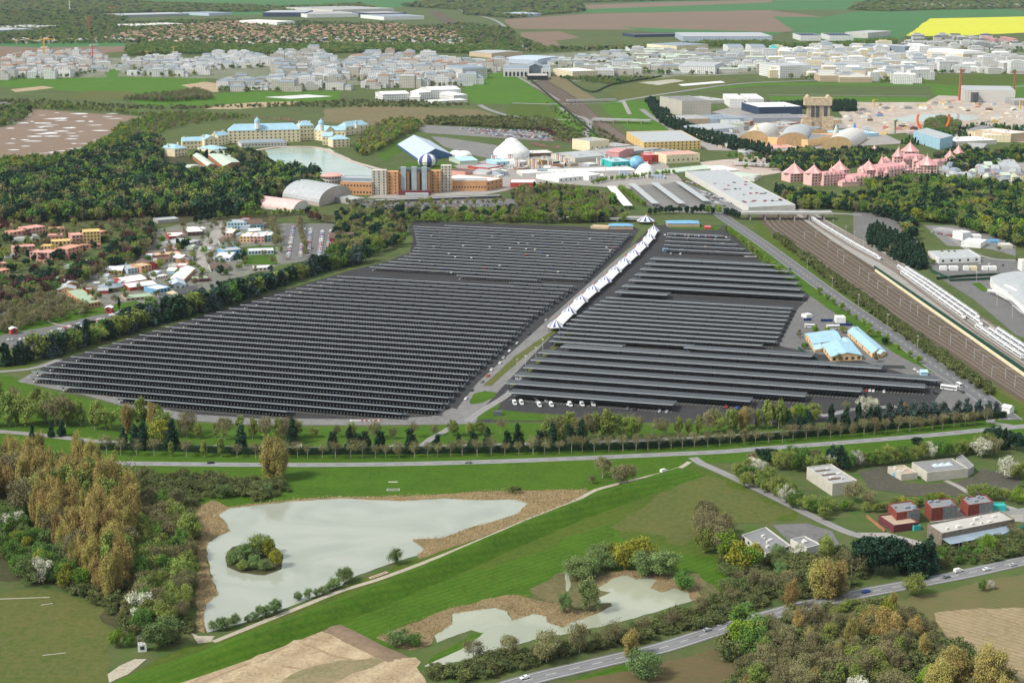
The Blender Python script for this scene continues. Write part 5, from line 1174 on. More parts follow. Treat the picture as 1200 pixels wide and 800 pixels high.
bld('blue_tent', 'small light blue tent at the car park edge', (1079,440), (1087,440), 2, 4, 'gable_x', 'lightblue', 'lightblue', 2)
bld('blue_awning', 'flat blue roof left of the round striped tent', (714,269), (742,269), 2.5, 4, 'hip', 'tan', 'blue', 2)
bld('blue_awning', 'long blue roof right of the round striped tent', (782,266), (820,266), 3.5, 4, 'hip', 'tan', 'blue', 2)
bld('red_kiosk', 'red striped kiosk right of the long blue roof', (826,269), (834,269), 2, 3, wall='red', top='rose')
bld('low_hut', 'low tan hut left of the blue roof beside the walkway', (692,268), (713,269), 2, 3, wall='sand', top='sand')
bld('blue_kiosk', 'blue ticket kiosk by the upper right solar roofs', (777,295), (783,295), 1.5, 3, wall='blue', top='blue')
bld('guard_canopy', 'long white edged canopy at the right end of the car park gap', (872,303), (888,303), 1.5, 2, wall='darkgrey', top='offwhite')
bld('footbridge', 'pale deck slab between the planted strips of the walkway', (604,447), (622,447), 3, 2, wall='concrete', top='paleroof')

# ================================================================== western town (left)
TW = [
 ('long red and white western house',(175,304),(214,301),4,4,'flat','red','sand',0,(1,8)),('orange house with white gable by the street',(212,308),(223,306),4,5,'gable_y','orange','white',3,(2,3)),
 ('green house with brown roof',(186,309),(206,307),3.5,4,'gable_x','palegreen','brown',2,(1,5)),('bright red gabled house with dark roof',(168,317),(186,315),5,5,'gable_y','red','brown',4,(2,3)),
 ('tall flat orange shop',(166,320),(178,318),4,8,'flat','orange','sand',0,(2,3)),('pale blue flat shop',(150,321),(165,319),5,6,'flat','lilac','paleroof',0,(2,4)),
 ('orange house with long white roof',(126,321),(143,321),4,4,'gable_x','orange','white',3,(1,4)),('light blue house beside thin cypresses',(115,321),(125,321),4,5,'flat','lilac','paleroof',0,(1,3)),
 ('white arena roof with red gable, back part',(147,335),(173,331),6,4,'gable_x','red','white',3,None),('white arena roof with red gable, front part',(152,341),(184,337),5,4,'gable_x','red','white',2,None),
 ('blue building with white flat roof',(184,345),(200,342),5,6,'flat','blue','white',0,(1,4)),('white covered wagon shop',(182,328),(197,325),2,3,'flat','offwhite','white',0,(1,5)),
 ('orange barn with long white roof',(198,332),(215,332),14,4,'gable_y','orange','white',3,(1,3)),('lilac barn with pointed gable',(199,339),(218,338),5,4,'gable_y','lilac','lilac',4,(1,3)),
 ('cream house with dark grey roof',(211,350),(236,345),5,5,'gable_x','cream','darkgrey',4,(1,6)),('salmon pink shop with white roof',(206,317),(218,317),3,6,'flat','salmon','white',0,(1,2)),
 ('low olive-roofed saloon',(148,353),(180,350),5,3.5,'flat','tan','green',0,(1,6)),('dark flat roofed store',(185,352),(208,351),5,4,'flat','grey','darkgrey',0,(1,4)),
 ('small green gabled shed',(184,363),(195,362),4,5,'gable_y','palegreen','darkgrey',3,None),('low maroon house',(225,331),(245,330),4,4,'flat','maroon','green',0,(1,5)),
 ('long grey hall at the wood edge',(185,262),(210,260),3,4,'flat','grey','paleroof',0,None),('brown house with big white roof',(220,277),(239,276),7,5,'flat','brown','white',0,(1,4)),
 ('red house with white roof behind cypresses',(198,282),(217,281),5,5,'flat','red','white',0,(1,4)),('grey mottled flat roofed house',(217,291),(236,286),6,5,'flat','grey','paleroof',0,(1,4)),
 ('blue hotel block with crenellated top',(267,269),(289,269),4,8,'flat','skyblue','paleroof',0,(2,6)),('blue house with brown roof',(289,269),(309,268),5,6,'gable_x','skyblue','brown',3,(1,5)),
 ('small white-roofed house at the top of the street',(261,277),(273,277),5,4,'flat','palepink','white',0,(1,3)),('orange shop in the coloured row',(281,284),(293,284),5,7,'flat','apricot','white',0,(2,3)),
 ('salmon shop with porch in the coloured row',(293.3,284),(310,284),5,7,'flat','salmon','white',0,(2,4)),('light blue shop in the coloured row',(310.3,283),(325,282),5,7,'flat','lightblue','white',0,(2,4)),
 ('pale green gabled house on the street',(258,288),(279,287),4,4,'gable_y','palegreen','brown',3,(1,3)),('blue house in the lower row',(262,299),(284,297),4,5,'flat','blue','paleroof',0,(1,6)),
 ('long white house in the lower row',(291,299),(321,298),3,5,'flat','lilac','white',0,(1,8)),('wide white-roofed workshop',(250,306),(270,306),7,4,'flat','lilac','white',0,(1,3)),
 ('green house with long brown roof',(247,319),(268,318),6,4,'gable_x','palegreen','brown',3,(1,5)),('white trailer building on the grass loop',(298,318),(318,317),3,4,'flat','offwhite','white',0,(1,4)),
 ('red motel with brown roof and dormers',(386,284),(418,284),5,5,'gable_x','red','brown',4,(1,8)),('white gabled porch below the red motel',(405,291),(416,291),3,4,'gable_y','white','paleroof',3,(1,3)),
 ('orange house with big white gable roof',(75,339),(93,337),9,5,'gable_y','orange','white',3,(1,4)),('long tan flat house at the left',(19,349),(45,346),6,6,'flat','apricot','tan',0,(1,6)),
 ('pale blue roofed house',(37,340),(52,339),5,5,'gable_x','lilac','zinc',2,None),('orange house with rounded gable',(53,341),(66,340),3,4,'barrel_y','orange','paleroof',3,(1,3)),
 ('red house with brown roof on the lawn',(38,353),(54,351),5,5,'gable_y','red','brown',4,(1,2)),('long orange flat building with mottled roof',(100,362),(118,359),None,6,'flat','orange','green',0,(1,5,7)),
 ('orange house with pale gable',(67,343),(89,342),4,3,'gable_y','apricot','paleroof',3,(1,3)),('red house at the left edge',(-3,349),(8,348),5,6,'flat','red','white',0,(1,2)),
 ('orange house at the left edge',(-4,361),(10,360),4,6,'flat','orange','white',0,(1,2)),('blue gabled house with brown roof',(10,357),(21,356),5,5,'gable_y','skyblue','brown',3,(1,2)),
 ('small white house among bare trees',(54,361),(65,360),4,6,'flat','offwhite','white',0,(1,2)),('small red kiosk beside the car rows',(123,367),(131,367),2,6,'gable_y','red','white',1.5,(1,1)),
 ('tiny red kiosk on the lawn',(13,392),(21,391),2,6,'gable_y','red','white',1.5,(1,1)),('grey service shed behind the gazebo',(105,322),(112,320),4,4,'gable_x','palegreen','paleroof',2,None),
 ('grey greenhouse-like long roof under trees',(94,316),(112,309),4,3,'gable_x','palegreen','paleroof',1,None)]
for lb, F_, R_, d_, h_, rf, wl_, tp_, rh_, wn_ in TW:
    bld('western_house', lb, F_, R_, d_, h_, rf, wl_, tp_, rh_, L=(78,346) if d_ is None else None, win=wn_, cat='house', group='houses of the western town')
def gazebo():
    p = G(130,340); e = empty('gazebo', p); b = MB(); b.lathe([(12.5,4.2),(5,7.2)], 8); b.lathe([(12.5,4.2),(12.4,3.9),(4,4.0)], 8); b.build('roof', M_('zinc'), e)
    b = MB(); b.lathe([(3.6,7),(3.6,9)], 8); b.build('cupola', M_('offwhite'), e); b = MB(); b.lathe([(4.4,9),(.05,11.2)], 8); b.build('cupola_roof', M_('zinc'), e)
    for i in range(8):
        a = i*math.pi/4; c = MB(); c.tube((0,0,0), (0,0,4.2), .25, .25, 5); c.build('post', M_('brown'), e, (11*math.cos(a), 11*math.sin(a), 0))
    tag(e, 'eight-sided grey gazebo with small white cupola in the western town', 'gazebo')
gazebo()
# pink adobe style hotel
SF = [(16,280,35,277,4,8,'pink'),(34,276,54,273,5,8,'salmon'),(58,274,76,273,3,6,'pink'),(56,283,74,282,3,7,'salmon'),(16,298,42,296,4,8,'salmon'),(85,288,98,287,5,12,'salmon'),
 (98,287,118,286,5,15,'yellow'),(118,281,126,279,4,9,'pink'),(35,304,61,305,5,9,'salmon'),(48,297,60,297,3,9,'yellow'),(60,293,83,292,4,10,'yellow'),(80,304,98,299,5,12,'pink'),(92,292,118,291,2,5,'pink'),
 (-2,268,15,267,2,4,'pink'),(-2,314,8,313,3,5,'salmon'),(-2,327,12,324,4,9,'pink'),(42,309,60,309,2,4,'pink'),(96,283,104,283,2,10,'apricot'),(24,290,30,290,2,3,'salmon')]
for i, (x0, y0, x1, y1, d_, h_, wl_) in enumerate(SF):
    size = 'tall' if h_ > 9 else ('low' if h_ < 6 else 'mid-height'); col = {'pink':'deep pink','salmon':'salmon','yellow':'yellow-topped','apricot':'apricot'}[wl_]
    bld('adobe_block', f'{size} {col} flat-roofed adobe style hotel block', (x0,y0), (x1,y1), d_*.7, h_, 'flat', wl_, wl_, 0, win=(max(1, int(h_/3.6)), max(2, int((x1-x0)/4)), 2), cat='hotel block', group='blocks of the pink adobe style hotel')
for x0, x1, y in [(12,38,283),(6,22,303),(36,50,280)]:
    bld('flat_hall', 'low grey flat-roofed hall between the adobe blocks', (x0,y), (x1,y-1), 3, 3, 'flat', 'offwhite', 'grey', 0, cat='building', group='low halls between the adobe blocks')
# cream waterside hotel
NB = [('low left wing end',(205,184),(220,182),9,9,'hip',4,(2,4)),('left wing',(214,175),(241,174),4,9,'gable_x',4,(2,6)),('left gabled block',(240,175),(256,174),5,11,'gable_y',4,(3,3)),
 ('block right of the left gable',(256,171),(268,169),4,11,'gable_x',4,(3,3)),('long main wing',(268,168),(352,166),5,14,'hip',7,(4,16)),('tall centre gable',(290,166.5),(320,166),2,12,'gable_y',8,(3,5)),
 ('block right of the centre',(352,165),(368,164),4,17,'hip',5,(4,4)),('lower right wing',(368,164),(382,166),4,12,'gable_x',5,(3,3)),('right wing above the shore',(378,170),(390,170),4,10,'gable_x',4,(2,3)),
 ('right end gabled wing',(390,173),(410,172),6,9,'hip',4,(3,4)),('back right block with chimneys',(405,159),(432,156),4,10,'hip',5,(2,5)),('back connecting wing',(380,160),(405,160),4,7,'gable_x',4,(1,5))]
def chims(e, ex, ey, H):
    for u in (.12, .88):
        b = MB(); b.box(-1.2, -.9, 0, 1.2, .9, 5); q = ex*u+ey*.5; b.build('chimney', M_('cream'), ROOFOF[e.name], (q.x, q.y, H+2))
for lb, F_, R_, d_, h_, rf, rh_, wn_ in NB:
    bld('waterside_hotel_wing', lb+' of the cream hotel with light blue roofs', F_, R_, d_*.36, h_, rf, 'cream', 'skyblue', rh_, win=wn_, cat='hotel wing', group='wings of the cream waterside hotel', extra=chims if h_ > 8 else None)
bld('lakeside_arcade', 'low white lakeside arcade with blue-green roof in front of the cream hotel', (283,173), (336,171), 3, 5, 'hip', 'offwhite', 'zinc', 2, win=(1,14), cat='arcade')
bld('roof_pavilion', 'small pavilion with light blue roof below the left gables', (251,181), (270,179), 4, 5, 'hip', 'cream', 'skyblue', 3, win=(1,3), cat='pavilion')
for x, y, lb in [(301,149,'blue domed roof lantern over the main wing of the cream hotel'),(376,151,'blue domed roof lantern over the right wing of the cream hotel'),(417,148,'smallest blue roof lantern on the back right block of the cream hotel')]:
    p = G(x, 168); zz = HM(168, 168-y); e = empty('roof_lantern', (p.x, p.y+12, 0)); s = .55 if 'smallest' in lb else 1
    b = MB(); b.lathe([(4.4*s,zz-5),(4.4*s,zz+6*s)], 10); b.build('drum', M_('white'), e); b = MB(); b.lathe([(5.0*s,zz+6*s),(4.8*s,zz+9*s),(3.4*s,zz+11.5*s),(.8*s,zz+13*s),(.15,zz+16*s)], 12); b.build('dome', M_('skyblue'), e, smooth=True); tag(e, lb, 'lantern')
# green-roofed timber lodge
for lb, F_, R_, L2, h_ in [('large pale green sloping roof of the timber lodge',(262,200),(281,195),(244,186),5),('left pale green roof with orange timber ends',(243,200),(252,198),(226,187),5),('low long wing left of the timber lodge',(192,202),(240,198),None,3),('low roof right of the timber lodge',(272,206),(292,206),None,3),('low roof by the lake behind the conifers',(300,206),(322,203),None,3)]:
    bld('timber_lodge', lb, F_, R_, 3, h_, 'gable_y' if L2 else 'hip', 'brick', 'palegreen', 2, L=L2, cat='lodge', group='roofs of the timber lodge in the conifers')

# ================================================================== brick tower hotel and village
def tower_hotel():
    e = empty('tower_hotel', G(436,229)); o = G(436,229)
    def blk(nm, x0, x1, yb, h_, d_, m, z0=0, wn_=None):
        a, b_ = G(x0, yb)-o, G(x1, yb)-o; bb = MB(); H = HM(yb, h_); bb.box(a.x, a.y, z0, b_.x, a.y+d_, H, 0)
        q = bb.build(nm, m, e)
        if wn_:
            for i in range(wn_[0]):
                for j in range(wn_[1]):
                    w_ = link('window', unitpane(GL), q, (a.x+(b_.x-a.x)*(j+.5)/wn_[1], a.y-.05, z0+(H-z0)*(i+.3)/wn_[0])); w_.scale = (1.6, 1, 2.0)
        return q
    blk('beige_slab', 436, 453, 228.5, 28, 14, M_('beige'), 0, (9,3)); blk('brick_slab', 453.3, 467, 228, 26, 14, M_('orange'), 0, (7,2))
    blk('glass_slab', 467.3, 504, 226.5, 28, 13, M_('glass')); blk('brick_slab', 504.3, 516.5, 226, 25, 14, M_('orange'), 0, (7,2))
    blk('beige_slab', 516.8, 529, 225, 30, 14, M_('beige'), 0, (9,3))
    for x in (470, 482.5, 494.5): blk('glass_tower', x, x+6, 227.5, 31, 5, flat('pale_glass', (.36,.42,.43), .3, .5))
    for x in (467.6, 476.8, 488.8, 501): blk('brick_pier', x, x+3, 227.2, 25, 2, M_('orange'))
    blk('red_podium', 467, 505, 228.8, 5, 6, M_('maroon')); blk('entrance_canopy', 475, 502, 230.5, 3.5, 8, M_('paleroof'))
    tag(e, 'tall brick, beige and glass tower hotel beside the lake', 'hotel')
tower_hotel()
bld('hotel_wing', 'curved orange brick wing with grey top left of the tower hotel', (399,228), (436,229), 4, 15, 'flat', 'orange', 'paleroof', 0, win=(2,10), cat='hotel wing')
bld('hotel_top_storey', 'grey glazed top storey on the left orange brick wing', (400,226.5), (436,227.5), 3, 18, 'flat', 'zinc', 'paleroof', 0, cat='roof storey')
def rotunda():
    p = G(388,225); e = empty('round_tower', (p.x, p.y+9, 0)); H = HM(225, 18); b = MB(); b.lathe([(12.5,0),(12.5,H)], 20); b.build('wall', M_('beige'), e)
    b = MB(); b.lathe([(14.5,H-1),(14.8,H+.4),(10,H+2.2),(.1,H+3)], 20); b.build('roof', M_('salmon'), e)
    for r_ in range(4):
        for k in range(9):
            a = math.pi*(1.08+k*.1); w_ = link('window', unitpane(GL), e, (12.55*math.cos(a), 12.55*math.sin(a), H*(r_+.35)/4), a+math.pi/2); w_.scale = (2, 1, 2.4)
    tag(e, 'beige round tower with flat salmon cap left of the orange brick wing', 'tower')
rotunda()
bld('hotel_wing', 'long low orange wing with zigzag pale roof right of the tower hotel', (530,224), (570,224), 3, 12, 'flat', 'orange', 'paleroof', 0, win=(1,12), cat='hotel wing')
bld('hotel_wing', 'orange block with white roof at the right end of the hotel', (570,224), (589,220), 9, 11, 'flat', 'orange', 'white', 0, win=(2,4), cat='hotel wing')
bld('covered_walk', 'long low grey canopy in front of the tower hotel', (440,238), (588,232), 1.5, 3, 'flat', 'darkgrey', 'paleroof', 0, cat='canopy')
bld('red_restaurant', 'red building with white slanted roof among the bare trees', (598,220), (628,220), 4, 6, 'flat', 'red', 'white', 0)
bld('arched_hall', 'large grey barrel-roofed exhibition hall with arched front', (374,242), (412,231), L=(331,234), h=4, roof='barrel_y', wall='tan', top='paleroof', rh=14, face=flat('pale_cladding', (.42,.37,.33), .8, .2, .1, .3), cat='hall')
bld('arched_hall', 'pinkish white low barrel roof hall in front of the grey hall', (344,249), (362,243), L=(298,243), h=2, roof='barrel_y', wall='offwhite', top='palepink', rh=8, cat='hall')
MATS['palepink'].node_tree.nodes  # keep
bld('hall_annex', 'grey annex with red door right of the exhibition hall', (412,240), (428,238), 5, 6, 'flat', 'grey', 'paleroof', 0)
bld('show_hall', 'big pale blue gabled show hall with dark blue front', (490,189), (530,184), L=(466,172), h=3, roof='gable_y', wall='blue', top='lilac', rh=9, face=flat('deep_blue', (.04,.12,.26), .6, .3), cat='hall')
bld('show_annex', 'small blue roofed hall right of the white tents', (539,193), (560,192), 5, 4, 'gable_x', 'palegreen', 'lightblue', 2)
def dometent(name, label, px, py, r_px, h_px, stripes=None, n=16, prof=None):
    p = G(px, py); r_ = r_px/ppm(py); H = HM(py, h_px); e = empty(name, (p.x, p.y+r_*.9, 0))
    pr = prof or [(1,0),(1,.25),(.97,.45),(.86,.68),(.66,.86),(.38,.96),(.02,1.0)]
    b = MB(); b.lathe([(a*r_, c*H) for a, c in pr], n, alt=stripes); b.build('canopy', [M_('white'), flat('stripe_blue', (.07,.09,.26), .6, .3)], e, smooth=not stripes)
    tag(e, label, 'tent'); return e
dometent('striped_balloon', 'blue and white striped balloon dome behind the tower hotel', 500.5, 197, 11.5, 15, [0,0,1,1], 24, [(.5,.0),(.9,.2),(1,.45),(.95,.65),(.78,.84),(.45,.96),(.02,1)])
dometent('big_top', 'large white circus-like tent with a raised ring', 599.5, 186, 21.5, 22, None, 20, [(1,0),(1,.28),(.9,.40),(.62,.62),(.42,.80),(.36,.82),(.34,.9),(.05,1)])
for i, (x, y, r_, h_) in enumerate([(534,183,7,6),(543,185,10,7)]): dometent('white_tent', ['small','wider'][i]+' white tent beside the pale blue show hall', x, y, r_, h_, None, 12)
dometent('white_tent', 'angular white tent roof at the end of the village', 757, 206, 13, 12, None, 6, [(1,0),(.95,.3),(.55,.85),(.3,1),(.02,1.02)])
def column(x, y, hp, i):
    p = G(x, y); e = empty('light_column', p); H = HM(y, hp); r_ = 1.9
    for k, (o_, m) in enumerate(((-2.6,'white'),(0,'salmon'),(2.6,'white'))):
        b = MB(); b.tube((o_,0,0), (o_*1.25,0,H), r_*.45, r_*.62, 8); b.build('pillar', M_(m), e)
    b = MB(); b.box(-4, -1.4, H-.9, 4, 1.4, H, 0); b.build('cap', M_('paleroof'), e)
    tag(e, 'striped white and red bundle of columns over the village roofs', 'column', 'striped column bundles of the village')
for i, (x, y, h_) in enumerate([(579,191,9),(598,188,7),(606,198,12),(622,194,9),(626,198,12),(638,192,9),(645,196,9),(654,190,10),(659,192,10),(664,194,8),(676,186,8),(680,189,8),(693,187,8),(702,194,9),(711,190,9),(716,193,9),(722,195,8),(742,196,7)]): column(x, y, h_, i)
V = [('long white stepped village roof, upper strip',(612,207),(745,203),4,4,'flat','offwhite','white',0),('white service block behind the conifers',(655,214),(704,209),6,5,'flat','white','white',0),('white house with windows at the end of the service block',(690,212),(703,210),3,6,'flat','white','white',0),
 ('blue flat shop below the circus tent',(582,195),(600,194),4,5,'flat','lightblue','lightblue',0),('pale block beside the blue shop',(607,196),(618,195),4,6,'flat','offwhite','white',0),('red curved roof shop at the left of the village',(572,201),(590,198),4,4,'flat','red','paleroof',0),
 ('dark roofed cinema strip',(620,184),(650,183),4,4,'flat','brown','offwhite',0),('curved grey village hall roof',(674,191),(708,188),6,5,'barrel_x','beige','paleroof',3),('red sloping roof hall',(710,185),(725,186),5,7,'gable_x','rose','rose',2),
 ('cream cube above the village',(691,178),(714,176),4,12,'flat','cream','grey',0),('turquoise box shop',(717,197),(740,196),5,7,'flat','teal','lightblue',0),('dark red round shop',(754,193),(764,193),3,11,'flat','red','rose',0),('dark red angular shop behind the round one',(763,190),(779,189),3,8,'flat','red','rose',0),
 ('cream station restaurant with arched windows',(781,192),(820,190),4,10,'flat','cream','salmon',0),('brown timber shop in the middle of the village',(648,196),(656,195),3,6,'gable_x','brown','green',1),
 ('long grey service roof behind the village',(714,184),(775,178),5,4,'flat','grey','grey',0),('grey plant rooms roof',(735,178),(790,184),4,3,'flat','offwhite','midgrey',0),('low grey roof by the multi-storey',(700,178),(740,174),4,4,'flat','offwhite','grey',0),('brick forecourt shop beside the tower hotel stairs',(545,206),(556,203),3,5,'flat','salmon','brown',0),
 ('white roofed gallery right of the stairs',(570,205),(590,199),3,3,'flat','offwhite','paleroof',0),('green tent rows of the entrance plaza',(790,204),(845,198),4,2,'flat','palegreen','palegreen',0),('pale pavilion in front of the big parking deck',(870,212),(892,209),5,4,'hip','offwhite','palegreen',2),('white dome pavilion by the big parking deck',(846,203),(866,202),5,3,'hip','white','white',2)]
for lb, F_, R_, d_, h_, rf, wl_, tp_, rh_ in V:
    bld('village_building', lb, F_, R_, d_, h_, rf, wl_, tp_, rh_, win=(1, max(2, int((R_[0]-F_[0])/5))) if h_ > 4 and 'roof' not in lb else None, extra=roofbits(4, int(F_[0])) if rf == 'flat' and (R_[0]-F_[0]) > 25 else None, group='buildings of the entertainment village')
vr = random.Random(21)
for i in range(46):
    x = vr.uniform(845, 985); y = 146+vr.random()*34
    if 862 < x < 1002 and 156 < y < 177: y = vr.choice([y-14, 180]) if y < 168 else vr.uniform(178, 184)
    col = vr.choice(['beige','sand','grey','brick','lilac','tan','apricot','offwhite']); tp = vr.choice(['grey','paleroof','zinc','midgrey','tan'])
    rf = vr.choice(['flat','flat','gable_x','hip'])
    bld('studio_hut', f'small {dict(offwhite="off-white",lilac="pale blue").get(col, col)} {dict(flat="flat",gable_x="pitched",hip="hipped")[rf]}-roofed set building behind the apricot studios', (x,y), (x+vr.uniform(4,12),y+vr.uniform(-.6,.3)), vr.uniform(1,2), vr.uniform(2,5), rf, col, tp, 1.5, parts=False, face=facade(col), group='small buildings of the studio backlot')
vr = random.Random(31)
for i in range(40):
    t = vr.random(); x = 90+t*215; y = 345-t*78+vr.uniform(-22, 14)
    if 236 < x < 262: continue
    col = vr.choice(['offwhite','orange','skyblue','palegreen','red','sand','lilac','grey']); tp = vr.choice(['white','white','paleroof','brown','zinc'])
    bld('western_annex', f'small {dict(offwhite="off-white",lilac="pale blue",skyblue="blue",palegreen="pale green").get(col, col)} shed between the western town houses', (x,y), (x+vr.uniform(7,14),y+vr.uniform(-1,.6)), vr.uniform(1.5,3), vr.uniform(3,5), vr.choice(['flat','gable_x','gable_y']), col, tp, 2, parts=False, group='small sheds of the western town')
bld('service_pavilion', 'low white service building at the far left edge of the dark wood', (12,207), (68,205), 2.5, 3, 'flat', 'offwhite', 'paleroof', 0, win=(1,12))
vr = random.Random(12)
for i in range(30):
    x = vr.uniform(560, 770); y = 193+vr.random()*17; col = vr.choice(['offwhite','beige','grey','brick','lilac','tan','white']); tp = vr.choice(['grey','paleroof','zinc','midgrey','offwhite'])
    rf = vr.choice(['flat','flat','gable_x','hip'])
    bld('village_building', f'small {dict(offwhite="off-white",lilac="pale blue").get(col, col)} {dict(flat="flat",gable_x="pitched",hip="hipped")[rf]}-roofed annex packed among the village roofs', (x,y), (x+vr.uniform(5,13),y+vr.uniform(-1,.3)), vr.uniform(1.2,2.6), vr.uniform(2,4.5), rf, col, tp, 1.5, parts=False, face=facade(col), group='small annexes of the entertainment village')
def arches():
    p = G(624,196); e = empty('yellow_arches', (p.x, p.y-2, 0))
    for k in (0, 1):
        b = MB(); pts = []
        for i in range(15):
            a = math.pi*i/14; pts.append(Vector((k*9-4.5*math.cos(a), 0, 1+11*math.sin(a)**.8)))
        for a, c in zip(pts, pts[1:]): b.tube(a, c, .9, .9, 6)
        b.build('arch', M_('gold'), e)
    tag(e, 'pair of tall yellow restaurant arches in the village', 'arches')
arches()
def ball(label, x, y, r_px, m, name='sphere_dome'):
    p = G(x, y); r_ = r_px/ppm(y); b = MB(); n = 20
    b.lathe([(r_*math.cos(a), r_+r_*math.sin(a)) for a in [math.pi*(-.5+i/12) for i in range(13)]], n); o = b.build(name, m, None, p, smooth=True); tag(o, label, 'dome')
ball('blue globe dome of the restaurant beside the turquoise box', 746, 199, 8.3, flat('globe_blue', (.18,.42,.62), .4, .5, .35, .12))
bld('multistorey', 'long yellow multi-storey car park with a flat white deck', (754,177), (821,175), L=(734,164), h=10, wall='yellow', top='paleroof', win=(3,14,6), extra=roofbits(5, 3), cat='car park')
bld('parking_deck', 'huge white parking deck with cars on its roof', (877,250), (932,247), L=(803,207), h=7, wall='offwhite', top='paleroof', win=None, extra=None, cat='parking deck')
bld('bus_canopy_wall', 'grey roofed block joined to the upper right of the parking deck', (884,213), (888,212), 8, 5, wall='offwhite', top='paleroof')
def slabroof(name, label, F_, R_, width, h_m, m, post=10, cat='canopy', group=None):
    a, b_ = G(*F_), G(*R_); L_ = (b_-a).length; e = empty(name, a, math.atan2(b_.y-a.y, b_.x-a.x)); b = MB(); b.box(0, -width/2, h_m, L_, width/2, h_m+.5); b.build('roof', m, e)
    k = max(2, int(L_/post)+1)
    for i in range(k):
        c = MB(); c.box(-.25, -.25, 0, .25, .25, h_m); c.build('post', M_('grey'), e, (1+(L_-2)*i/(k-1), 0, 0))
    tag(e, label, cat, group); return e
for i, (a, b_) in enumerate([((740,219),(768,243)),((766,218),(799,243)),((795,217),(828,240))]):
    slabroof('bus_canopy', ['left','middle','right'][i]+' long pale canopy of the bus station', a, b_, 9, 4.5, M_('paleroof'), 14, group='bus station canopies')
slabroof('white_tent_roof', 'long white pitched canopy strip above the road bridge', (716,223), (736,246), 11, 5, M_('white'), 12)
slabroof('curved_canopy', 'long pale canopy at the studio entrance plaza', (858,194), (905,197), 12, 5, M_('paleroof'), 15)

# ================================================================== studios and theme park
ST = [('left apricot arched studio front with white barrel roof',(866,170),(901,169),(880,160),3,'barrel_y','apricot','offwhite',13),('central apricot studio with stepped arched front and teal doors',(910,174),(946,172),(918,163),8,'barrel_y','apricot','paleroof',9),
 ('apricot studio side block with dark flat roof',(946.5,173),(975,167),None,9,'flat','apricot','midgrey',0),('apricot arched gable behind the central studio',(941,161),(971,159),None,2,'barrel_y','apricot','midgrey',6),
 ('right low apricot arched studio with white barrel roof',(962,175),(1000,174),(980,164),1,'barrel_y','apricot','offwhite',13),('big grey banded show box',(799,136),(833,135),(773,130),17,'flat','beige','midgrey',0),
 ('grey-tan low hall below the show box',(795,146),(832,145),None,6,'flat','tan','grey',0),('blue curved low hall right of the show box',(832,145),(872,143),None,5,'flat','lilac','zinc',0),
 ('navy hall with white roof edge',(889,135),(940,134),None,9,'flat','navy','white',0),('grey-blue hall in front of the navy hall',(882,145),(940,144),None,6,'flat','steel','midgrey',0),
 ('pale grey rounded studio shed',(828,158),(865,155),None,5,'barrel_x','lilac','paleroof',3),('cream studio shed',(833,167),(862,166),None,5,'flat','cream','offwhite',0),('cream studio entrance row',(876,179),(935,177),None,4,'flat','cream','salmon',0),
 ('white shed with teal side',(850,150),(872,150),None,5,'flat','palegreen','paleroof',0),('red and grey backlot sets',(888,150),(910,152),None,5,'flat','brick','paleroof',0),('grey backlot roofs',(905,156),(932,155),None,7,'flat','sand','grey',0),
 ('light blue big-box show building',(1101,176),(1116,172),(1070,166),13,'flat','skyblue','paleroof',0),('teal low hall under the blue cone',(990,162),(1030,160),None,4,'flat','lightblue','lightblue',0),('salmon hall beside the teal hall',(985,165),(1005,164),None,4,'flat','apricot','salmon',0),
 ('long white office strip right of the blue box',(1120,171),(1168,169),None,5,'flat','offwhite','white',0),('white stepped office',(1128,178),(1152,179),None,6,'flat','offwhite','grey',0),('wide cream park building',(1150,166),(1184,167),None,8,'flat','cream','offwhite',0),('cream park building with sand wing at the edge',(1184.5,167),(1206,165),None,10,'flat','sand','offwhite',0),
 ('old-town cream facade block',(1134,160),(1150,161),None,7,'mansard','cream','midgrey',2),('grey steel building left of the old town',(1172,202),(1196,204),(1165,192),7,'flat','paleroof','paleroof',0),('big grey park roof above the trees',(1103,227),(1152,228),None,4,'flat','offwhite','grey',0),('pale green park roof at the right edge',(1178,226),(1212,226),None,6,'flat','cream','palegreen',0),
 ('small white office cube right of the show box',(855,126),(872,126),None,10,'flat','white','white',0),('second white office cube right of the show box',(876,126),(895,126),None,10,'flat','white','white',0),('low pale hall left of the office cubes',(833,122),(852,121),None,4,'flat','offwhite','paleroof',0)]
for lb, F_, R_, L2, h_, rf, wl_, tp_, rh_ in ST:
    bld('studio_building', lb, F_, R_, 5 if h_ < 9 else 6, h_, rf, wl_, tp_, rh_, L=L2, win=None, face=facade(wl_, 5.5, 6.0, (.30,.27,.22), .35) if wl_ in ('beige','white','offwhite','cream') else None, group='studio and park buildings', extra=roofbits(4, int(F_[0]), 'midgrey') if rf == 'flat' and (R_[0]-F_[0]) > 18 else None)
def drop_tower():
    o = G(941,153); e = empty('brown_tower', o); s = 1/ppm(153)
    for nm, x0, x1, y0, d_, z0, z1, m in [('base',0,34,0,16,0,15,'tan'),('shaft',5,31,3,12,0,33,'tan'),('crown',1,33,1,15,29,38,'sand'),('side_wing',-2,10,-2,12,0,12,'sand'),('side_wing',22,35,-2,12,0,16,'sand')]:
        b = MB(); b.box(x0*s, y0, z0*s, x1*s, y0+d_, z1*s); b.build(nm, flat('weathered_stone_'+m, C[m], .85, .2, .3, .25), e)
    for x in (9, 14.5, 24):
        b = MB(); b.box(x*s, 2.7, 15*s, (x+4)*s, 3.05, 28*s); b.build('dark_bay', M_('darkgrey'), e)
    for x in (4, 28):
        b = MB(); b.lathe([(3*s,0),(2.6*s,2*s),(.1,4*s)], 8); b.build('turret', M_('sand'), e, (x*s, 6, 38*s))
    tag(e, 'tall weathered brown tower building behind the apricot studios', 'tower')
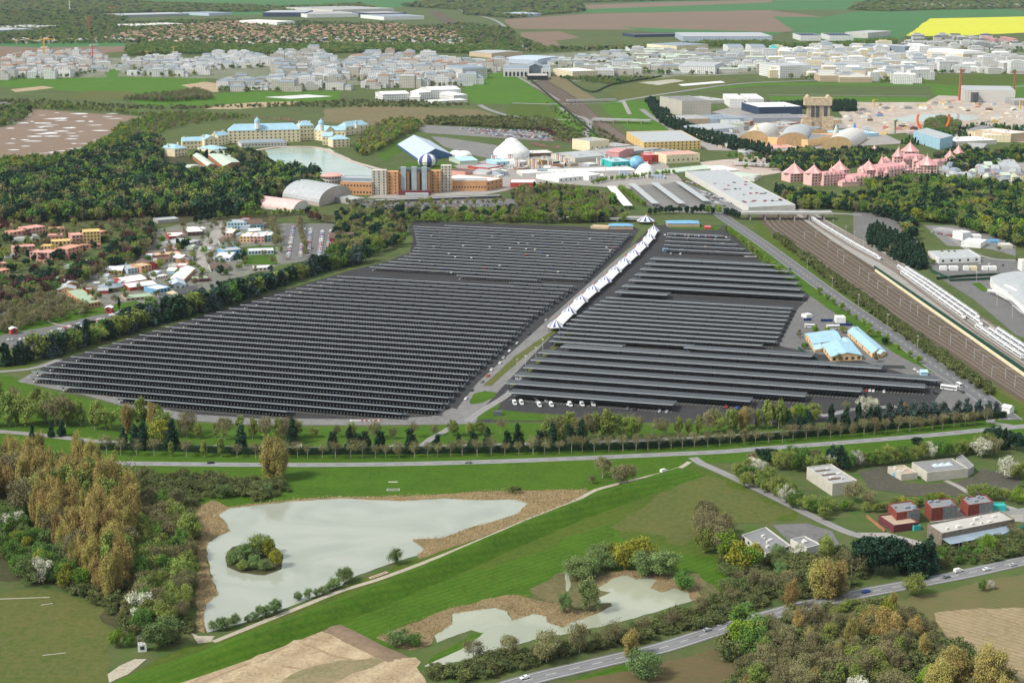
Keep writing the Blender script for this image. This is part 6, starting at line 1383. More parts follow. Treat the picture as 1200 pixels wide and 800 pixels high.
drop_tower()
def cone(label, x, y, r_px, h_px, m, prof=None, name='blue_cone', cat='cone'):
    p = G(x, y); s = 1/ppm(y); b = MB(); b.lathe([(a*r_px*s, c*h_px*s) for a, c in (prof or [(1.4,0),(1.0,.08),(.75,.35),(.4,.7),(.02,1)])], 12); tag(b.build(name, m, None, p, smooth=True), label, cat)
cone('tall pointed blue cone over the teal hall', 1001, 159, 4, 15, flat('cone_blue', (.05,.18,.50), .5, .4))
cone('grey-green rocket-like spire beside the tall brown tower', 979.5, 162, 3.2, 16, M_('palegreen'), [(1,0),(1,.45),(.85,.6),(.5,.8),(.05,1)], 'spire', 'spire')
cone('white water tower behind the left apricot studio', 885, 168, 3.5, 21, M_('cream'), [(.3,0),(.3,.6),(1,.65),(1,.85),(.2,1)], 'water_tower', 'water tower')
cone('thin green drop ride tower by the sand', 1048.5, 157, 1.2, 17, M_('green'), [(1,0),(1,.85),(2.4,.9),(2.4,1),(.1,1.02)], 'ride_tower', 'ride tower')
def halfpipe():
    e = empty('halfpipe_ride', G(1093,154)); s = 1/ppm(154)
    for sg, lb in ((-1, 'l'), (1, 'r')):
        b = MB(); pts = []
        for i in range(13):
            t = i/12; a = t*1.75
            pts.append(Vector((sg*(6+13*math.sin(a)*1.0)*s if a < math.pi/2 else sg*(19-1.5*(a-1.57)*6)*s, 0, (1-math.cos(a))*17*s)))
        for a, c in zip(pts, pts[1:]): b.tube(a, c, 1.4*s, 1.4*s, 6)
        b.build('track_arc', flat('ride_orange', (.75,.16,.02), .5, .4), e)
    b = MB(); b.box(-9*s, -2, .1, 9*s, 2, 1.5*s); b.build('loading_deck', M_('rose'), e)
    tag(e, 'orange U-shaped half-pipe ride by the trees', 'ride')
halfpipe()
# pink palace hotel: (F, R, dep, h, roof, rh)
PH = [('far left tower',(926,214),(945,213),4,10,'pyramid',11),('second tower',(951,218),(965,217),4,14,'pyramid',9),('long left wing',(965,218),(991,216),4,12,'mansard',3),('tower at the end of the left wing',(981,214),(995,213),3,14,'pyramid',10),
 ('low bay',(987,219),(1007,218),3,5,'hip',3),('stepped wing under the middle',(1000,218),(1022,216),6,8,'mansard',3),('middle front tower',(1015,212),(1030,211),4,12,'pyramid',10),('main middle block',(1028,212),(1066,207),8,10,'mansard',4),
 ('upper right tower',(1059,190),(1076,190),4,12,'pyramid',10),('small far tower on the upper left',(1020,183),(1031,183),3,4,'pyramid',8),('front turret right of the middle',(1056,208),(1070,207),3,8,'pyramid',10),('big right pavilion',(1078,203),(1098,203),5,9,'pyramid',10),
 ('detached right turret',(1108,193),(1120,193),3,7,'pyramid',9),('last turret on the far right',(1118,188),(1130,188),3,7,'pyramid',10),('link wing to the right turrets',(1098,195),(1116,194),3,5,'mansard',2),('rear right block',(1062,197),(1085,195),6,9,'mansard',4),
 ('tiny turret on the stepped wing',(1008,214),(1014,214),3,11,'pyramid',7),('tiny turret before the main block',(1036,212),(1042,212),3,9,'pyramid',8),('tiny turret behind the front turret',(1070,200),(1077,200),3,11,'pyramid',8),('tiny turret left of the upper tower',(1050,192),(1057,192),3,10,'pyramid',8),('tiny turret by the big pavilion',(1073,206),(1079,206),3,9,'pyramid',7),('small turret over the left wing',(971,216),(977,216),3,14,'pyramid',6),
 ('centre turret with spire',(1047,198),(1058,198),4,14,'pyramid',9),('small roof pavilion in the centre',(1034,202),(1045,202),4,12,'hip',5),('slim turret left of centre',(1030,203),(1037,203),3,11,'pyramid',9)]
for lb, F_, R_, d_, h_, rf, rh_ in PH:
    wn_ = (max(1, int(h_/3)), max(2, int((R_[0]-F_[0])/3.5))) if h_ > 6 else None
    def trim(e, ex, ey, H, big=(rf == 'pyramid')):
        for k in range(0 if big else max(2, int(ex.length/7))):
            q = ex*((k+.5)/max(2, int(ex.length/7))); b = MB(); shell(Vector((2.2, 0)), Vector((0, 2.0)), 2.4, 'gable_y', 1.2, b=b, rb=b); b.build('dormer', [M_('white'), M_('rose')], ROOFOF[e.name], (q.x-1.1, q.y-.1, H+.3))
        if big:
            q = (ex+ey)*.5; hh = HM(F_[1], rh_); b = MB(); R0 = ex.length*.60; b.lathe([(R0*1.08,0),(R0*.55,hh*.42),(R0*.2,hh*.8),(.05,hh)], 12, alt=[0,0,1]); b.build('striped_cone', [M_('rose'), M_('palepink')], ROOFOF[e.name], (q.x, q.y, H+.05))
            b = MB(); b.lathe([(.5,0),(.35,2),(.05,4)], 6); b.build('finial', M_('palepink'), e, (q.x, q.y, H+hh-.4))
    bld('pink_palace_part', lb+' of the pink palace hotel', F_, R_, d_*.5 if rf != 'pyramid' else 100, h_, 'flat' if rf == 'pyramid' else rf, 'palepink', 'rose', rh_, win=wn_, cat='hotel part', group='towers and wings of the pink palace hotel', extra=trim)
pr = random.Random(4)
for i in range(30):
    x = pr.uniform(1104, 1192); y = 218-pr.uniform(0, 19)
    if y > 214 and x < 1120: y -= 5
    col = pr.choice(['cream','beige','offwhite','salmon','lilac']); rf = pr.choice(['mansard','pyramid','flat','gable_x'])
    bld('park_house', f'small {dict(cream="cream",beige="beige",offwhite="off-white",salmon="salmon",lilac="pale blue")[col]} park street house with {dict(mansard="mansard roof",pyramid="pointed roof",flat="flat roof",gable_x="pitched roof")[rf]}', (x,y), (x+pr.uniform(6,11),y+pr.uniform(-.6,.6)), pr.uniform(1.4,2.2), pr.uniform(4,6.5), rf, col, pr.choice(['zinc','midgrey','palegreen','paleroof']), pr.uniform(1.5,4), cat='house', group='houses of the park street', parts=False, face=facade(col, 3, 3))
# right side offices
for lb, F_, R_, L2, d_, h_, wl_, tp_ in [('long low white service building with pale green roof',(1100,309),(1149,307),(1087,300),None,6,'white','paleroof'),('white cubes with the tall top among the trees, upper cube',(1128,282),(1138,281),None,3,9,'white','white'),('large white cube office among the trees',(1126,289),(1149,291),None,5,6,'white','white'),
  ('small white block behind the cube office',(1140,281),(1150,281),None,2,5,'white','white'),('beige hut at the edge of the trees',(1174,291),(1187,291),None,3,4,'beige','offwhite'),('blue container by the white cubes',(1160,285),(1172,285),None,2,3,'blue','blue'),('low grey canopy above the red lorries',(1093,270),(1130,275),None,2,3,'grey','grey'),('white silo block at the right edge',(1197,318),(1206,318),None,3,12,'white','white')]:
    bld('white_office', lb, F_, R_, d_, h_, 'flat', wl_, tp_, 0, L=L2, extra=roofbits(3, int(F_[0])) if h_ > 5 else None, win=(1,5) if 'low white service' in lb else None)
for i, (x0, x1, c_) in enumerate([(1102,1110,'white'),(1113,1123,'white'),(1130,1136,'white'),(1137.5,1145,'cream'),(1152,1158,'white'),(1159,1168,'white')]):
    bld('container_cabin', f'{"cream" if c_=="cream" else "white"} container in the row below the service building', (x0,317), (x1,317), 1.3, 4.5, 'flat', c_, c_, 0, cat='container', group='containers in the row below the service building', parts=False)
def swoop():
    e = empty('curved_hall', G(1190,372)); o = G(1190,372)
    P = [G(*q)-o for q in [(1160,334),(1172,330),(1190,327),(1220,330),(1240,360),(1206,372),(1196,366),(1180,352),(1164,342)]]
    b = MB(); n = len(P); H = 8
    b.add([(p.x,p.y,0) for p in P]+[(p.x,p.y,H) for p in P], [(i,(i+1)%n,n+(i+1)%n,n+i) for i in range(n)]+[tuple(range(n,2*n))][:0]); b.build('wall', M_('white'), e)
    b = MB(); cx = sum((p for p in P), Vector())/n; b.add([(p.x,p.y,H+.02) for p in P]+[(cx.x,cx.y,H+2.5)], [(i,(i+1)%n,n) for i in range(n)]); b.build('roof', M_('paleroof'), e)
    for k, (A_, B_) in enumerate([((1158,344),(1206,376)),((1164,338),(1206,360))]):
        b = MB(); a, c = G(*A_)-o, G(*B_)-o; pts = [a.lerp(c, i/10)+Vector((0, 0, 3+6*math.sin(math.pi*i/10))) for i in range(11)]
        for p, q in zip(pts, pts[1:]): b.tube(p, q, 1.3, 1.3, 6)
        b.build('white_arch', M_('white'), e)
    tag(e, 'white curved hall with sweeping arches at the right edge', 'hall')
swoop()

# ================================================================== far town
TOWN = [
 ('white apartment block left of the meadow',[(0,73),(60,66),(112,66),(126,82),(84,92),(0,94)],26,(16,34),(11,19),['white','offwhite','white'],['zinc','tile','paleroof'],.3),
 ('white villa block in the far meadows',[(140,72),(188,70),(238,74),(236,88),(188,92),(142,88)],30,(16,34),(9,15),['white','offwhite'],['zinc','paleroof'],.05),
 ('white apartment block at the end of the meadow',[(232,70),(310,66),(312,80),(235,83)],26,(18,36),(12,18),['white'],['zinc','paleroof'],.05),
 ('pale apartment block above the grass strip',[(256,97),(318,97),(318,108),(258,108)],26,(18,34),(12,18),['offwhite','white','beige'],['zinc'],.05),
 ('pale block in the dense square quarter',[(320,66),(375,65),(404,92),(404,106),(320,108)],27,(20,44),(14,22),['offwhite','white','beige'],['zinc','zinc','paleroof'],.05),
 ('pale block in the town centre',[(402,78),(440,68),(590,78),(562,92),(545,102),(428,105),(412,90)],27,(18,44),(12,20),['offwhite','white','beige','white'],['zinc','zinc','tile','paleroof'],.15),
 ('pale block right of the rail tunnel',[(648,74),(760,62),(900,66),(900,84),(830,88),(700,88),(660,84)],34,(20,50),(8,16),['offwhite','white','beige'],['zinc','palegreen','paleroof'],.1),
 ('white block in the bright right quarter',[(900,66),(960,60),(1050,62),(1085,80),(1084,98),(1040,99),(985,94),(905,92)],27,(20,44),(14,24),['white','white','cream'],['paleroof','white','zinc'],.02),
 ('white block at the right edge quarter',[(1050,60),(1090,70),(1210,74),(1210,89),(1140,86),(1090,88)],30,(20,46),(14,24),['white','white','offwhite'],['paleroof','white'],.02),
 ('grey and white block behind the bright quarter',[(1062,46),(1120,46),(1215,50),(1215,63),(1160,64),(1060,62)],48,(20,50),(9,16),['grey','offwhite','white'],['grey','darkgrey','paleroof'],.05),
]
BOXM = {}
BL_ = []
for lb, pts, sp, wr_, hr, walls, tops, _ in TOWN:
    r = random.Random(len(lb)*7+int(pts[0][0]))
    for x, y in fill(pts, sp*1.75, int(pts[0][0])+3, .25):
        BL_.append((y, x, r.uniform(*wr_)*1.05, r.uniform(16, 30), r.uniform(*hr)*r.uniform(.65, 1.5), r.choice(walls), r.choice(tops), r.choice(['mansard','mansard','flat','hip']), lb, r.random(), r.uniform(.45, .8), r.uniform(-.22, .22)))
BL_.sort()
def blockmesh(w_, d_, h_, rf, q1, q2):
    b = MB(); shell(Vector((w_, 0)), Vector((0, d_)), h_, rf, 3.0, b=b, rb=b)
    if q1 < .75:   # a side wing, so that the outline steps
        c = MB(); shell(Vector((w_*.4, 0)), Vector((0, d_*.8)), h_*q2, 'mansard' if q1 < .3 else 'flat', 2.5, b=c, rb=c)
        b.add([(q[0]+w_+.05, q[1]+3-q1*8, q[2]) for q in c.v], c.f); b.mi[-len(c.f):] = c.mi
    if q1 > .4:   # set-back top storey
        c = MB(); shell(Vector((w_*.5, 0)), Vector((0, d_*.4)), 3.2, 'flat', 0, b=c, rb=c)
        b.add([(q[0]+w_*.2, q[1]+d_*.3, q[2]+h_+(2.9 if rf != 'flat' else 0)) for q in c.v], c.f); b.mi[-len(c.f):] = c.mi
    return b
far_b, FMI = MB(), {}
for k, (y, x, w_, d_, h_, wl_, tp_, rf, lb, q1, q2, an) in enumerate(BL_):
    b = blockmesh(w_, d_, h_, rf, q1, q2)
    if k < 295:
        o = b.build('apartment_block', [facade(wl_), M_(tp_)], None, Vector((x-w_/2, y, 0)), an)
        roofw = dict(mansard='mansard', flat='flat', hip='hipped')[rf]; colw = dict(white='bright', offwhite='off-white', beige='beige', cream='cream', palepink='pinkish', grey='grey')[wl_]
        wide_ = 'wide' if w_ > 45 else 'narrow'; ti = dict(white='white', palegreen='green', zinc='zinc', tile='red-tiled', paleroof='pale', grey='grey', darkgrey='dark')[tp_]
        tag(o, f'{wide_} {colw} {lb}, {ti} {roofw} roof', 'apartment block', lb.replace('block', 'blocks'))
    else:
        ii = []
        for m in (facade(wl_), M_(tp_)):
            if m.name not in FMI: FMI[m.name] = len(FMI)
            ii.append(FMI[m.name])
        far_b.add([(q[0]+x-w_/2, q[1]+y, q[2]) for q in b.v], b.f); far_b.mi[-len(b.f):] = [ii[m] for m in b.mi]
print('town blocks', len(BL_))
if far_b.v: tag(far_b.build('distant_town', [bpy.data.materials[n] for n in FMI]), 'the farthest blocks of the white town', None, None, 'stuff')
for lb, pts, sp, *_r in TOWN: wood('town_trees', 'street trees between the blocks: '+lb.replace('block', 'blocks'), [('green_leaf_tree',3),('olive_leaf_tree',3),('bare_tree',2)], pts, sp*.95, (7,13), int(pts[0][1]), 1.3)
FB = [('rail tunnel mall with white piers, left half',(590,90),(620,90),5,9,'flat','white','zinc',0),('rail tunnel mall with white piers, right half',(634,90),(645,90),5,9,'flat','white','zinc',0),('dark glass gable over the rail tunnel',(620,89.5),(634,89.5),4,11,'gable_y','glass','zinc',3),
 ('rail tunnel portal',(618,94),(642,94),3,5,'flat','black','concrete',0),('blue glass roof of the shopping mall',(592,74),(630,76),4,5,'barrel_x','lilac','lilac',2),
 ('white riding hall with long roof',(449,119),(480,118),3,8,'gable_x','white','white',2),('small white link hall',(480,119),(492,119),3,5,'hip','white','white',2),('white riding hall with pointed turret',(491,117),(505,116),3,8,'pyramid','white','white',4),('large white hall right of the turret',(505,116),(540,115),4,10,'gable_x','white','white',2),('low white terrace wall of the riding halls',(507,122),(548,120),2,3,'flat','offwhite','white',0),
 ('white end pavilion of the riding halls',(532,118),(548,117),4,6,'hip','white','white',2),('left small white pavilion of the riding halls',(441,117),(449,117),2,4,'hip','white','white',2),
 ('navy and white office with square arches',(938,48),(962,48),3,6,'flat','white','navy',0),('second office wing with square arches',(972,48),(1000,48),3,6,'flat','white','navy',0),('pale glass office behind the arches',(990,44),(1017,45),3,6,'flat','offwhite','paleroof',0),
 ('long blue-grey shed with clipped trees',(800,49),(905,49),5,6,'flat','lilac','paleroof',0),('long dark low shed in the fields',(744,44),(800,43),2,3,'flat','navy','darkgrey',0),
 ('sheds left of the suburb, long grey one',(-2,40),(40,38),3,4,'flat','steel','paleroof',0),('white shed below the long grey one',(0,34),(45,35),2,3,'flat','offwhite','paleroof',0),('long grey warehouse in front of the far green field',(146,21),(222,19),2,3,'flat','steel','paleroof',0),('pale warehouse at its right',(245,19),(272,18),2,3,'flat','lilac','zinc',0),
 ('dark blue fronted hypermarket',(308,20),(358,20),3,5,'flat','navy','paleroof',0),('white retail shed',(360,21),(420,20),3,4,'flat','white','grey',0),('huge grey retail shed',(390,16),(462,14),4,4,'flat','offwhite','grey',0),('dark blue retail shed',(435,20),(476,19),2,4,'flat','navy','grey',0),('white retail hall right end',(450,24),(497,23),3,4,'flat','white','zinc',0),
 ('small white shed above the suburb',(325,31),(346,30),3,5,'flat','white','white',0),('dark office left of it',(300,30),(322,30),2,3,'flat','navy','grey',0),('long low white school at the belt',(160,33),(215,31),2,3,'flat','white','offwhite',0),
 ('old farm sheds by the far wood',(616,20),(634,19),2,3,'gable_x','lilac','lilac',1),('long green glass gallery roof',(500,77),(570,74),2,3,'barrel_x','palegreen','palegreen',1),('beige low sports hall',(550,66),(576,68),3,5,'gable_x','sand','paleroof',1),('white crescent building with colonnade',(542,93),(571,92),4,11,'mansard','offwhite','zinc',2),
 ('orange-roofed school in the town',(408,72),(434,72),3,5,'hip','cream','tile',2),('light green domed hall',(495,78),(510,77),3,4,'hip','palegreen','palegreen',2),('white square-arched building',(1002,66),(1010,66),3,6,'flat','white','zinc',0),
 ('domed white hall with copper top',(902,66),(912,66),3,9,'pyramid','white','teal',4),('pale arched hall, left of two',(853,64),(871,64),3,8,'barrel_x','white','zinc',2),('pale arched hall, right of two',(880,64),(897,64),3,8,'barrel_x','white','zinc',2),('office with long glass front',(793,60),(830,58),3,6,'hip','cream','zinc',2),
 ('white tower block in the right quarter',(1077,71),(1091,71),4,16,'flat','white','white',0),('glass tower block left of the white tower',(1060,68),(1076,67),4,13,'flat','zinc','paleroof',0),('wide brown flat building behind the right quarter',(1095,64),(1130,62),4,6,'flat','tan','grey',0),('cream building with small domed tower',(1128,76),(1150,75),4,12,'mansard','cream','white',3),
 ('beige school at the meadow edge, left part',(961,96),(982,96),3,7,'flat','sand','beige',0),('beige school at the meadow edge, right part',(984,97),(1022,97),3,6,'flat','sand','beige',0),('white terraced block with deep loggias',(914,92),(950,91),4,14,'flat','white','paleroof',0),
 ('red-fronted housing at the right edge',(1165,52),(1170,52),3,6,'flat','rose','rose',0),('second red-fronted housing strip',(1187,53),(1192,53),3,7,'flat','rose','rose',0),('grey construction hall behind the sand',(1130,120),(1189,121),6,14,'flat','offwhite','paleroof',0),('dark opening block of the construction hall',(1140,121),(1146,121),2,12,'flat','darkgrey','grey',0),
 ('grey concrete sheds right of the construction hall',(1188,124),(1210,124),3,6,'flat','grey','grey',0),('white stepped housing in front of the tunnel park',(671,92),(700,91),4,8,'flat','cream','white',0),('pale house group right of the stepped housing',(700,90),(720,90),4,7,'flat','offwhite','paleroof',0),('row of white villas',(795,86),(838,87),4,8,'mansard','white','paleroof',2)]
for lb, F_, R_, d_, h_, rf, wl_, tp_, rh_ in FB:
    bld('far_building', lb, F_, R_, d_, h_, rf, wl_, tp_, rh_, face=facade(wl_, 4.5, 5.0) if wl_ not in ('black','navy') and h_ > 5 else None, parts=(R_[0]-F_[0]) > 24, cat='building', group='landmark buildings of the far town')
# rail tunnel piers
for i, x in enumerate([592,596.5,601,605.5,610,614.5,636,640]):
    p = G(x+1.5, 90.4); b = MB(); b.box(-2.6, -.3, 2, 2.6, .3, 12); tag(b.build('dark_arch_bay', M_('black'), None, (p.x, p.y, 0)), 'dark arched bay between the white piers of the tunnel mall', 'arch bay', 'dark bays of the rail tunnel mall')
# suburb of small houses
hr_ = random.Random(9)
HM_ = []
for wl_, tp_ in [('offwhite','tile'),('beige','brown'),('offwhite','brown'),('white','grey'),('cream','tan'),('beige','tan'),('offwhite','grey')]:
    for rr_ in (0, 1):
        b = MB(); shell(Vector((15, 0)), Vector((0, 12)), 5.5, 'gable_x' if rr_ else 'hip', 4.2, b=b, rb=b); HM_.append((b.mesh('suburb_house', [M_(wl_), M_(tp_)]), dict(tile='red-tiled', brown='brown', grey='grey', tan='tan-tiled')[tp_], dict(offwhite='off-white', cream='cream', beige='beige', white='white', salmon='salmon')[wl_]))
SUB = [([(60,50),(120,46),(150,38),(230,29),(300,25),(300,55),(230,52),(150,50)],'in the far suburb at the upper left'),([(300,33),(400,31),(460,30),(530,38),(552,57),(450,54),(300,53)],'in the far suburb at the top centre'),([(5,48),(60,44),(62,51),(5,52)],'in the far strip at the left edge')]
hs = []
for pts, wh in SUB:
    for x, y in fill(pts, 44, int(pts[0][0]), .45): hs.append((x, y, wh))
hs.sort(key=lambda q: q[1])
for x, y, wh in hs[:285]:
    me, rc, wc = HM_[hr_.randrange(len(HM_))]; o = link('suburb_house', me, None, (x, y, 0), hr_.uniform(-.9, .9)); tag(o, f'small {wc} house with {rc} roof {wh}', 'house', 'small houses '+wh)
if len(hs) > 285:
    b = MB()
    for x, y, wh in hs[285:]:
        c = MB(); shell(Vector((15, 0)), Vector((0, 12)), 5.5, 'gable_x', 4.2, b=c, rb=c); b.add([(q[0]+x, q[1]+y, q[2]) for q in c.v], c.f); b.mi[-len(c.f):] = c.mi
    tag(b.build('distant_houses', [M_('offwhite'), M_('tile')]), 'the farthest small houses of the suburb', None, None, 'stuff')
for x, y in [(q[0], q[1]) for q in fill([(1040,9),(1060,5),(1130,3),(1205,2),(1205,9),(1130,11),(1060,11)], 95, 5, .4)][:45]:
    me, rc, wc = HM_[6]; o = link('hamlet_house', me, None, (x, y, 0), hr_.uniform(-1, 1)); o.scale = (1.6, 1.4, 1.3); tag(o, 'white hamlet house with dark roof at the very top right', 'house', 'hamlet houses at the top right')
# ------------------------------------------------------------------ solar roofs
def vp_dir(px, py, xv=-6300.0):
    s = (py-HORIZON)/(px-xv); a, b = G(px, py), G(px+200, py+200*s); return (b-a).normalized()
U = vp_dir(400, 420); NV = Vector((-U.y, U.x, 0))       # along the rows / away from the camera
PAN = bpy.data.materials.new('solar_panel'); n_, l_, b_ = nodes(PAN); setspec(b_, .3, .20)
tcn = n_.new('ShaderNodeTexCoord'); br = n_.new('ShaderNodeTexBrick')
br.offset = 0; br.inputs['Scale'].default_value = 1; br.inputs['Brick Width'].default_value = 1.7; br.inputs['Row Height'].default_value = 2.0; br.inputs['Mortar Size'].default_value = .07
br.inputs['Color1'].default_value = (.010,.014,.019,1); br.inputs['Color2'].default_value = (.015,.020,.026,1); br.inputs['Mortar'].default_value = (.055,.065,.075,1)
l_.new(tcn.outputs['Object'], br.inputs['Vector']); l_.new(br.outputs['Color'], b_.inputs['Base Color'])
STEEL = flat('galvanised_steel', (.60,.66,.70), .45, .5, .1, .3)  # steel edge, brightened to stand in for the sky's sheen on the panels
BLUEP = flat('blue_painted_post', (.02,.04,.14), .5, .4, .1, .5)
POSTM = {}
def post_mesh(zf, zb, W):
    k = (round(zf, 1), round(zb, 1), W)
    if k in POSTM: return POSTM[k]
    b = MB(); zm = (zf+zb)/2
    b.box(-.28, -.28, -.2, .28, .28, zm-.5)
    b.tube((0, 0, zm-1.6), (0, -W*.36, zf-.45-(zf-zb)*.14), .16, .12, 5); b.tube((0, 0, zm-1.6), (0, W*.36, zb-.3+(zf-zb)*.14), .16, .12, 5)
    POSTM[k] = b.mesh('post', BLUEP); return POSTM[k]
def clip_row(P, org, t):
    """where a line parallel to the rows crosses the block"""
    xs = []
    n = len(P)
    for i in range(n):
        a, b = P[i]-org, P[(i+1) % n]-org; ya, yb = a.dot(NV)-t, b.dot(NV)-t
        if (ya > 0) != (yb > 0): q = a.lerp(b, ya/(ya-yb)); xs.append(q.dot(U))
    return (min(xs), max(xs)) if len(xs) > 1 else None
ROWS = []
MARK = MB(); BAYM = MB()
def block(name_, pts, pitch, W, zf, zb, first=0.0, post=14, minlen=14, lot='left'):
    P = [G(x, y, 4.5) for x, y in pts]; P = [Vector((p.x, p.y, 0)) for p in P]; org = Vector((0, 800, 0))
    t0, t1 = min((p-org).dot(NV) for p in P), max((p-org).dot(NV) for p in P); k = 0; t = t0+first; rows = []
    ang = math.atan2(U.y, U.x)
    while t < t1:
        c = clip_row(P, org, t)
        if c and c[1]-c[0] > minlen:
            a = org+U*c[0]+NV*t; L = c[1]-c[0]; e = empty('solar_canopy', (a.x, a.y, 0), ang)
            b = MB(); h = .42
            b.add([(0,-W/2,zf),(L,-W/2,zf),(L,W/2,zb),(0,W/2,zb)], [(0,1,2,3)], 0)
            b.add([(0,-W/2,zf-h),(L,-W/2,zf-h),(L,W/2,zb-h),(0,W/2,zb-h),(0,-W/2,zf),(L,-W/2,zf),(L,W/2,zb),(0,W/2,zb)], [(0,1,5,4),(1,2,6,5),(2,3,7,6),(3,0,4,7)], 1); b.add([(0,-W/2,zf-h),(L,-W/2,zf-h),(L,W/2,zb-h),(0,W/2,zb-h)], [(3,2,1,0)], 2)
            b.build('panel_roof', [PAN, STEEL, M_('midgrey')], e)
            g = MB(); g.box(.3, -W*.33, zf-.75-(zf-zb)*.17, L-.3, -W*.33+.25, zf-.36-(zf-zb)*.17); g.build('beam', BLUEP, e)
            m = max(2, int(L/post)+1); pm = post_mesh(zf, zb, W)
            for i in range(m): link('post', pm, e, (1+(L-2)*i/(m-1), 0, 0))
            ROWS.append((e, name_, L, t, c)); rows.append((t, c))
            # painted bays on both sides of the row
            o2 = org
            for s in np.arange(c[0]+1, c[1]-1, 2.5):
                if 'left' in name_:
                    q0 = o2+U*s+NV*(t-.6); q1 = q0+U*.8; r1 = NV*.5; BAYM.add([(v.x, v.y, z) for v, z in ((q0, .12), (q1, .12), (q1, 1.0), (q0, 1.0), (q1+r1, 1.0), (q0+r1, 1.0))], [(0,1,2,3),(3,2,4,5)])
                for d0, d1 in ((-W/2-1.2, -W/2+4.2), (.6, 5.4)):
                    q0, q1 = o2+U*s+NV*(t+d0), o2+U*(s+1.2)+NV*(t+d1); z = .135
                    MARK.add([(q0.x,q0.y,z),(q0.x+.22,q0.y,z),(q1.x+.22,q1.y,z),(q1.x,q1.y,z)], [(0,1,2,3)])
        t += pitch; k += 1
    return rows
def pitch_of(x, y0, y1, n): return abs((G(x, y1)-G(x, y0)).dot(NV))/n
PL = pitch_of(400, 379.3, 483.8, 16)
print('left pitch', PL, 'right', pitch_of(700, 418.7, 467.5, 5), pitch_of(700, 373, 401.7, 6))
PR = pitch_of(700, 418.7, 467.5, 5)
LN = [(31,438),(73,421),(167,391),(309,349),(407,320),(540,327),(674,334),(621,372),(595,400),(550,439),(526,467),(509,482),(417,484),(300,478),(150,466),(60,448)]
LF = [(431,313),(470,302),(484,295),(491,285),(486,262),(742,271),(682,329),(560,323)]
block('in the large left field of solar roofs', LN, PL, 12.6, 5.2, 2.3, 3, 14)
block('in the upper left field of solar roofs', LF, PL, 12.2, 4.8, 2.7, 2, 22)
block('in the front right field of solar roofs', [(640,405),(905,407),(1000,425),(1102,441),(1092,452),(1011,457),(952,462),(887,468),(812,474),(600,460),(592,450),(618,428)], PR, 16.5, 5.8, 4.4, 4, 15)
block('in the middle right field of solar roofs', [(712,347),(930,358),(908,403),(640,404),(668,375)], PL, 12.8, 5.0, 3.3, 2, 20)
block('in the wide-gap right field of solar roofs', [(765,301),(905,305),(930,320),(945,351),(722,342),(745,322)], PR*1.2, 19, 5.6, 4.0, 4, 22)
block('in the small top right field of solar roofs', [(783,271),(845,274),(884,297),(778,291)], PR*1.02, 11, 5.0, 3.6, 4, 22)
o = MARK.build('parking_markings', flat('road_paint', (.62,.62,.58), .7, .3, .1)); o['kind'] = 'structure'
tag(BAYM.build('bay_marker', flat('white_marker', (.85,.85,.82), .6, .3, .05)), 'thousands of white bay markers under the left solar roofs', None, None, 'stuff')
byf = {}
for q in ROWS: byf.setdefault(q[1], []).append(q)
for nm, rs in byf.items():
    rs.sort(key=lambda q: q[3])
    for i, q in enumerate(rs): q[0]['_k'] = i; tag(q[0], ('__ROW__', i, nm) and f'{i}|{nm}', 'solar canopy', 'solar roofs '+nm)
# ------------------------------------------------------------------ striped walkway
WHT = flat('white_fabric', (.82,.82,.80), .6, .2, .04); BLS = flat('stripe_blue', (.07,.09,.26), .6, .3)
FIN = flat('finial_red', (.6,.15,.05), .5, .3)
PAVP = [(766,274),(761,283),(753,292),(743,302),(732,312),(721,322),(709,334),(695,345),(681,357),(667,371),(651,387)]
pts = [G(*q) for q in PAVP]
def pavilion(p, r_, label, post=True):
    e = empty('striped_pavilion', p); b = MB(); b.lathe([(r_,4.0),(r_*.55,6.6),(r_*.12,9.0),(.15,10.5)], 16, alt=[0,1]); b.build('striped_roof', [WHT, BLS], e)
    b = MB(); b.lathe([(r_*.99,3.2),(r_,4.0)], 16, alt=[0,0]); b.build('valance', WHT, e)
    b = MB(); b.lathe([(.15,10.4),(.8,11),(.1,12.4)], 6); b.build('finial', FIN, e)
    for i in range(8):
        a = (i+.5)*math.pi/4; c = MB(); c.tube((0,0,0), (0,0,4), .2, .2, 5); c.build('post', M_('brown'), e, (r_*.9*math.cos(a), r_*.9*math.sin(a), 0))
    tag(e, label, 'pavilion', 'striped pavilions along the walkway')
for i, p in enumerate(pts): pavilion(p, 6.7, 'blue and white striped pavilion roof on the covered walkway')
pavilion(G(757,262), 10.5, 'separate wide striped tent at the top end of the walkway')
for i, (a, c) in enumerate(zip(pts, pts[1:])):
    d = c-a; L = d.length; e = empty('fabric_canopy', a, math.atan2(d.y, d.x)); b = MB(); n = 8; A = []; W_ = 5.0
    for x in (5.0, L-5.0):
        for k in range(n+1): t = k/n; A.append((x, W_*(2*t-1), 4.0+1.9*math.sin(math.pi*t)))
    b.add(A, [(k, k+1, n+2+k, n+1+k) for k in range(n)]); b.add([(x, y, z-.15) for x, y, z in A], [(n+1+k, n+2+k, k+1, k) for k in range(n)]); b.build('fabric', WHT, e, smooth=True)
    for x in (6, L/2, L-6):
        for s in (-4.7, 4.7): q = MB(); q.tube((0,0,0), (0,0,4.1), .18, .18, 5); q.build('post', M_('brown'), e, (x, s, 0))
    tag(e, 'white fabric canopy between two striped pavilions', 'canopy', 'white canopies of the covered walkway')

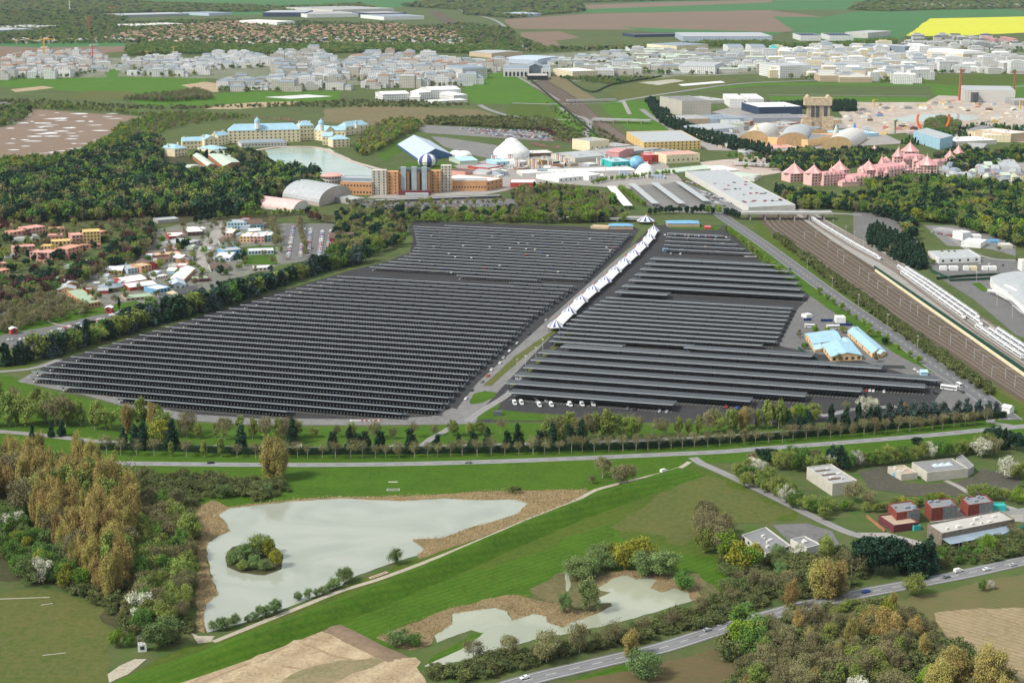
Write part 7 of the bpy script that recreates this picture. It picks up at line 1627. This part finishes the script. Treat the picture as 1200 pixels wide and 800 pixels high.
# ------------------------------------------------------------------ bridges
def bridge(label, A_, B_, width, z, piers, py=None, th=1.6, m='concrete'):
    a, b_ = G(*A_), G(*B_); d = b_-a; L = d.length; e = empty('road_bridge', a, math.atan2(d.y, d.x)); b = MB(); b.box(0, -width/2, z-th, L, width/2, z); b.build('deck', M_(m), e)
    for s in (-1, 1): b = MB(); b.box(0, s*(width/2)-.15, z+.01, L, s*(width/2)+.15, z+1.1); b.build('parapet', M_('paleroof'), e)
    for i in range(piers):
        x = L*(i+.6)/(piers+.2); b = MB()
        for y in (-width*.35, width*.35): b.box(-.7, y-.7, -.2, .7, y+.7, z-th-.01)
        b.build('pier', M_('concrete'), e, (x, 0, 0))
    tag(e, label, 'bridge'); return e
bridge('long grey road bridge over the railway beside the parking deck', (868,257), (975,257), 16, 8.5, 6)
bridge('pale road bridge above the trees by the white tent', (640,259), (760,259), 12, 4, 5)
bridge('nearer of two bridges over the sunken railway', (694,143), (762,145), 13, 6, 4)
bridge('farther of two bridges over the sunken railway', (664,121), (722,120), 12, 6, 3)
bridge('pale slab bridge in the far rail cutting', (520,33), (552,34), 14, 5, 2)
bridge('concrete overpass at the left edge above the flooded field', (-10,126), (10,124), 14, 6, 2)
bld('retaining_wall', 'long cream retaining wall with green fence along the train depot', (1025,318), (1215,452), .25, 2.6, wall='cream', top='cream', cat='wall', parts=False)
bld('green_fence', 'dark green fence above the cream retaining wall', (1024,315), (1216,447.5), .15, 4, wall='darkgrey', top='darkgrey', cat='fence', parts=False, face=flat('fence_green', (.02,.07,.045), .6, .3))
bld('green_fence', 'dark green fence round the asphalt yard at the right', (1090,318), (1113,328), .15, 3, cat='fence', parts=False, face=MATS['fence_green'])
bld('green_fence', 'dark green fence below the asphalt yard at the right', (1113,330), (1200,326), .15, 3, cat='fence', parts=False, face=MATS['fence_green'])
bld('green_fence', 'dark green fence along the bays below the service building', (935,409), (976,434), .15, 3, cat='fence', parts=False, face=MATS['fence_green'])
# ------------------------------------------------------------------ tracks, trains, masts
RAILM = flat('worn_rail', (.30,.26,.23), .5, .5, .2, .5)
TB = land('track_bed', [((0.13,0.095,0.075),(0.17,0.125,0.10)), ((0,0,0),(0.10,0.08,0.06)), ((0,0,0),(0.19,0.15,0.12))], (0.01,0.05,0.3))
def track(A, B, t, z=13):
    q = [((1-t)*a[0]+t*b[0], (1-t)*a[1]+t*b[1]) for a, b in zip(A, B)]; strip('railway_track', q, 2.7, TB, z)
    P = smooth_line(world_poly(q), 12)
    for s in (-.75, .75):
        R_ = [];
        for i, p in enumerate(P):
            d = (P[min(i+1, len(P)-1)]-P[max(i-1, 0)]).normalized(); R_.append(p+Vector((-d.y, d.x, 0))*s)
        b = MB()
        for p in R_:
            b.v += [(p.x-.09, p.y, .30), (p.x+.09, p.y, .30)]
        for i in range(len(R_)-1): b.f.append((2*i, 2*i+1, 2*i+3, 2*i+2)); b.mi.append(0)
        o = b.build('railway_rail', RAILM); o['kind'] = 'structure'
LEFT_E = [(893,256),(905,270),(960,308),(1010,342),(1060,378),(1120,416),(1165,446),(1215,478)]
RIGHT_E = [(935,254),(945,262),(985,291),(1027,320),(1080,356),(1140,396),(1180,424),(1215,449)]
for t in (.08, .22, .36, .5, .64, .8, .93): track(LEFT_E, RIGHT_E, t)
DL = [(938,250),(960,266),(1000,291),(1041,313),(1080,342),(1135,383),(1170,408),(1215,438)]
DR = [(948,248),(972,262),(1012,283),(1050,306),(1090,329),(1145,366),(1185,392),(1215,412)]
for t in (.0, .2, .45, .7, .9): track(DL, DR, t, 16)
def far_track(A, n):
    for t in np.linspace(.15, .85, n): track(A[0], A[1], t, 9)
far_track(([(619,98),(655,122),(705,150),(740,176)],[(638,95),(682,120),(705,140),(758,176)]), 5)
TW_ = flat('train_white', (.66,.67,.68), .4, .5, .06); TD = flat('train_glass', (.03,.035,.045), .2, .6, .1); TBL = flat('train_teal', (.03,.16,.20), .4, .5)
def carriage_mesh(nose=False):
    b = MB(); L, W, H = 18.2, 2.9, 4.2
    prof = [(-W/2, .6), (W/2, .6), (W/2, 3.2), (W/2-.45, H), (-W/2+.45, H), (-W/2, 3.2)]
    def sec(x, s=1, dz=0): return [(x, y*s, .6+(z-.6)*(s if dz == 0 else dz)) for y, z in prof]
    st = [sec(0), sec(L)] if not nose else [sec(0), sec(L-4), sec(L-1.6, .9, .72), sec(L, .6, .35)]
    vs = [p for s_ in st for p in s_]; n = 6
    b.add(vs, [(k*n+i, k*n+(i+1) % n, (k+1)*n+(i+1) % n, (k+1)*n+i) for k in range(len(st)-1) for i in range(n)]+[tuple(range(n-1, -1, -1)), tuple(range(len(vs)-n, len(vs)))])
    for s in (-1, 1): b.box(1, s*(W/2)-.03, 2.0, L-(5 if nose else 1), s*(W/2)+.03, 2.9, 1)
    for x in (3, 8, 13): b.box(x, -.8, H, x+2.6, .8, H+.4, 2)
    if nose: b.box(L-3.6, -1.1, 2.9, L-2.0, 1.1, 3.65, 1)
    return b.mesh('carriage', [TW_, TD, M_('grey'), TBL])
CM, CN = carriage_mesh(), carriage_mesh(True)
def train(label, pts_px, cars, nose_end=True, nose_start=True):
    P = smooth_line(world_poly(pts_px), 3); e = empty('train', P[0]); acc = [0]
    for a, b in zip(P, P[1:]): acc.append(acc[-1]+(b-a).length)
    def at(s):
        for i in range(1, len(P)):
            if acc[i] >= s: t = (s-acc[i-1])/(acc[i]-acc[i-1]+1e-6); return P[i-1].lerp(P[i], t)
        return P[-1]
    L = acc[-1]; n = int(L/18.9)
    for i in range(n):
        a, b = at(i*18.9), at(i*18.9+18.2); d = b-a; last = i == n-1 and nose_end; first = i == 0 and nose_start
        m = CN if (last or first) else CM
        if first: o = link('power_car', m, e, b-P[0]+Vector((0, 0, .3)), math.atan2(-d.y, -d.x))
        else: o = link('power_car' if last else 'carriage', m, e, a-P[0]+Vector((0, 0, .3)), math.atan2(d.y, d.x))
    tag(e, label, 'train', 'white trains on the depot tracks')
def lerp_line(t, x0, x1):
    A = [((1-t)*a[0]+t*b[0], (1-t)*a[1]+t*b[1]) for a, b in zip(DL, DR)]; out = []
    for p, q in zip(A, A[1:]):
        for k in range(6):
            s = k/6; x = p[0]+(q[0]-p[0])*s
            if x0 <= x <= x1: out.append((x, p[1]+(q[1]-p[1])*s))
    return out
train('long white train leaving the road bridge along the upper depot track', lerp_line(.2, 950, 1042), 10)
train('white train on the left of three depot tracks, nose to the right', lerp_line(.2, 1050, 1138), 10)
train('white train on the middle of three depot tracks', lerp_line(.45, 1048, 1153), 10)
train('white train on the right of three depot tracks', lerp_line(.70, 1056, 1160), 10)
train('white train running off the right edge, nearest the cream wall', lerp_line(.2, 1142, 1214), 10, False)
train('white train at the right edge, second from the cream wall', lerp_line(.45, 1158, 1214), 10, False)
train('white train at the right edge, third from the cream wall', lerp_line(.70, 1166, 1214), 10, False)
def mast(x, y, h, label, name='catenary_mast', arm=6):
    e = empty(name, G(x, y), rnd.uniform(-.3, .3)-.7); b = MB(); b.box(-.2, -.2, 0, .2, .2, h); b.build('pole', M_('grey'), e)
    b = MB(); b.box(.2, -.1, h-1, arm, .1, h-.75); b.build('arm', M_('grey'), e); tag(e, label, 'mast', 'overhead line masts over the railway')
for i in range(22):
    t = i/21; x = 930+t*260; yb = 272+t*190
    mast(x+rnd.uniform(-4, 4), yb+rnd.uniform(-6, 6)-6, 9, 'grey overhead line mast between the railway tracks')
def lamp(x, y, h=10):
    e = empty('street_lamp', G(x, y), rnd.uniform(0, 3)); b = MB(); b.tube((0,0,0), (0,0,h), .14, .09, 5); b.build('pole', M_('offwhite'), e); b = MB(); b.box(-1.2, -.25, h, 1.2, .25, h+.3); b.build('lamp_head', M_('offwhite'), e)
    tag(e, 'tall pale street lamp beside the ring road', 'street lamp', 'street lamps of the ring road and depot yard')
for x, y in [(976,268),(991,276),(1012,288),(1001,283),(1024,299),(946,315),(975,338),(1006,358),(1040,382),(1075,408),(1160,344),(1168,358),(1144,330),(1186,372),(616,432),(636,412),(656,394),(606,436),(628,422)]: lamp(x, y)

# ------------------------------------------------------------------ vehicles
PAINT = {'white':(.75,.75,.75),'silver':(.42,.43,.44),'grey':(.16,.17,.18),'black':(.02,.02,.022),'red':(.45,.03,.02),'blue':(.03,.10,.42)}
def pm_(c): return flat('car_paint_'+c, PAINT[c], .3, .5, .02)
TYRE = flat('tyre', (.02,.02,.02), .8, .2)
CARM = {}
def car_bodies(col, van=False):
    k = (col, van)
    if k in CARM: return CARM[k]
    L, W = (5.4, 2.0) if van else (4.4, 1.8); b = MB()
    pr_ = [(0,.35),(0,.85),(.25,1.0),(1.2,1.05),(1.9,1.95),(5.3,2.1),(5.4,1.0),(5.4,.35)] if van else [(0,.32),(0,.72),(.2,.82),(1.15,.92),(1.75,1.42),(3.3,1.45),(4.0,1.0),(4.38,.92),(4.4,.32)]
    n = len(pr_); vs = [(x-L/2, -W/2*(.88 if z > 1.1 else 1), z) for x, z in pr_]+[(x-L/2, W/2*(.88 if z > 1.1 else 1), z) for x, z in pr_]
    fs = [(i, (i+1) % n, n+(i+1) % n, n+i) for i in range(n)]; b.add(vs, fs, 0); b.add(vs[:n], [tuple(range(n-1, -1, -1))], 0); b.add(vs[n:], [tuple(range(n))], 0)
    g = MB(); wsx = 1.2 if van else 1.18; wtx = 1.88 if van else 1.72; zt = 1.9 if van else 1.38
    g.add([(wsx-L/2,-W*.42,1.10),(wsx-L/2,W*.42,1.10),(wtx-L/2,W*.40,zt),(wtx-L/2,-W*.40,zt)], [(0,1,2,3)])
    g.v = [(x-.03, y, z+.04) for x, y, z in g.v]
    for s in (-1, 1):
        x1 = 2.6 if van else 3.75; y = s*(W/2*(.94)+.0)
        g.add([(1.45-L/2,s*(W/2*.955),1.05),(x1-L/2,s*(W/2*.955),1.05),((x1-.5)-L/2,s*(W/2*.885),zt-.03),(1.85-L/2,s*(W/2*.885),zt-.03)], [(0,1,2,3)])
    if not van: g.add([(4.05-L/2,-.7,.98),(4.05-L/2,.7,.98),(3.42-L/2,.65,1.42),(3.42-L/2,-.65,1.42)], [(0,1,2,3)])
    wl2 = MB(); wl2.tube((0,-.11,0), (0,.11,0), .33, .33, 10)
    CARM[k] = (b.mesh('body', pm_(col)), g.mesh('windows', GL), wl2.mesh('wheel', TYRE), b, g, L, W); return CARM[k]
FARCAR = {}; CARS = []
def car(x, y, col, label, heading=None, van=False, near=False, p=None, z=0, group=None, ang=0.0):
    bm_, gm, wm, b, g, L, W = car_bodies(col, van); q = p if p is not None else G(x, y)
    q = Vector((q.x, q.y, z))
    if near:
        e = empty('van' if van else 'car', q, ang); link('body', bm_, e); link('windows', gm, e)
        for wx in (.85, L-.85):
            for s in (-1, 1): link('wheel', wm, e, (wx-L/2, s*(W/2-.08), .33))
    else:
        k = (col, van)
        if k not in FARCAR:
            c = MB(); c.add(b.v, b.f, 0); c.add(g.v, g.f, 1); c.box(-L/2+.5, -W/2+.02, .02, -L/2+1.2, W/2-.02, .4, 2); c.box(L/2-1.2, -W/2+.02, .02, L/2-.5, W/2-.02, .4, 2)
            FARCAR[k] = c.mesh('van' if van else 'car', [pm_(col), GL, TYRE])
        e = link('van' if van else 'car', FARCAR[k], None, q, ang)
    tag(e, label, 'van' if van else 'car', group); CARS.append((e, col, van, near)); return e
def head(A_, B_): a, b = G(*A_), G(*B_); return math.atan2(b.y-a.y, b.x-a.x)
for x, y, c_, lb, vn in [(615,795,'white','white car on the main road at the bottom edge',0),(829,739,'silver','silver car on the main road below the small pond',0),(1015,694,'blue','bright blue car on the main road',0),(1109,677,'grey','dark grey car on the main road',0),(1123,670,'white','white van on the main road',1),(1156,668,'white','white car following the white van',0),(1187,663,'silver','silver car near the right edge of the main road',0)]:
    car(x, y, c_, lb, van=bool(vn), near=True, z=.16, ang=head((x-30,y+7.5),(x+30,y-7.5))+(math.pi if x > 620 else 0))
car(778,553,'white','white van on the dirt track near the road junction', van=True, near=True, z=.17, ang=head((770,556),(790,550))+math.pi)
car(549,543,'grey','grey car on the road below the hedge', near=True, z=.16, ang=0); car(247,543,'black','dark car on the road at the left of the tall golden tree', near=True, z=.16, ang=0)
car(255,524,'white','white van in the parking lane behind the hedge', van=True, near=True, z=.16, ang=.1); car(349,524,'white','white van half hidden behind the left conifers', van=True, near=True, z=.16, ang=.1); car(460,524.5,'white','white car in the lane between two conifers', near=True, z=.16); car(466,524.5,'white','second white car in the lane between two conifers', near=True, z=.16)
for x, y, c_ in [(546,468,'white'),(553,458,'black'),(565,448,'grey'),(572,441,'red'),(576,434,'white'),(586,426,'white'),(590,420,'silver'),(597,412,'white'),(606,403,'silver'),(620,392,'black'),(640,376,'silver')]:
    car(x, y, c_, f'{c_} car driving down the access road beside the left solar roofs', near=True, z=.14, ang=head((x,y),(x+12,y-11)), group='cars on the access road')
for i, x in enumerate([603,611,632,646,668,682,695]): car(x, 474-.3*i+(1 if i > 1 else 0)*3, 'white', 'white camper van parked at the front corner of the right solar roofs', van=True, near=True, z=.14, ang=1.75, group='white campers at the front corner').scale = (1.25, 1.15, 1.35)
for i, x in enumerate([628,640]): car(x, 468+i*3, 'silver', 'silver car parked behind the white campers', near=True, z=.14, ang=1.9, group='cars behind the campers')
def bus(x, y, ang, label, L=11, h=3.1, col='white'):
    e = empty('coach', (G(x, y).x, G(x, y).y, .15), ang); b = MB(); W = 2.5
    b.add([(x_, y_, z_) for x_ in (-L/2, L/2) for y_, z_ in ((-W/2,.4),(W/2,.4),(W/2,h-.3),(W/2-.25,h),(-W/2+.25,h),(-W/2,h-.3))], [(i,(i+1)%6,6+(i+1)%6,6+i) for i in range(6)]+[(5,4,3,2,1,0),(6,7,8,9,10,11)]); b.build('body', pm_(col), e)
    b = MB()
    for s in (-1, 1): b.box(-L/2+.4, s*W/2-.03, 1.5, L/2-.4, s*W/2+.03, 2.5)
    b.box(L/2-.03, -1.1, 1.3, L/2+.03, 1.1, 2.6); b.build('windows', GL, e)
    for wx in (-L*.3, L*.32):
        for s in (-1, 1): w_ = MB(); w_.tube((0,-.15,0), (0,.15,0), .48, .48, 10); w_.build('wheel', TYRE, e, (wx, s*(W/2-.1), .45))
    tag(e, label, 'coach')
bus(1112,457,head((1105,457),(1120,459)),'white coach at the right corner of the car park', 12, 3.6); bus(1124,453,head((1120,451),(1128,456)),'small white camper beside the white coach', 7, 2.8)
bus(1084,409,head((1078,403),(1090,412)),'long white bus at the stop beside the ring road', 17, 3.2); bus(949,384,-.2,'white coach in the yard above the light blue roofs', 9, 3); bus(976,386,.1,'white truck in the yard between small trees', 11, 4)
for x, y, c_, lb in [(1137,449,'black','black car on the ring road near the coaches'),(1096,461,'black','black car parked by the last solar roof'),(1128,460,'black','black van beside the white coach'),(926,316,'black','black van on the ring road above the solar roofs'),(990,428,'white','white car in front of the service building'),(1072,434,'white','white car left of the small blue tent'),(1076,437,'white','white van left of the small blue tent')]:
    car(x, y, c_, lb, near=True, z=.2, ang=head((x,y),(x+12,y+9)))
cols = ['white','silver','grey','black','white','silver','red','blue','white']
cr = random.Random(3)
def carrows(lines, gap, group, where, z=.14, jit=.15, fillp=.9, turn=math.pi/2):
    for A_, B_ in lines:
        a, b = G(*A_), G(*B_); L = (b-a).length; an = math.atan2(b.y-a.y, b.x-a.x)
        for s in np.arange(0, L, gap):
            if cr.random() > fillp: continue
            c_ = cr.choice(cols); car(0, 0, c_, f'{c_} car parked {where}', p=a.lerp(b, s/L), z=z, ang=an+turn+cr.uniform(-.05, .05)+(math.pi if cr.random() < .5 else 0), group=group)
carrows([((60,396),(120,374)),((54,391),(100,378)),((100,384),(128,373)),((84,393),(118,383)),((5,399),(30,398)),((138,372),(156,366)),((242,344),(262,340)),((128,371),(150,362))], 3.1, 'cars in the lawn-side car park', 'in the car park below the western town lawn', fillp=.85)
carrows([((337,304),(344,266)),((352,302),(356,268)),((361,300),(364,268)),((374,300),(378,270)),((383,296),(388,270))], 2.9, 'cars in the hotel car park', 'in the two-row car park left of the motel')
carrows([((432,240),(600,237)),((440,243),(600,241))], 4.2, 'cars in front of the tower hotel', 'in the long row in front of the tower hotel', fillp=.55)
# the crowded overflow car park is past counting: one object
ocb = MB(); omats = [pm_(c) for c in PAINT]+[GL]
for A_, B_ in [((640,154),(540,151)),((642,157),(545,153.5)),((645,160),(550,156)),((648,163),(575,159)),((645,155.5),(560,152.3)),((647,161.6),(580,158))]:
    a, b = G(*A_), G(*B_); L = (b-a).length; d = (b-a).normalized(); nn = Vector((-d.y, d.x, 0))
    for s in np.arange(0, L, 3.3):
        if cr.random() < .12: continue
        _, _, _, bb, gg, LL, WW = car_bodies('white'); ci = list(PAINT).index(cr.choice(cols)); o_ = a+d*s
        def tf(v): q = o_+nn*v[0]*1.1+d*v[1]*1.1; return (q.x, q.y, .1+v[2])
        ocb.add([tf(v) for v in bb.v], bb.f, ci); ocb.add([tf(v) for v in gg.v], gg.f, len(PAINT))
tag(ocb.build('parked_cars', omats), 'hundreds of cars in the crowded overflow car park', None, None, 'stuff')
carrows([((822,228),(862,240)),((815,222),(855,236)),((800,212),(822,218)),((828,232),(850,243))], 3.4, 'cars beside the parking deck', 'between the bus canopies and the parking deck', fillp=.6)
carrows([((1093,273),(1120,278)),((1148,310),(1190,312))], 4.5, 'vehicles in the service yard', 'in the service yard at the right', fillp=.6)
# roof of the parking deck
f0 = G(877,250); ex0 = G(932,247)-f0; ey0 = G(803,207)-f0; hz_ = HM(250, 7)-.58
for i in range(34):
    q = f0+ex0*cr.uniform(.1, .9)+ey0*cr.choice([.12,.14,.3,.32,.45,.55,.62]); c_ = cr.choice(['black','grey','silver','white','red']); car(0, 0, c_, f'{c_} car on the roof of the parking deck', p=q, z=hz_, ang=math.atan2(ex0.y, ex0.x)+cr.choice([0, math.pi]), group='cars on the roof of the parking deck')
# cars under the solar roofs, where the photograph shows them
def lotcars(nm, gidx, n, p_):
    rs = [q for q in ROWS if q[1] == nm]; ang = math.atan2(U.y, U.x)+math.pi/2
    for i in range(n):
        q = cr.choice(rs[gidx[0]:gidx[1]]); s = cr.uniform(q[4][0]+4, q[4][1]-4); pos = Vector((0, 800, 0))+U*(round(s/2.5)*2.5)+NV*(q[3]+p_); c_ = cr.choice(cols)
        car(0, 0, c_, f'{c_} car parked {nm.replace("in the", "among the rows of the")}', p=pos, z=.14, ang=ang+cr.uniform(-.05, .05), group='cars '+nm)
lotcars('in the upper left field of solar roofs', (2, 99), 46, -6.5)
lotcars('in the front right field of solar roofs', (0, 99), 44, -8.8)
lotcars('in the small top right field of solar roofs', (0, 99), 18, -7)
for i in range(20):
    t = i/19; car(779+t*76, 276+t*3, cr.choice(cols), 'car in the tight row behind the top right solar roofs', z=.14, ang=1.6, group='cars behind the top right solar roofs')
# past 300 cars the smallest become one object
small = sorted([c for c in CARS if not c[2]], key=lambda c: PX(c[0].location)[1])
cut = [c for c in small if not c[3]][:max(0, len(small)-292)]
sc_ = MB(); sm = [pm_(c) for c in PAINT]+[GL]
for e, c_, v_, _ in cut:
    _, _, _, bb, gg, LL, WW = car_bodies(c_); an = e.rotation_euler[2]; ca, sa = math.cos(an), math.sin(an); lo = e.location.copy()
    def tf(q): return (lo.x+ca*q[0]-sa*q[1], lo.y+sa*q[0]+ca*q[1], lo.z+q[2])
    sc_.add([tf(q) for q in bb.v], bb.f, list(PAINT).index(c_)); sc_.add([tf(q) for q in gg.v], gg.f, len(PAINT))
    LABELLED.remove(e); bpy.data.objects.remove(e)
tag(sc_.build('distant_cars', sm), 'the smallest parked cars of the far car parks', None, None, 'stuff')
# red and white barrier blocks at the front of the left field
for i in range(14):
    p = G(412+i*2.6, 493.2); b = MB(); b.add([(-1.2,-.35,0),(1.2,-.35,0),(1.2,.35,0),(-1.2,.35,0),(-1.1,-.15,.9),(1.1,-.15,.9),(1.1,.15,.9),(-1.1,.15,.9)], [(0,1,5,4),(1,2,6,5),(2,3,7,6),(3,0,4,7),(4,5,6,7)])
    c_ = 'red' if i > 4 and i % 2 else 'white'; tag(b.build('barrier_block', M_(c_), None, Vector((p.x, p.y, .1))), f'{c_} traffic barrier block at the front edge of the left solar roofs', 'barrier', 'barrier blocks in front of the left solar roofs')
# ------------------------------------------------------------------ cranes, pylon, site clutter
def crane(x, y, hp, col, label, jib=26, turn=0.2):
    e = empty('tower_crane', G(x, y), turn); H = HM(y, hp); m = flat('crane_'+col, {'yellow':(.75,.45,.06),'red':(.55,.07,.05),'rust':(.42,.13,.08)}[col], .5, .4); w_ = max(1.0, H*.03)
    b = MB(); b.box(-w_, -w_, 0, w_, w_, H); b.build('mast', m, e); b = MB(); b.box(-jib*.4, -w_*.5, H, jib, w_*.5, H+w_*1.3); b.build('jib', m if turn < 1 else M_('white'), e)
    b = MB(); b.box(-jib*.4, -w_, H-1.8*w_, -jib*.25, w_, H); b.build('counterweight', M_('offwhite'), e); b = MB(); b.box(-w_*.3, -w_*.3, H+w_*1.3, w_*.3, w_*.3, H+4*w_); b.build('apex', m, e)
    tag(e, label, 'crane')
for a in [(53,76,28,'yellow','tallest yellow crane over the white blocks at the upper left',30,.3),(19,77,14,'yellow','short yellow crane at the left edge of the town',24,1.2),(70,72,12,'yellow','yellow crane behind the white blocks',24,1.2),(109,72,18,'red','red crane at the end of the left white blocks',26,1.2),(173,71,10,'yellow','small yellow crane left of the villas',14,.6),(204,70,14,'yellow','yellow crane over the white villas',12,.4),(104,36,14,'red','red crane in front of the sheds at the top left',18,.1),(131,22,13,'red','red crane by the far field at the top left',26,.1),
  (1124,118,34,'rust','tall rust-red crane mast over the construction site',10,.2),(1188,108,22,'rust','rust-red crane with wide jib at the right edge',30,.1),(1024,125,7,'yellow','small yellow crane on the construction site',14,.8),(1195,130,10,'yellow','yellow machine mast at the right of the construction site',8,.6)]: crane(*a)
b = MB(); b.lathe([(3.2,0),(2.2,30),(1.8,58)], 8); tag(b.build('white_mast', M_('white'), None, G(82,15)), 'thin white mast in front of the far woods', 'mast')
for i in range(230):
    t = cr.random(); x = 992+t*214; y = 118+cr.random()*40
    if 1040 < x < 1150 and 131 < y < 146: continue
    if y < 124 and x < 1085: continue
    c_ = cr.choice(['white','white','offwhite','grey','grey','rose','lilac','tan','midgrey','yellow','blue','brown']); s = cr.uniform(2.5, 8)
    b = MB()
    if cr.random() < .6: b.box(-s, -s*.5, 0, s, s*.5, cr.uniform(2.4, 5)); b.box(-s*.5, -s*.3, 5.0, s*.5, s*.3, 5.6)
    else: b.lathe([(s,0),(s*.7,s*.22),(s*.3,s*.38),(.1,s*.42)], 9); c_ = cr.choice(['sand','tan','beige'])
    box = len(b.v) == 16
    tag(b.build('site_cabin' if box else 'earth_heap', M_(c_), None, G(x, y), cr.uniform(-.4, .4)), f'{dict(offwhite="off-white",lilac="pale blue",rose="red").get(c_, c_)} {"site cabin" if box else "earth heap"} on the construction ground', 'site cabin' if box else 'earth heap', 'cabins and heaps on the construction ground')
for x, y, lb in [(459,577,'upper'),(460,574,'upper')][:1]:
    bld('jetty', 'small grey jetty platform on the meadow above the big pond', (453,575), (468,575), 2.2, .6, wall='concrete', top='grey', cat='jetty', parts=False)
bld('stone_slab', 'thin pale slab above the jetty on the meadow', (455,565), (466,565), .6, .5, wall='offwhite', top='offwhite', cat='slab', parts=False)
bld('stone_slab', 'pale concrete slab on the dike track beside the willows', (435,678), (455,671), 1.6, .8, wall='palepink', top='beige', cat='slab', parts=False)
for i, (x0, y0, x1, y1) in enumerate([(50,768,77,765),(0,702,58,700),(48,709,62,707)]):
    bld('debris_row', ['short white row of rubble on the left meadow','long pale row of planks at the left edge','small heap of white rubble near the wood'][i], (x0,y0), (x1,y1), .5, .5, wall='beige', top='beige', cat='rubble', parts=False)

# ------------------------------------------------------------------ labels: tell look-alikes apart by their place
ONES = ['','first','second','third','fourth','fifth','sixth','seventh','eighth','ninth','tenth','eleventh','twelfth','thirteenth','fourteenth','fifteenth','sixteenth','seventeenth','eighteenth','nineteenth']
CARD = ['','','twenty','thirty','forty','fifty','sixty','seventy','eighty','ninety']; TENS = ['','','twentieth','thirtieth','fortieth','fiftieth','sixtieth','seventieth','eightieth','ninetieth']
def ordw(n): return ONES[n] if n < 20 else (TENS[n//10] if n % 10 == 0 else CARD[n//10]+'-'+ONES[n % 10])
for q in ROWS:
    i = q[0]['_k']; nm = q[1]; n = len(byf[nm]); del q[0]['_k']
    q[0]['label'] = f'{"nearest" if i == 0 else ("farthest" if i == n-1 else ordw(i+1)+" nearest")} long panelled roof {nm}'
BAND = ['nearest row', 'second row back', 'third row back', 'fourth row back', 'fifth row back', 'sixth row back', 'seventh row back', 'eighth row back', 'ninth row back']
by = {}
for o in LABELLED: by.setdefault(o['label'], []).append(o)
bpy.context.view_layer.update()
def short(t):
    for w in (' standing', ' small', ' the', ' of', ' in', ' and', ' row', ' back'):
        while len(t.split()) > 16 and w+' ' in t.rsplit(',', 1)[0]: h_, q_ = t.rsplit(',', 1); t = h_.replace(w+' ', ' ', 1)+','+q_
    return t
for o in LABELLED: o['label'] = short(o['label']+',')[:-1] if len(o['label'].split()) > 16 else o['label']
for lb, os_ in by.items():
    if len(os_) < 2 or os_[0].get('kind') == 'stuff': continue
    xy = {o.name: PX(o.matrix_world.translation) for o in os_}
    if max(p[1] for p in xy.values()) < 62:
        for o in os_:
            if not o.get('group'): o['group'] = lb
        continue
    nb = max(1, min(9, math.ceil(len(os_)/30))); os_.sort(key=lambda o: -xy[o.name][1]); m = math.ceil(len(os_)/nb)
    for bi in range(nb):
        part = os_[bi*m:(bi+1)*m]; part.sort(key=lambda o: xy[o.name][0])
        for i, o in enumerate(part):
            w_ = 'leftmost' if i == 0 else ('rightmost' if i == len(part)-1 else ordw(i+1)+' from left')
            o['label'] = short(f'{lb}, {w_}' + (f' in {BAND[bi]}' if nb > 1 else ''))
# ------------------------------------------------------------------ haze
hz = bpy.data.materials.new('haze'); hz.use_nodes = True
hn = hz.node_tree.nodes; hl = hz.node_tree.links
hn.remove(hn['Principled BSDF'])
pv = hn.new('ShaderNodeVolumePrincipled'); pv.inputs['Density'].default_value = 0.000016
pv.inputs['Color'].default_value = (0.80, 0.90, 1.0, 1); pv.inputs['Anisotropy'].default_value = 0.2
hl.new(pv.outputs[0], hn['Material Output'].inputs['Volume'])
hb = MB(); hb.box(-27000, -4000, -1.5, 27000, 39000, 345)
o = hb.build('haze', hz); o['kind'] = 'stuff'; o['label'] = 'pale blue haze that fades the far town and fields'
